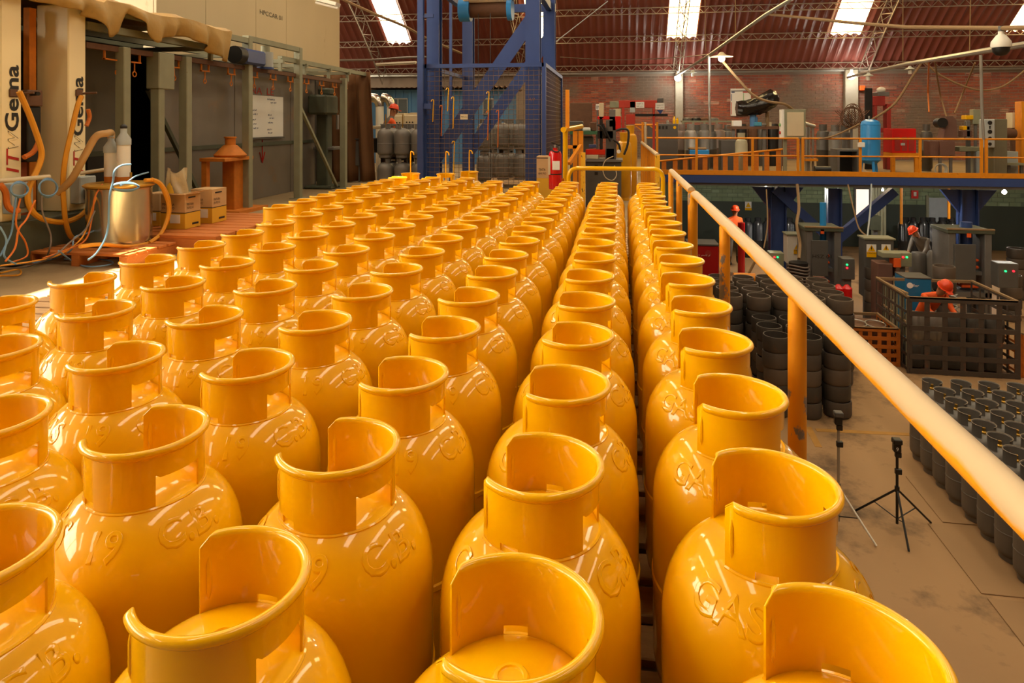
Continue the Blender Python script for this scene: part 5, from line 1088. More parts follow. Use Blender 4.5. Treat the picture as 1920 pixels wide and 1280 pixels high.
# sloping stair rail with short posts
Y = 18.1; t = thing('ramp_rail', 'sloping yellow rail on short orange posts behind the left railing', 'railing', (X_(1360, Y), Y, 0))
a = atY(1235, 302, Y); b = atY(1476, 279, Y); B().cyl(tuple(a), tuple(b), 0.026, n=10).to('sloping_rail', Ora, t, True)
for px in (1245, 1266, 1285, 1302, 1322, 1342, 1360, 1380, 1398, 1418, 1438, 1460):
    f = (px - 1235) / 241; z_ = a.z + (b.z - a.z) * f; x = X_(px, Y); B().box(x - 0.06, Y, 0, x + 0.06, Y + 0.03, z_).to('post', OraD, t)
# cream cabinet on legs
Y = 17.9; q = pb(1471, 205, 1511, 260, Y, 0.3); t = thing('control_cabinet', 'cream panel control cabinet in a grey frame on legs', 'cabinet', ((q[0]+q[3])/2, Y, 0)); B().box(q[0], Y, q[2], q[3], Y + 0.3, q[5], 0.01).to('casing', Grn, t); B().box(q[0] + 0.06, Y - 0.012, q[2] + 0.07, q[3] - 0.05, Y, q[5] - 0.07, 0.003).to('door', Crm, t); B().box(q[0] - 0.07, Y + 0.02, q[2], q[0], Y + 0.25, q[5], 0.004).to('side_panel', Pap, t)
for x in (q[0] + 0.04, q[3] - 0.05): B().box(x - 0.04, Y + 0.1, 0, x + 0.04, Y + 0.18, q[2]).to('leg', Grn, t)
for zz_, m_ in ((q[2] + 0.15, InkR), (q[2] + 0.35, mat('green_ink', '7AB070', 0.6))): B().cyl((q[0] - 0.1, Y + 0.12, zz_), (q[0] - 0.07, Y + 0.12, zz_), 0.04, n=12).to('button', m_, t, True)
# blue air tank
Y = 18.0; x = X_(1632, Y); z1 = zf(1632, 224, Y); z0 = zf(1632, 308, Y); t = thing('air_tank', 'bright blue upright air tank behind the orange railing', 'tank', (x, Y, 0)); r = 0.225
B().lathe([(0, z0), (r * 0.6, z0 + 0.02), (r, z0 + 0.1), (r, z1 - 0.12), (r * 0.9, z1 - 0.05), (r * 0.5, z1), (0, z1 + 0.01)], 32, (x, Y, 0)).to('shell', BluT, t, True)
for z_ in (z0 + 0.11, z1 - 0.14): B().lathe([(r, z_), (r + 0.005, z_ + 0.005), (r + 0.005, z_ + 0.02), (r, z_ + 0.025)], 32, (x, Y, 0)).to('seam', BluT, t, True)
for a in (0.6, 2.5, 4.7): B().bar((x + r*0.8*math.cos(a), Y + r*0.8*math.sin(a), z0 + 0.15), (x + r*1.1*math.cos(a), Y + r*1.1*math.sin(a), 0), 0.06, 0.02).to('leg', BluT, t)
B().cyl((x - 0.03, Y, z1), (x - 0.03, Y, z1 + 0.09), 0.02, n=10).to('fitting', Zin, t, True)
q = pb(1610, 267, 1622, 276, 17.6, 0.08); B().box(*q, 0.008).top('junction_box', Pap, 'small white junction box on the railing left of the blue tank', 'junction box')
# grey bench with black opening, roll, left of tank
Y = 18.6; q = pb(1570, 280, 1612, 325, Y, 0.6); t = thing('low_bench', 'low grey steel bench with a dark opening left of the blue tank', 'bench', ((q[0]+q[3])/2, Y, 0)); B().box(q[0], Y, q[5] - 0.05, q[3], Y + 0.6, q[5]).to('top', Gry, t)
for x in (q[0], q[3] - 0.06): B().box(x, Y, 0, x + 0.06, Y + 0.6, q[5] - 0.05).to('side', Gry, t)
B().box(q[0] + 0.06, Y + 0.4, 0, q[3] - 0.06, Y + 0.45, q[5] - 0.05).to('back', Blk, t)
a = atY(1527, 318, 18.4); b = atY(1557, 317, 18.4); B().cyl((a.x, 18.4, 0.11), (b.x, 18.4, 0.11), 0.1, n=16).top('dark_roll', Blk, 'dark rolled bundle lying on the floor behind the railing', 'roll', smooth=True)
Y = 19.2; t = thing('pipe_trolley', 'pipe trolley with grey tubes right of the cream cabinet', 'trolley', (X_(1522, Y), Y, 0))
for k, px in enumerate((1512, 1518, 1526)): B().cyl((X_(px, Y), Y + 0.05 * k, 0), (X_(px, Y), Y + 0.05 * k, zf(1520, 238 - 2*k, Y)), 0.035, n=10).to('tube', Zin, t, True)
B().cyl((X_(1508, Y), Y, zf(1520, 231, Y)), (X_(1528, Y), Y, zf(1520, 237, Y)), 0.05, n=10).to('cross_tube', Zin, t, True); B().box(X_(1508, Y), Y - 0.1, 0.3, X_(1532, Y), Y + 0.3, 0.36).to('tray', Ora, t)
# wire coil
c_ = atY(1598, 222, 19.4); b = B()
for k_ in range(7):
    th = k_ * 0.42; b.tube([(c_.x + 0.28 * math.cos(a_ * PI / 9) * (1 if k_ < 3 else math.cos(th)), 19.4 + 0.08 * math.sin(k_), c_.z + 0.28 * math.sin(a_ * PI / 9) + 0.02 * k_) for a_ in range(18)], 0.011, 5, True)
for k_ in range(-4, 5): b.tube([(c_.x + k_ * 0.06 - 0.2, 19.4, c_.z - 0.22), (c_.x + k_ * 0.06 + 0.2, 19.4, c_.z + 0.22)], 0.009, 5).tube([(c_.x + k_ * 0.06 + 0.2, 19.42, c_.z - 0.22), (c_.x + k_ * 0.06 - 0.2, 19.42, c_.z + 0.22)], 0.009, 5)
t = thing('wire_basket', 'rusty wire basket hanging left of the blue tank', 'basket', (c_.x, 19.4, 0)); b.to('wire_mesh', Rst, t); B().box(c_.x - 0.03, 19.45, 0, c_.x + 0.03, 19.5, c_.z).to('stand', Gry, t); q = pb(1582, 215, 1597, 235, 19.5, 0.02); B().box(*q).to('white_sheet', Pap, t)
# red press
Y = 20.5; t = thing('red_press', 'tall dull red press behind the blue tank', 'press', (X_(1655, Y), Y, 0)); RedD = mat('dull_red', '9A2A22', 0.5, 0, 0.12)
for q4, dd, nm, m_ in (((1636, 180, 1660, 198), 0.5, 'head', RedD), ((1640, 198, 1645, 300), 0.3, 'column', RedD), ((1663, 195, 1671, 300), 0.3, 'column', RedD), ((1646, 172, 1668, 180), 0.4, 'motor_plate', Gry), ((1622, 165, 1636, 225), 0.05, 'dark_arm', Blk), ((1640, 240, 1670, 248), 0.4, 'table', RedD)):
    q = pb(*q4, Y, dd)
    if nm in ('column', 'dark_arm'): q = (q[0], q[1], 0.0, q[3], q[4], q[5])
    B().box(*q, 0.008).to(nm, m_, t)
c_ = atY(1657, 168, Y); B().sph((c_.x, Y + 0.2, c_.z), (0.12, 0.12, 0.09)).to('lamp_dome', Wht, t, True)
c_ = atY(1617, 165, 24.8); B().box(c_.x - 0.09, 24.75, c_.z - 0.09, c_.x + 0.09, 24.95, c_.z + 0.09, 0.02).top('orange_box', HiV, 'small orange box on the brick wall right of the pillar', 'box')
# red cabinet on orange stand
Y = 18.6; q = pb(1673, 241, 1718, 287, Y, 0.5); t = thing('red_compressor', 'bright red cabinet machine standing on an orange stand', 'machine', ((q[0]+q[3])/2, Y, 0)); B().box(q[0], Y, q[2], q[3], Y + 0.6, q[5], 0.01).to('casing', RedX, t)
for f0, f1 in ((0.1, 0.32), (0.4, 0.62), (0.68, 0.92)): B().box(q[0] + (q[3]-q[0])*f0, Y - 0.008, q[2] + 0.06, q[0] + (q[3]-q[0])*f1, Y, q[2] + (q[5]-q[2])*0.66).to('grille', RedD, t)
B().box(q[0] + 0.2, Y - 0.012, q[2] + 0.2, q[0] + 0.3, Y - 0.008, q[2] + 0.26).to('plate', GryL, t)
B().box(q[0], Y, q[2] - 0.1, q[3] + 0.1, Y + 0.6, q[2]).to('stand_top', Ora, t)
for x in (q[0] + 0.03, q[3] + 0.02): B().box(x - 0.04, Y + 0.02, 0, x + 0.05, Y + 0.1, q[2] - 0.1).to('leg', Ora, t)
# brown grinder, yellow drill, boxes, panel at far right
Y = 18.9; BrW = mat('brown_machine', '6E4E42', 0.6, 0.1, 0.2, 6)
t = thing('brown_grinder', 'brown machine with a dark round wheel guard behind the railing', 'machine', (X_(1768, Y), Y, 0))
q = pb(1744, 264, 1763, 292, Y, 0.4); B().box(q[0], Y, q[2], q[3], Y + 0.4, q[5], 0.01).to('side_box', BrW, t); q = pb(1763, 264, 1791, 292, Y - 0.1, 0.5); B().box(q[0], q[1], q[2], q[3], q[4], q[5], 0.01).to('box', BrW, t)
for x in (q[0] + 0.05, q[3] - 0.05): B().box(x - 0.03, Y, 0, x + 0.03, Y + 0.06, q[2]).to('leg', Gry, t)
q = pb(1768, 218, 1796, 264, Y, 0.4); B().prism([(q[0], q[2]), (q[3], q[2]), (q[3] - 0.03, q[5] - 0.1), (q[3] - 0.12, q[5]), (q[0] + 0.08, q[5]), (q[0] + 0.06, (q[2]+q[5])/2)], 'y', Y, Y + 0.35).to('housing', BrW, t)
c_ = atY(1764, 230, Y); B().cyl((c_.x, Y - 0.1, c_.z), (c_.x, Y + 0.15, c_.z), 0.13, n=20).to('wheel_guard', Blk, t, True)
t = thing('bench_drill', 'yellow-headed drill on a grey column', 'drill', (X_(1815, Y), Y, 0))
for q4, dd, nm, m_ in (((1811, 216, 1826, 224), 0.25, 'head', Yel), ((1812, 226, 1820, 262), 0.12, 'column', Gry), ((1807, 236, 1819, 244), 0.25, 'yellow_collar', Yel), ((1807, 244, 1823, 257), 0.3, 'motor', BrW), ((1800, 275, 1838, 284), 0.5, 'table', Grn)): B().box(*pb(*q4, Y, dd), 0.015).to(nm, m_, t)
B().box(X_(1816, Y), Y + 0.05, 0, X_(1822, Y), Y + 0.15, zf(1819, 262, Y)).to('pedestal', GryD, t)
q = pb(1825, 205, 1839, 233, Y, 0.2); t = thing('switch_box', 'grey-green switch box on a post left of the perforated panel', 'box', (q[0], Y, 0)); B().box(*q, 0.01).to('box', Grn, t); B().box((q[0]+q[3])/2 - 0.03, Y + 0.05, 0, (q[0]+q[3])/2 + 0.03, Y + 0.11, q[2]).to('post', Gry, t)
Y = 18.1; q = pb(1845, 223, 1866, 277, Y, 0.25); t = thing('instrument_board', 'pale panel with a column of black round openings', 'control panel', ((q[0]+q[3])/2, Y, 0)); B().box(*q, 0.02).to('panel', GryL, t)
for py, r_ in ((230, 0.05), (237, 0.018), (240, 0.018), (247, 0.05), (259, 0.04), (270, 0.04)): c_ = atY(1856, py, Y); B().cyl((c_.x, Y - 0.008, c_.z), (c_.x, Y, c_.z), r_, n=18).to('round_opening', Blk, t, True)
B().box(q[3], Y + 0.05, 0, q[3] + 0.3, Y + 0.6, q[5], 0.015).to('cabinet', mat('olive_cabinet', '6A6650', 0.6), t); B().box((q[0]+q[3])/2 - 0.02, Y + 0.1, 0, (q[0]+q[3])/2 + 0.02, Y + 0.14, q[2]).to('post', Zin, t)
q = pb(1852, 285, 1925, 325, 18.4, 0.5); t = thing('grey_counter', 'pale grey low cabinet at the right edge of the mezzanine', 'cabinet', ((q[0]+q[3])/2, 18.4, 0)); B().box(q[0], 18.75, 0, q[3], 19.3, q[5], 0.01).to('body', GryL, t); B().box(q[0] + 0.05, 18.45, zf(1888, 310, 18.4), q[3], 18.7, zf(1888, 308, 18.4) + 0.03).to('shelf', Grn, t)
for k_ in range(3): B().box(q[0] + 0.2 + 0.3*k_, 18.5, 0, q[0] + 0.27 + 0.3*k_, 18.56, zf(1888, 310, 18.4)).to('leg', GryD, t)
q = pb(1898, 211, 1914, 240, 19.5, 0.3); t = thing('cream_box', 'cream electrical box on a post at the right edge', 'box', (q[0], 19.5, 0)); B().box(*q, 0.01).to('box', Crm, t); B().box(q[0] + 0.05, 19.6, 0, q[0] + 0.1, 19.65, q[2]).to('post', Gry, t)
q = pb(1915, 190, 1935, 300, 19.2, 0.3); B().box(q[0], 19.2, 0, q[3], 19.5, q[5], 0.01).top('orange_upright', Ora, 'orange steel upright cut by the right photo edge', 'post')
t = thing('pump_set', 'rusty pump set between the panel and the cream box', 'pump', (X_(1886, 19.3), 19.3, 0)); c_ = atY(1887, 250, 19.3); B().cyl((c_.x - 0.2, 19.3, c_.z), (c_.x + 0.2, 19.3, c_.z), 0.12, n=16).to('pump_body', Rst, t, True)
for sx in (-0.15, 0.15): B().box(c_.x + sx - 0.04, 19.25, 0, c_.x + sx + 0.04, 19.35, c_.z).to('leg', Rst, t)
b = B(); c_ = atY(1763, 311, 18.2)
for k_ in range(4): b.tube([(c_.x + (0.15 - 0.012*k_) * math.cos(a_ * PI / 9), 18.15 + 0.02 * k_, 0.17 + (0.15 - 0.01*k_) * math.sin(a_ * PI / 9)) for a_ in range(18)], 0.008, 5, True)
b.top('cable_coil', GryL, 'grey cable coil leaning on the floor under the middle railing', 'cable', smooth=True)

# ------------------------------------------------------------------ lamps, pipes and cables overhead
def hang(px, py, Y): return tuple(atY(px, py, Y))
B().tube([hang(1268, 142, 24.3), hang(1330, 103, 20.5), hang(1435, 28, 17.0), hang(1485, -2, 15.5)], 0.045, 8).top('conduit_pipe', Zin, 'long grey pipe climbing diagonally from the brick wall to the top edge', 'pipe', smooth=True)
B().tube([hang(1443, 27, 16.8), hang(1600, 43, 13.5), hang(1700, 51, 11.5), hang(1878, 53, 9.2), hang(1990, 50, 8.2)], 0.03, 8).top('cable_tray', Rop, 'tan cable run crossing the upper right below the roof', 'cable')
B().tube([hang(1590, 145, 24.5), hang(1700, 120, 18.5), hang(1800, 103, 14.8), hang(1860, 93, 12.2), hang(1930, 82, 11.0)], 0.05, 8).top('conduit_pipe', Zin, 'grey pipe rising to the right from the second pillar lamp', 'pipe', smooth=True)
B().tube([hang(1329, 104, 17.75), hang(1330, 200, 17.75), hang(1332, 256, 17.75)], 0.03, 8).top('conduit_post', Zin, 'vertical grey conduit rising from the left mezzanine railing', 'conduit', smooth=True)
B().tube([hang(1839, 103, 17.75), hang(1841, 200, 17.75), hang(1844, 262, 17.75)], 0.035, 8).top('conduit_post', Zin, 'vertical grey conduit rising from the right mezzanine railing', 'conduit', smooth=True)
cable('hanging_cable', 'thick tan cable sagging from the bell lamp to the cream cabinet', 'cable', [hang(1352, 112, 17.9), hang(1385, 150, 17.9), hang(1412, 178, 17.9), hang(1440, 190, 17.9), hang(1470, 195, 17.9), hang(1487, 206, 18.05)], 0.035, Rop)
cable('hanging_cable', 'tan cable swooping down to the blue tank', 'cable', [hang(1728, 118, 17.8), hang(1710, 145, 17.8), hang(1685, 185, 17.8), hang(1665, 205, 17.8), hang(1635, 224, 17.95)], 0.028, Rop)
cable('hanging_cable', 'tan cable lying along the railing beside the blue tank', 'cable', [hang(1612, 232, 17.8), hang(1590, 243, 17.75), hang(1560, 256, 17.66), hang(1535, 261, 17.66)], 0.025, Rop)
cable('hanging_cable', 'slack brown cable hanging in a deep curve at upper right', 'cable', [hang(1735, 118, 18.5), hang(1770, 145, 18.5), hang(1830, 168, 18.5), hang(1880, 162, 18.5), hang(1930, 125, 18.5)], 0.025, Rop)
for px0, y0, px1, y1, lb in ((1742, 122, 1742, 210, 'orange cord hanging straight down in the right bay'), (1753, 125, 1775, 220, 'grey cord slanting to the brown machine'), (1828, 128, 1790, 212, 'thin cord slanting left to the brown machine')):
    cable('drop_rope', lb, 'cord', [hang(px0, y0 - 10, 17.0), hang((px0+px1)/2 - 2, (y0+y1)/2, 19.4), hang(px1, y1, 19.2)], 0.02, HosO if 'orange' in lb else Rop)
cable('roof_cable', 'thick brown cable sloping down across the left skylight', 'cable', [hang(636, -4, 13.0), hang(700, 25, 13.2), hang(760, 50, 13.6), hang(800, 72, 14.0), hang(865, 100, 15.0)], 0.03, Rop)
cable('roof_cable', 'slack pair of cables along the roof foot left of the tower', 'cable', [hang(638, 113, 22.0), hang(700, 112, 22.0), hang(760, 108, 22.0), hang(800, 107, 22.0)], 0.04, HosG)
cable('wall_cable', 'thin cable strung along the purlin right of the tower', 'cable', [hang(1050, 107, 23.8), hang(1150, 112, 23.8), hang(1250, 109, 23.8), hang(1330, 102, 21)], 0.015, HosG)
for k_, (px0, px1) in enumerate(((1322, 1323), (1379, 1379), (1693, 1693), (1820, 1818))): cable('hanger_wire', 'thin vertical hanger wire from the roof, %s from the left' % ORD[k_], 'wire', [hang(px0, -5, 20.0), hang(px1, (95, 65, 118, 100)[k_], 20.0)], 0.012, Rop, 1, 5, 'hanger wires from the roof')
c_ = atY(1050, 75, 18); cable('stay_wire', 'thin stay wire slanting up right of the tower', 'wire', [hang(1040, 80, 16), hang(1140, 2, 16)], 0.012, GryL, 1, 5)
# bell lamp and bulbs
def bulb(px, py, Y, lb, r=0.07, e=60):
    p = atY(px, py, Y); t = thing('bulkhead_lamp', lb, 'lamp', (p.x, p.y, p.z), 'lit lamps'); B().sph(tuple(p), r).to('bulb', Glw, t, True); B().cyl((p.x, p.y, p.z + r * 0.8), (p.x, p.y, p.z + r * 1.9), r * 0.5, n=12).to('socket', Wht, t, True)
    l = bpy.data.lights.new('lamp_light', 'POINT'); l.energy = e; l.color = (1, 0.95, 0.85); l.shadow_soft_size = r * 1.2; lo = bpy.data.objects.new('lamp_light', l); C.objects.link(lo); lo.parent = t; lo.location = (0, -r * 2.5, -0.05); return t, p
t, p = bulb(1353, 110, 17.7, 'lit bell-shaded lamp hanging from the diagonal pipe', 0.085, 40)
B().lathe([(0.02, 0.17), (0.05, 0.16), (0.1, 0.1), (0.28, 0.055), (0.285, 0.045), (0.09, 0.08), (0.03, 0.13)], 28, tuple(p)).to('bell_shade', Crm, t, True)
bulb(1271, 146, 24.4, 'lit lamp on the left concrete pillar', 0.12, 40); bulb(1596, 143, 24.4, 'lit lamp on the right concrete pillar', 0.12, 40)
for px, py, lb in ((1299, 138, 'unlit lamp right of the left pillar'), (1628, 144, 'first unlit lamp hanging from the right grey pipe'), (1706, 132, 'second unlit lamp hanging from the right grey pipe')):
    p = atY(px, py, 20 if px > 1400 else 24); t = thing('pendant_lamp', lb, 'lamp', tuple(p), 'unlit lamps'); B().lathe([(0, -0.1), (0.045, -0.1), (0.045, 0.0), (0.03, 0.03), (0, 0.03)], 14, tuple(p)).to('bulb', Wht, t, True); B().lathe([(0.14, 0.03), (0.05, 0.08), (0.03, 0.12), (0, 0.12)], 16, tuple(p)).to('shade', GryL, t, True)
    B().cyl((p.x, p.y, p.z + 0.12), (p.x, p.y, p.z + 0.3), 0.006, n=6).to('cord', Blk, t)
bulb(1436, 354, 20.6, 'lit lamp under the mezzanine edge, left one', 0.06, 110); bulb(1883, 360, 20.6, 'lit lamp under the mezzanine edge, right one', 0.06, 110)
bulb(1655, 356, 19.0, 'small added lamp under the mezzanine by the diagonal brace', 0.03, 60)  # added lamp that brightens the dark lower wall
# fluorescent fittings
for (x0, y0, x1, y1, Y, lb) in ((592, -2, 634, 9, 9.0, 'fluorescent fitting at the top above the cream housing'), (706, 120, 780, 116, 20.0, 'long fluorescent fitting under the roof left of the tower')):
    a, b = atY(x0, y0, Y), atY(x1, y1, Y); t = thing('tube_light', lb, 'light', tuple((a + b) / 2), 'fluorescent fittings'); B().bar(a, b, 0.16, 0.05).to('tray', Wht, t); B().cyl(tuple(a + Vector((0, 0, -0.05))), tuple(b + Vector((0, 0, -0.05))), 0.02, n=10).to('tube', Wht, t, True)
# dome camera
Y = 9.2; p = atY(1877, 105, Y); z0 = p.z; k_ = Y / (F * ray(1877, 100).y); t = thing('dome_camera', 'white dome security camera hanging from the tan cable run', 'camera', (p.x, Y, z0))
s_ = (zf(1877, 58, Y) - z0) / 47; R_ = 16 * Y / F * 0.95
B().lathe([(0, z0), (R_ * 0.5, z0 + 2*s_), (R_ * 0.8, z0 + 8*s_), (R_ * 0.85, z0 + 16*s_)], 28, (p.x, Y, 0)).to('dark_dome', Blk, t, True)
B().lathe([(R_ * 0.95, z0 + 16*s_), (R_, z0 + 20*s_), (R_ * 0.95, z0 + 27*s_), (R_ * 0.5, z0 + 38*s_), (R_ * 0.3, z0 + 41*s_), (R_ * 0.28, z0 + 47*s_), (0, z0 + 47*s_)], 28, (p.x, Y, 0)).to('white_housing', Wht, t, True)
B().cyl((p.x, Y, z0 + 46*s_), (p.x, Y, z0 + 56*s_), R_ * 0.3, n=14).to('mount', GryD, t, True)

# ------------------------------------------------------------------ lower level
FZ = -3.0
lcp = thing('collared_cylinder', 'x', 'gas cylinder'); k_ = 0.70 / 0.6535
GBd = mat('grey_primed_body', '6E6A64', 0.45, 0.15, 0.12, 5, spot=('7A5A44', 0.7, 3, 0.1))
B().lathe([(r, z * k_) for r, z in body_profile(10)], 32).to('body', GBd, lcp, True)
B().lathe([(0.118, 0.0), (0.128, 0.0), (0.13, 0.06), (0.118, 0.06)], 28).to('foot_ring', GBd, lcp, True)
cb = B(); V = []; nA = 30
for i in range(nA + 1):
    a = math.radians(-62 + 300 * i / nA)
    for r, z in ((0.117, 0.585), (0.117, 0.72), (0.125, 0.728), (0.121, 0.715), (0.121, 0.585)): V.append((r * math.cos(a), r * math.sin(a), z))
cb.add(V, [(i*5 + j, i*5 + (j+1) % 5, (i+1)*5 + (j+1) % 5, (i+1)*5 + j) for i in range(nA) for j in range(5)] + [(0,1,2,3,4), tuple(range(nA*5, nA*5+5))]).to('collar', GBd, lcp, True)
B().lathe([(0.035, 0.6), (0.035, 0.63), (0.018, 0.64), (0.018, 0.68), (0, 0.68)], 14).to('valve', mat('brass', 'B08838', 0.3, 0.8), lcp, True)
B().tube([(0.125 * math.cos(math.radians(-62 + 300*i/24)), 0.125 * math.sin(math.radians(-62 + 300*i/24)), 0.729) for i in range(25)], 0.0045, 6).to('rim', mat('pale_rim', '8E8270', 0.5, 0.2), lcp, True)
fst = True
for ci, x in enumerate((3.86, 4.31, 4.67, 5.03, 5.39)):
    for rj in range(12 if ci < 2 else (8, 5, 3)[ci - 2]):
        lb = 'dark grey collared cylinder on the lower floor, %s column, %s from the back' % (ORD[ci], ORD[rj]); loc = (x + random.uniform(-0.01, 0.01), 10.16 - 0.335 * rj - (0.8 if ci == 0 else 0), FZ); rz = random.gauss(0, 0.08)
        if ci == 0 and rj > 7: continue
        if fst: lcp.location = loc; lcp.rotation_euler = (0, 0, rz); lcp['label'] = lb; lcp['group'] = 'dark grey cylinders on the lower floor'; fst = False
        else: dup(lcp, loc, rz, lb)
# stacks of cylinder shells, each shell a thing
shm = {}
ShM = [mat('raw_shell_%d' % i, c_, 0.55, 0.25, 0.2, 4, spot=('6E4A36', 0.6, 3, 0.15)) for i, c_ in enumerate(('5C544C', '4C463F', '6A5E52'))]
def shell_stack(px, py, r, n, h, lab, X=None, Yv=None):
    p = atZ(px, py, FZ) if X is None else Vector((X, Yv, FZ)); 
    for k in range(n):
        key = (r, h, k % 3)
        if key not in shm: shm[key] = B().lathe([(0, 0.0), (r * 0.9, 0.0), (r * 0.95, 0.015), (r, 0.04), (r, h - 0.02), (r * 0.97, h), (r * 0.9, h), (r * 0.88, 0.02)], 26).mesh('cylinder_shell', ShM[k % 3], True)
        o = bpy.data.objects.new('cylinder_shell', shm[key]); C.objects.link(o); o.location = (p.x + random.uniform(-0.012, 0.012), p.y + random.uniform(-0.012, 0.012), FZ + k * h); o.rotation_euler = (0, 0, random.uniform(0, 6))
        o['label'] = 'dark cylinder shell, %s up in the %s' % (ORD[k], lab); o['category'] = 'cylinder shell'; o['group'] = 'stacked dark cylinder shells on the lower floor'
base = atZ(1512, 778, FZ); k = 0
for j in range(7):
    for i in range(5):
        x = base.x - 0.42 + i * 0.44 - (0.44 if j > 2 else 0); y = base.y + j * 0.46 + (0.1 if i == 2 else 0)
        d = ray(1300, 500); 
        if x < 0.9 or 960 + F * (x * _c + y * _s) / (-x * _s + y * _c) > 1590: continue
        shell_stack(0, 0, 0.195, 5 if j < 3 else 6, 0.235, '%s stack of the %s row' % (ORD[i], ORD[j]), x, y); k += 1
for px, py, n, lab in ((1640, 610, 5, 'lone stack before the red fire point'), (1770, 640, 6, 'lone stack behind the dark cage'), (1905, 560, 5, 'stack at the right photo edge'), (1895, 600, 4, 'nearer stack at the right photo edge')):
    shell_stack(px, py, 0.2, n, 0.25, lab)
# welding fences / dark strap cage, orange crates
Stp = mat('dark_strap_steel', '4A4038', 0.6, 0.2, 0.2, 6, spot=('7A4A2A', 0.6, 4, 0.15))
def strap_cage(x0, x1, y0, y1, h, nx_, nz_, wv, m, lb, cat='cage', sides=True):
    t = thing('strap_cage', lb, cat, ((x0+x1)/2, (y0+y1)/2, FZ))
    for i in range(nx_ + 1): x = x0 + (x1-x0)*i/nx_; B().box(x - wv/2, y0 - 0.01, FZ, x + wv/2, y0, FZ + h).to('vertical_strap', m, t)
    for k in range(nz_ + 1): z = FZ + 0.05 + (h - 0.08)*k/nz_; B().box(x0, y0 - 0.02, z - wv*0.5, x1, y0 - 0.01, z + wv*0.5).to('horizontal_strap', m, t)
    if sides:
        for x in (x0, x1):
            ny = max(2, int((y1 - y0) / ((x1-x0)/nx_)))
            for i in range(1, ny + 1): y = y0 + (y1-y0)*i/ny; B().box(x - 0.005, y - wv*0.3, FZ, x + 0.005, y + wv*0.3, FZ + h).to('side_strap', m, t)
            for k in range(nz_ + 1): z = FZ + 0.05 + (h-0.08)*k/nz_; B().box(x - 0.012, y0, z - wv*0.3, x - 0.005, y1, z + wv*0.3).to('side_strap', m, t)
        B().box(x0, y1, FZ + h - 0.05, x1, y1 + 0.04, FZ + h).to('back_rail', Rop, t)
    for a_, b_ in (((x0, y0), (x1, y0)), ((x0, y0), (x0, y1)), ((x1, y0), (x1, y1))): B().bar((a_[0], a_[1], FZ + h), (b_[0], b_[1], FZ + h), 0.04, 0.03).to('top_rail', Rop, t)
    return t
a = atZ(1700, 713, FZ); b = atZ(1905, 716, FZ); Yk = (a.y + b.y) / 2 + 0.25
hk_ = atY(1780, 560, Yk).z - FZ
xk0, xk1 = atY(1705, 700, Yk).x, atY(1908, 700, Yk).x
strap_cage(xk0, xk1, Yk, Yk + 1.5, hk_, 6, 5, 0.085, Stp, 'tall dark strap-steel cage with a worker behind it')
OrS = mat('orange_strap_steel', 'C06A1C', 0.6, 0.1, 0.2, 6)
a = atZ(1600, 700, FZ); xo0, xo1 = atY(1596, 650, Yk + 0.3).x, atY(1684, 650, Yk + 0.3).x; ho = atY(1650, 615, Yk + 0.3).z - FZ
strap_cage(xo0, xo1, Yk + 0.3, Yk + 1.3, ho, 5, 4, 0.065, OrS, 'orange strap-steel crate left of the dark cage', 'crate')
xo2 = xk1 + 0.12; strap_cage(xo2, xo2 + 1.0, Yk + 0.1, Yk + 1.3, ho * 1.1, 5, 4, 0.065, OrS, 'orange strap-steel crate at the right photo edge', 'crate')
for i, fx in enumerate((0.3, 0.72)):
    c_ = (xo0 + (xo1 - xo0) * fx, Yk + 0.75, FZ + ho * 0.92); b = B().tube([(c_[0] + 0.17 * math.cos(a_ * PI / 10), c_[1] + 0.17 * math.sin(a_ * PI / 10), c_[2] + 0.02 * math.sin(a_ * PI / 10)) for a_ in range(20)], 0.012, 6, True); b.top('steel_ring', Zin, '%s pale steel ring on the orange crate' % ('left', 'right')[i], 'ring', 'steel rings in the orange crate', smooth=True)
B().box(xo0 + 0.05, Yk + 0.4, FZ + 0.05, xo1 - 0.05, Yk + 1.2, FZ + ho * 0.88).top('scrap_fill', Rst, 'mixed rusty scrap filling the orange crate', 'scrap', kind='stuff')
nd = 0
for i, (fx, fy, m_) in enumerate(((0.12, 0.5, Sil), (0.3, 0.5, Sil), (0.5, 0.55, GDk), (0.68, 0.5, GDk), (0.86, 0.5, GDk))):
    x = xk0 + (xk1 - xk0) * fx; y = Yk + 0.35
    for lv in range(2):
        B().lathe([(0, 0), (0.15, 0), (0.17, 0.05), (0.17, 0.36), (0.14, 0.44), (0, 0.47)], 22, (x + 0.03 * lv, y, FZ + 0.04 + lv * 0.48)).top('cage_cylinder', m_ if lv else GDk, '%s cylinder from the left, %s layer inside the dark cage' % (ORD[i], ('lower', 'upper')[lv]), 'gas cylinder', 'cylinders inside the dark strap cage', smooth=True)
# low welding pen behind the cage
a1 = atY(1640, 505, Yk + 3.0); t = thing('welding_pen', 'tan-railed wire pen left of the worker', 'fence', (a1.x, Yk + 2.5, FZ))
p0 = atY(1638, 519, Yk + 3.2); p1 = (xk0, Yk + 0.1, atY(1705, 553, Yk).z)
B().bar(tuple(p0), p1, 0.05, 0.04).to('top_rail', Rop, t); B().bar((p0.x, p0.y, p0.z - 0.45), (p1[0], p1[1], p1[2] - 0.5), 0.03, 0.03).to('mid_rail', Rop, t)
for f in [i / 12 for i in range(13)]:
    x = p0.x + (p1[0] - p0.x) * f; y = p0.y + (p1[1] - p0.y) * f; z = p0.z + (p1[2] - p0.z) * f; B().box(x - 0.012, y - 0.012, FZ, x + 0.012, y + 0.012, z).to('bar', Grn, t)
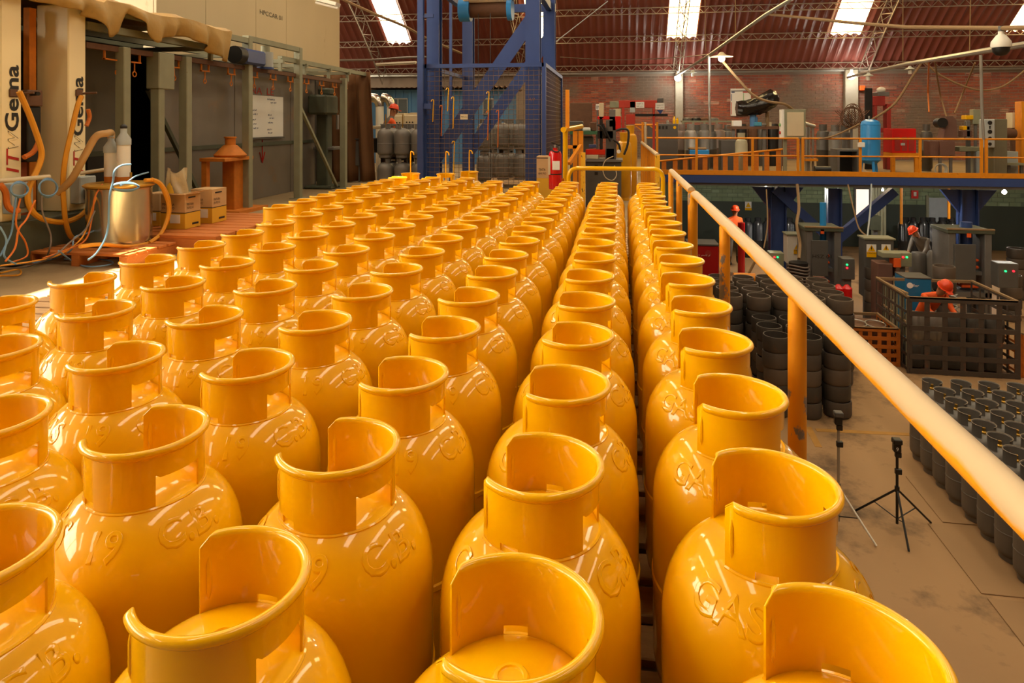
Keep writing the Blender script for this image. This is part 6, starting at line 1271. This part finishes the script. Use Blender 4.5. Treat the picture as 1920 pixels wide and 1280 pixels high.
# presses, cabinets
def press(px0, px1, py0, py1, Y, lb, stencil, ram):
    x0, x1 = atY(px0, 1, Y).x, atY(px1, 1, Y).x; zt = atY((px0+px1)/2, py0, Y).z; d = 0.8; w_ = x1 - x0
    t = thing('frame_press', lb, 'press', ((x0+x1)/2, Y, FZ), 'grey hydraulic frame presses')
    for x in (x0, x1 - 0.14): B().box(x, Y, FZ, x + 0.14, Y + d, zt - 0.08, 0.01).to('upright', Gry, t)
    B().box(x0 - 0.04, Y - 0.04, zt - 0.08, x1 + 0.04, Y + d, zt, 0.01).to('top_plate', GrnD, t); B().box(x0 - 0.04, Y - 0.05, zt, x1 + 0.04, Y + 0.02, zt + 0.03).to('top_edge', Rop, t)
    B().box(x0 + 0.14, Y + 0.1, zt - 1.0, x1 - 0.14, Y + d - 0.1, zt - 0.92).to('cross_plate', Gry, t); B().box(x0 + 0.1, Y - 0.03, FZ + 0.9, x0 + w_ * 0.62, Y, FZ + 1.7, 0.01).to('guard_plate', GryD, t)
    B().box(x0, Y, FZ + 0.55, x1, Y + d, FZ + 0.65).to('bed', Gry, t); c_ = (x0 + x1) / 2
    B().cyl((c_ + 0.1, Y + 0.4, zt - 0.95), (c_ + 0.1, Y + 0.4, zt + ram), 0.07 if ram > 0.2 else 0.12, n=20).to('ram_cylinder', BluT if ram > 0.2 else Blu, t, True)
    for z in (FZ + 0.72, FZ + 1.15, FZ + 1.3): B().box(x1 - 0.55, Y + 0.1, z, x1 - 0.2, Y + 0.5, z + 0.06, 0.02).to('orange_die', HiV, t)
    B().box(c_ - w_ * 0.1, Y - 0.04, FZ + 1.85, c_, Y - 0.03, FZ + 1.95).to('orange_tag', HiV, t)
    if stencil: write(stencil, t, Ink, (x0 + 0.12, Y - 0.034, FZ + 1.3), (1, 0, 0), (0, 0, 1), 0.08, 0.4)
    return t
press(1512, 1577, 427, 530, 15.9, 'grey hydraulic press with a tall blue ram stencilled HSZ 01', 'HSZ 01', 0.52)
press(1779, 1860, 431, 545, 15.9, 'grey hydraulic press with a short blue ram at the right', None, 0.12)
def elec(px0, py0, px1, py1, Y, m, lb, signs, name='electric_cabinet', dep=0.4, extra=None):
    q = pb(px0, py0, px1, py1, Y, dep); t = thing(name, lb, 'cabinet', ((q[0]+q[3])/2, Y, FZ))
    B().box(q[0], Y, q[2], q[3], Y + dep, q[5], 0.012).to('casing', m, t); B().box(q[0] - 0.03, Y - 0.03, q[5], q[3] + 0.03, Y + dep, q[5] + 0.03).to('rain_top', Grn, t)
    if q[2] > FZ + 0.1:
        for x in (q[0] + 0.05, q[3] - 0.05): B().box(x - 0.03, Y + 0.1, FZ, x + 0.03, Y + 0.2, q[2]).to('leg', Gry, t)
    for sx0, sy0, sx1, sy1 in signs:
        s_ = pb(sx0, sy0, sx1, sy1, Y - 0.012, 0.01); h = s_[5] - s_[2]; sg = B().box(s_[0], s_[1], s_[2], s_[3], s_[4], s_[5]).to('warning_sign', Pap, t); w_ = s_[3] - s_[0]; m0 = (s_[0]+s_[3])/2
        B().prism([(m0 - w_*0.42, s_[2] + h*0.46), (m0 + w_*0.42, s_[2] + h*0.46), (m0, s_[5] - h*0.04)], 'y', s_[1] - 0.004, s_[1] - 0.001).to('yellow_triangle', Yel, sg)
        B().prism([(m0 - w_*0.02, s_[2] + h*0.86), (m0 + w_*0.06, s_[2] + h*0.86), (m0 + 0.01, s_[2] + h*0.7), (m0 + w_*0.08, s_[2] + h*0.7), (m0 - w_*0.04, s_[2] + h*0.5), (m0 - 0.0, s_[2] + h*0.64), (m0 - w_*0.08, s_[2] + h*0.64)], 'y', s_[1] - 0.007, s_[1] - 0.005).to('bolt_symbol', Ink, sg)
        B().box(s_[0], s_[1] - 0.004, s_[2], s_[3], s_[1] - 0.001, s_[2] + h*0.42).to('yellow_field', Yel, sg)
        V_, F_, wd = glyphs('ATENCION'); kx = w_ * 0.9 / wd; g = WORG[sg.name]
        B().add([(s_[0] + w_*0.05 + v_[0]*kx, s_[1] - 0.006, s_[2] + h*0.26 + v_[1]*h*0.1) for v_ in V_], F_).to('lettering', Ink, sg, recalc=False)
    return t
elec(1622, 449, 1676, 560, 15.4, GryD, 'dark electrical cabinet with two yellow ATENCION signs', ((1625, 458, 1643, 482), (1653, 458, 1670, 482)))
elec(1476, 441, 1511, 495, 16.9, Wht, 'white electrical cabinet with a yellow ATENCION sign', ((1488, 456, 1502, 476),))
bpy.data.objects['electric_cabinet']['label'] = 'dark electrical cabinet with two yellow warning signs'; bpy.data.objects['electric_cabinet.001']['label'] = 'white electrical cabinet with one yellow warning sign'
def ctrl(px0, py0, px1, py1, Y, m, lb, lamps, base=True):
    q = pb(px0, py0, px1, py1, Y, 0.3); t = thing('control_box', lb, 'control box', ((q[0]+q[3])/2, Y, FZ), 'control boxes on the lower floor'); B().box(*q, 0.01).to('casing', m, t)
    if base: B().box((q[0]+q[3])/2 - 0.08, Y + 0.08, FZ, (q[0]+q[3])/2 + 0.08, Y + 0.22, q[2]).to('pedestal', Gry, t)
    for px, py, g in lamps: c_ = atY(px, py, Y); B().cyl((c_.x, Y - 0.02, c_.z), (c_.x, Y, c_.z), 0.02, n=12).to('green_lamp' if g else 'red_lamp', LedG if g else LedR, t, True)
ctrl(1579, 485, 1603, 524, 15.2, GryD, 'grey control box with green over red lamp beside the left press', ((1588, 496, 1), (1588, 502, 0)))
ctrl(1872, 494, 1910, 540, 15.2, GryD, 'grey control box with green and red lamps at the right', ((1885, 508, 1), (1900, 508, 0)), False)
ctrl(1675, 474, 1710, 500, 15.2, Grn, 'olive control box with red and green lamps beside the bending worker', ((1693, 482, 0), (1700, 482, 1)))
ctrl(1443, 474, 1470, 500, 16.2, Grn, 'olive control box with dim lamps left of the white cabinet', ((1452, 482, 0), (1458, 482, 1)))
t = thing('orange_head_machine', 'machine with an orange head beside the olive control box', 'machine', (atY(1672, 500, 14.8).x, 14.8, FZ))
for q4, dd, nm, m_ in (((1646, 494, 1674, 530), 0.4, 'brown_casing', BrW), ((1676, 484, 1690, 502), 0.25, 'orange_head', HiV), ((1680, 500, 1688, 520), 0.2, 'spindle', Rst), ((1655, 474, 1690, 484), 0.3, 'arm', Grn)):
    q = pb(*q4, 14.8, dd)
    if nm == 'brown_casing': q = (q[0], q[1], FZ, q[3], q[4], q[5])
    B().box(*q, 0.012).to(nm, m_, t)
Y = 14.0; q = pb(1697, 522, 1747, 560, Y, 0.5); t = thing('blue_welder', 'blue welding power source with a white oval badge', 'welder', ((q[0]+q[3])/2, Y, FZ)); B().box(q[0], Y, FZ + 0.1, q[3], Y + 0.5, q[5], 0.015).to('casing', mat('welder_blue', '1E6C9A', 0.4), t); B().box(q[0], Y - 0.01, q[5] - 0.005, q[3], Y + 0.5, q[5] + 0.015).to('lid', GryD, t); c_ = atY(1706, 535, Y); B().cyl((c_.x, Y - 0.008, c_.z), (c_.x, Y, c_.z), 0.055, n=20).to('oval_badge', Pap, t, True); write('Miller', t, Pap, (c_.x - 0.03, Y - 0.01, c_.z - 0.02), (1, 0, 0), (0, 0, 1), 0.05, 0.19)
for x in (q[0] + 0.05, q[3] - 0.05): B().cyl((x, Y + 0.1, FZ + 0.06), (x, Y + 0.4, FZ + 0.06), 0.06, n=12).to('caster', Blk, t, True)
# chain-like springs beside the stack
for px, lb in ((1748, 'left'), (1788, 'right')):
    x = atY(px, 550, 13.8).x; b = B()
    b.tube([(x + 0.06 * math.cos(a_ * 0.7), 13.8 + 0.06 * math.sin(a_ * 0.7), FZ + 0.3 + 0.009 * a_) for a_ in range(90)], 0.014, 5)
    b.top('coil_spring', Zin, '%s shiny coil spring beside the stack behind the dark cage' % lb, 'spring', 'coil springs', smooth=True)
# red fire point
t = thing('fire_point', 'red fire point with two extinguishers below the left control box', 'fire equipment', (atY(1585, 560, 14.6).x, 14.6, FZ))
for px in (1572, 1588): x = atY(px, 560, 14.6).x; B().lathe([(0, FZ + 0.3), (0.1, FZ + 0.3), (0.1, FZ + 0.95), (0.03, FZ + 1.02), (0, FZ + 1.02)], 18, (x, 14.6, 0)).to('extinguisher', RedX, t, True); B().box(x - 0.1, 14.55, FZ, x + 0.1, 14.65, FZ + 0.3).to('shelf', Red, t)
# bin with coil, barrels
x = atY(1497, 492, 15.6).x; t = thing('wire_drum', 'dark drum of coiled black cable left of the press', 'cable drum', (x, 15.6, FZ))
B().cyl((x, 15.6, FZ), (x, 15.6, FZ + 1.25), 0.2, n=18).to('post_drum', Blk, t, True)
for k_ in range(5): B().tube([(x + (0.21 + 0.01 * (k_ % 2)) * math.cos(a_ * PI / 8), 15.6 + 0.21 * math.sin(a_ * PI / 8), FZ + 0.9 + 0.07 * k_ + 0.02 * math.sin(a_ * PI / 4)) for a_ in range(16)], 0.02, 6, True).to('cable_turn', HosG, t, True)
# black cylinders against the lower wall
bcm = B().lathe([(0, 0), (0.13, 0), (0.155, 0.06), (0.155, 0.55), (0.16, 0.56), (0.155, 0.57), (0.155, 1.05), (0.11, 1.14), (0.09, 1.16), (0.09, 1.26), (0.085, 1.26), (0.085, 1.16), (0, 1.15)], 22).mesh('body', BlkC, True)
for i, (px, Y) in enumerate(((1694, 23.0), (1712, 23.0), (1730, 23.0), (1748, 23.0), (1766, 23.0), (1784, 23.0), (1802, 23.0), (1703, 23.5), (1739, 23.5), (1775, 23.5))):
    p = atY(px, 400, Y); o = bpy.data.objects.new('black_cylinder', bcm); C.objects.link(o); o.location = (p.x, Y, FZ + 0.0); o.scale = (1, 1, (atY(px, 408, Y).z - FZ) / 1.26)
    o['label'] = 'glossy black tall cylinder before the green block wall, %s of the %s row' % (ORD[i if i < 7 else i - 7], 'front' if i < 7 else 'rear'); o['category'] = 'gas cylinder'; o['group'] = 'black cylinders under the mezzanine'
for i, (px, Y) in enumerate(((1402, 22.5), (1421, 22.5), (1440, 22.5), (1460, 22.5), (1480, 22.5), (1499, 22.5))):
    p = atY(px, 410, Y); o = bpy.data.objects.new('black_cylinder', bcm); C.objects.link(o); o.location = (p.x, Y, FZ); o.scale = (1.1, 1.1, (atY(px, 408, Y).z - FZ) / 1.26)
    o['label'] = 'glossy black cylinder deep under the mezzanine, %s from the left' % ORD[i]; o['category'] = 'gas cylinder'; o['group'] = 'black cylinders under the mezzanine'
# signs, door, switch cupboard on the lower wall
q = pb(1742, 371, 1778, 420, 24.9, 0.05); t = B().box(q[0], 24.9, FZ, q[3], 24.97, q[5]).top('door_1', mat('pale_blue_door', 'A8B4BC', 0.5), kind='structure'); B().box(q[0] - 0.08, 24.92, FZ, q[0], 24.98, q[5] + 0.08).to('door_frame', Grn, t); B().box(q[3], 24.92, FZ, q[3] + 0.08, 24.98, q[5] + 0.08).to('door_frame', Grn, t)
for x0, y0, x1, y1, lb, m_ in ((1709, 357, 1722, 372, 'red square fire sign on the green block wall', RedX), (1640, 359, 1650, 375, 'small red and white notice by the grey louvre', InkR), (1397, 378, 1409, 394, 'yellow warning sign with triangle on the dark lower wall', Yel)):
    q = pb(x0, y0, x1, y1, 24.9, 0.02); t = thing('wall_sign', lb, 'sign', (q[0], 24.9, q[2]), 'signs on the lower wall'); B().box(*q).to('plate', Pap if m_ is Yel else m_, t); w_, h = q[3]-q[0], q[5]-q[2]
    if m_ is Yel: B().prism([(q[0] + w_*0.1, q[2] + h*0.35), (q[3] - w_*0.1, q[2] + h*0.35), ((q[0]+q[3])/2, q[5] - h*0.05)], 'y', 24.885, 24.899).to('triangle', Yel, t); B().box(q[0], 24.885, q[2], q[3], 24.899, q[2] + h*0.28).to('field', Yel, t)
    else: B().box(q[0] + w_*0.3, 24.885, q[2] + h*0.3, q[3] - w_*0.3, 24.899, q[2] + h*0.8).to('pictogram', Pap, t)
q = pb(1634, 405, 1652, 432, 20.5, 0.25); t = thing('switch_cupboard', 'grey switch cupboard hanging under the mezzanine by the louvre', 'cupboard', (q[0], 20.5, FZ)); B().box(*q, 0.01).to('box', GrnD, t); B().box(q[0] + 0.1, 20.6, FZ, q[0] + 0.2, 20.7, q[2]).to('post', Gry, t)
t = thing('pipe_louvre', 'row of vertical grey-green pipes behind the blue brace', 'pipes', (atY(1650, 400, 21).x, 21, FZ))
for px in (1637, 1642, 1647, 1653, 1658): x = atY(px, 400, 21).x; B().cyl((x, 21, FZ), (x, 21, -0.36), 0.045, n=10).to('pipe', Grn, t, True)
q = pb(1606, 355, 1629, 412, 24.9, 0.03); wn_ = B().box(q[0] - 0.06, 24.93, q[2] - 0.06, q[3] + 0.06, 24.97, q[5] + 0.06).top('window_9', GryD, kind='structure'); B().box(*q).to('pane', sky_mat('bright_lower_pane', 'FFE8D0', 1.2), wn_)
# red machine half hidden by the rail
q = pb(1290, 460, 1348, 520, 16.0, 0.7); t = thing('red_welder', 'dark red welding machine behind the far handrail posts', 'welder', ((q[0]+q[3])/2, 16.0, FZ)); B().box(q[0], 16.0, FZ + 0.1, q[3], 16.7, q[5], 0.02).to('casing', mat('deep_red', 'A00E10', 0.4), t); c_ = atY(1328, 475, 16.0); B().cyl((c_.x, 15.99, c_.z), (c_.x, 16.0, c_.z), 0.07, n=20).to('badge', RedD, t, True); B().box(q[0], 15.98, q[5], q[3], 16.7, q[5] + 0.03).to('lid', GryD, t); scrawl(t, Pap, (atY(1306, 480, 16.0).x, 15.99, atY(1306, 480, 16.0).z), (1, 0, 0), (0, 0, 1), 0.05, 0.3)
t = thing('floor_grinder', 'yellow and grey floor tool leaning under the handrail', 'tool', (atY(1402, 515, 15.0).x, 15.0, FZ)); x = atY(1402, 515, 15.0).x
B().cyl((x - 0.3, 15, FZ + 1.0), (x + 0.15, 15, FZ + 1.0), 0.1, n=14).to('motor', Ora, t, True); B().bar((x, 15, FZ + 1.05), (x + 0.3, 15.1, FZ + 1.6), 0.04, 0.04).to('handle', Rop, t); B().box(x - 0.35, 14.9, FZ, x + 0.2, 15.1, FZ + 0.9).to('crate', Rst, t)
for px, py, Y, lb in ((1390, 425, 20.0, 'small red lamp housing under the mezzanine'),):
    p = atY(px, py, Y); B().cyl((p.x, Y, FZ), (p.x, Y, p.z + 0.12), 0.1, n=14).top('red_canister', RedX, 'tall red canister in the dark under the mezzanine', 'canister', smooth=True)
# brown cables dropping from the mezzanine edge
cable('drop_cable', 'thick tan cable dropping from the mezzanine to the cable drum', 'cable', [hang(1495, 346, 17.6), hang(1498, 390, 17.0), hang(1494, 420, 16.5), hang(1500, 455, 16.0), hang(1498, 485, 15.6)], 0.035, Rop)
cable('drop_cable', 'thin cable curving to the dark electrical cabinet', 'cable', [hang(1590, 346, 17.6), hang(1600, 390, 17.0), hang(1612, 430, 16.4), hang(1635, 447, 15.5)], 0.018, Rop)
cable('drop_cable', 'grey cable hanging beside the grey louvre', 'cable', [hang(1634, 345, 17.6), hang(1632, 390, 17.0), hang(1626, 447, 15.6)], 0.018, GryL)
cable('drop_cable', 'thin cable hanging from the left under-floor lamp', 'cable', [hang(1437, 355, 17), hang(1439, 420, 16.5), hang(1432, 465, 16)], 0.016, Rop)
B().tube([hang(1690, 352, 22), hang(1690, 420, 22)], 0.04, 8).top('orange_pipe', Ora, 'thin orange vertical pipe left of the red fire sign', 'pipe', smooth=True); B().tube([hang(1779, 352, 22), hang(1779, 410, 22)], 0.04, 8).top('orange_pipe', Ora, 'thin orange vertical pipe right of the pale door', 'pipe', smooth=True)
# workers below
p = atY(1722, 470, 19.2); person('person in grey overalls and red helmet bent over a black cylinder', (p.x + 0.2, 19.2, FZ), -0.9, 0.75, (-0.35, -0.5, 0.8), [Skn, ClG, ClG, ClG, Blk], [(0.02, -0.12, -0.25), (-0.05, -0.18, -0.15)])
x = atY(1722, 470, 17.4).x
gas_c = thing('bench_cylinder', 'grey cylinder the bent worker is handling', 'gas cylinder', (x, 17.4, FZ)); B().lathe([(0, FZ + 0.3), (0.18, FZ + 0.3), (0.2, FZ + 0.36), (0.2, FZ + 1.12), (0.14, FZ + 1.22), (0, FZ + 1.25)], 24, (x, 17.4, 0)).to('body', GDk, gas_c, True); B().box(x - 0.2, 17.2, FZ, x + 0.2, 17.6, FZ + 0.3).to('turntable', GryD, gas_c)
x2 = atY(1752, 470, 17.2).x; gas_c = thing('bench_cylinder', 'pale grey cylinder standing right of the bent worker', 'gas cylinder', (x2, 17.2, FZ)); B().lathe([(0, FZ + 0.0), (0.15, FZ), (0.16, FZ + 0.06), (0.16, FZ + 1.2), (0.12, FZ + 1.3), (0, FZ + 1.33)], 24, (x2, 17.2, 0)).to('body', GCy, gas_c, True); B().cyl((x2, 17.2, FZ + 1.3), (x2, 17.2, FZ + 1.4), 0.05, n=12).to('valve', Zin, gas_c, True)
p = atY(1738, 580, Yk + 0.95); person('person in orange overalls and red helmet stooping behind the dark cage', (p.x, Yk + 1.1, FZ), 0.25, 0.8, (0.1, -0.6, 0.8), [Skn, HiV, HiV, HiV, Blk], [(0.04, -0.14, -0.24), (-0.05, -0.2, -0.06)], 1.0, 0.1)
p = atY(1376, 400, 21.2); person('person in dark clothes and red helmet deep under the mezzanine', (p.x, 21.2, FZ), 0.2, 0.15, (0, -0.1, 1), [Skn, HiV, HiV, ClG, Blk], [(0.03, -0.05, -0.27), (-0.02, -0.18, -0.12)])
# two light stands with flashes
for (px, py, topy, lb, leg0) in ((1682, 990, 836, 'black tripod light stand with a flash numbered 9', True), (1572, 985, 785, 'light stand with a grey pole and flash nearer the shells', False)):
    c_ = atZ(px, py, FZ); hh = atY(px, topy, c_.y).z; t = thing('light_stand', lb, 'light stand', (c_.x, c_.y, FZ), 'flash light stands')
    B().cyl((c_.x, c_.y, FZ + 0.05), (c_.x, c_.y, hh - 0.08), 0.014, n=10).to('pole', Blk if leg0 else Zin, t, True)
    kz = FZ + 0.42
    for a_ in ((0.35, 2.5, 4.6) if leg0 else (5.4, 2.2, 3.6)):
        d = Vector((math.cos(a_), math.sin(a_), 0)); e = Vector((c_.x, c_.y, FZ + 0.012)) + d * 0.42
        B().cyl((c_.x, c_.y, kz), tuple(e), 0.011, n=8).to('leg', (Blk if leg0 or a_ != 5.4 else Wht), t, True); mid = Vector((c_.x, c_.y, kz)).lerp(e, 0.55); B().cyl((c_.x, c_.y, FZ + 0.1), tuple(mid), 0.006, n=6).to('stay', Blk, t, True)
    B().cyl((c_.x, c_.y, kz - 0.03), (c_.x, c_.y, kz + 0.03), 0.024, n=12).to('collar', Blk, t, True); B().box(c_.x - 0.02, c_.y - 0.02, hh - 0.3, c_.x + 0.045, c_.y + 0.02, hh - 0.24, 0.005).to('clamp', Blk, t); B().box(c_.x - 0.02, c_.y - 0.02, hh - 0.12, c_.x + 0.04, c_.y + 0.02, hh - 0.06, 0.005).to('bracket', Blk, t)
    f = B().box(c_.x - 0.04, c_.y - 0.03, hh - 0.06, c_.x + 0.035, c_.y + 0.03, hh + 0.03, 0.008).to('flash_body', Blk, t); B().box(c_.x - 0.05, c_.y - 0.05, hh + 0.03, c_.x + 0.04, c_.y + 0.03, hh + 0.085, 0.008).to('flash_head', GryD if not leg0 else Blk, f)
    if leg0:
        V_, F_, wd = glyphs('9'); B().add([(c_.x - 0.02 + v_[0] * 0.04, c_.y - 0.033, hh - 0.04 + v_[1] * 0.04) for v_ in V_], F_).to('lettering', Pap, f, recalc=False)
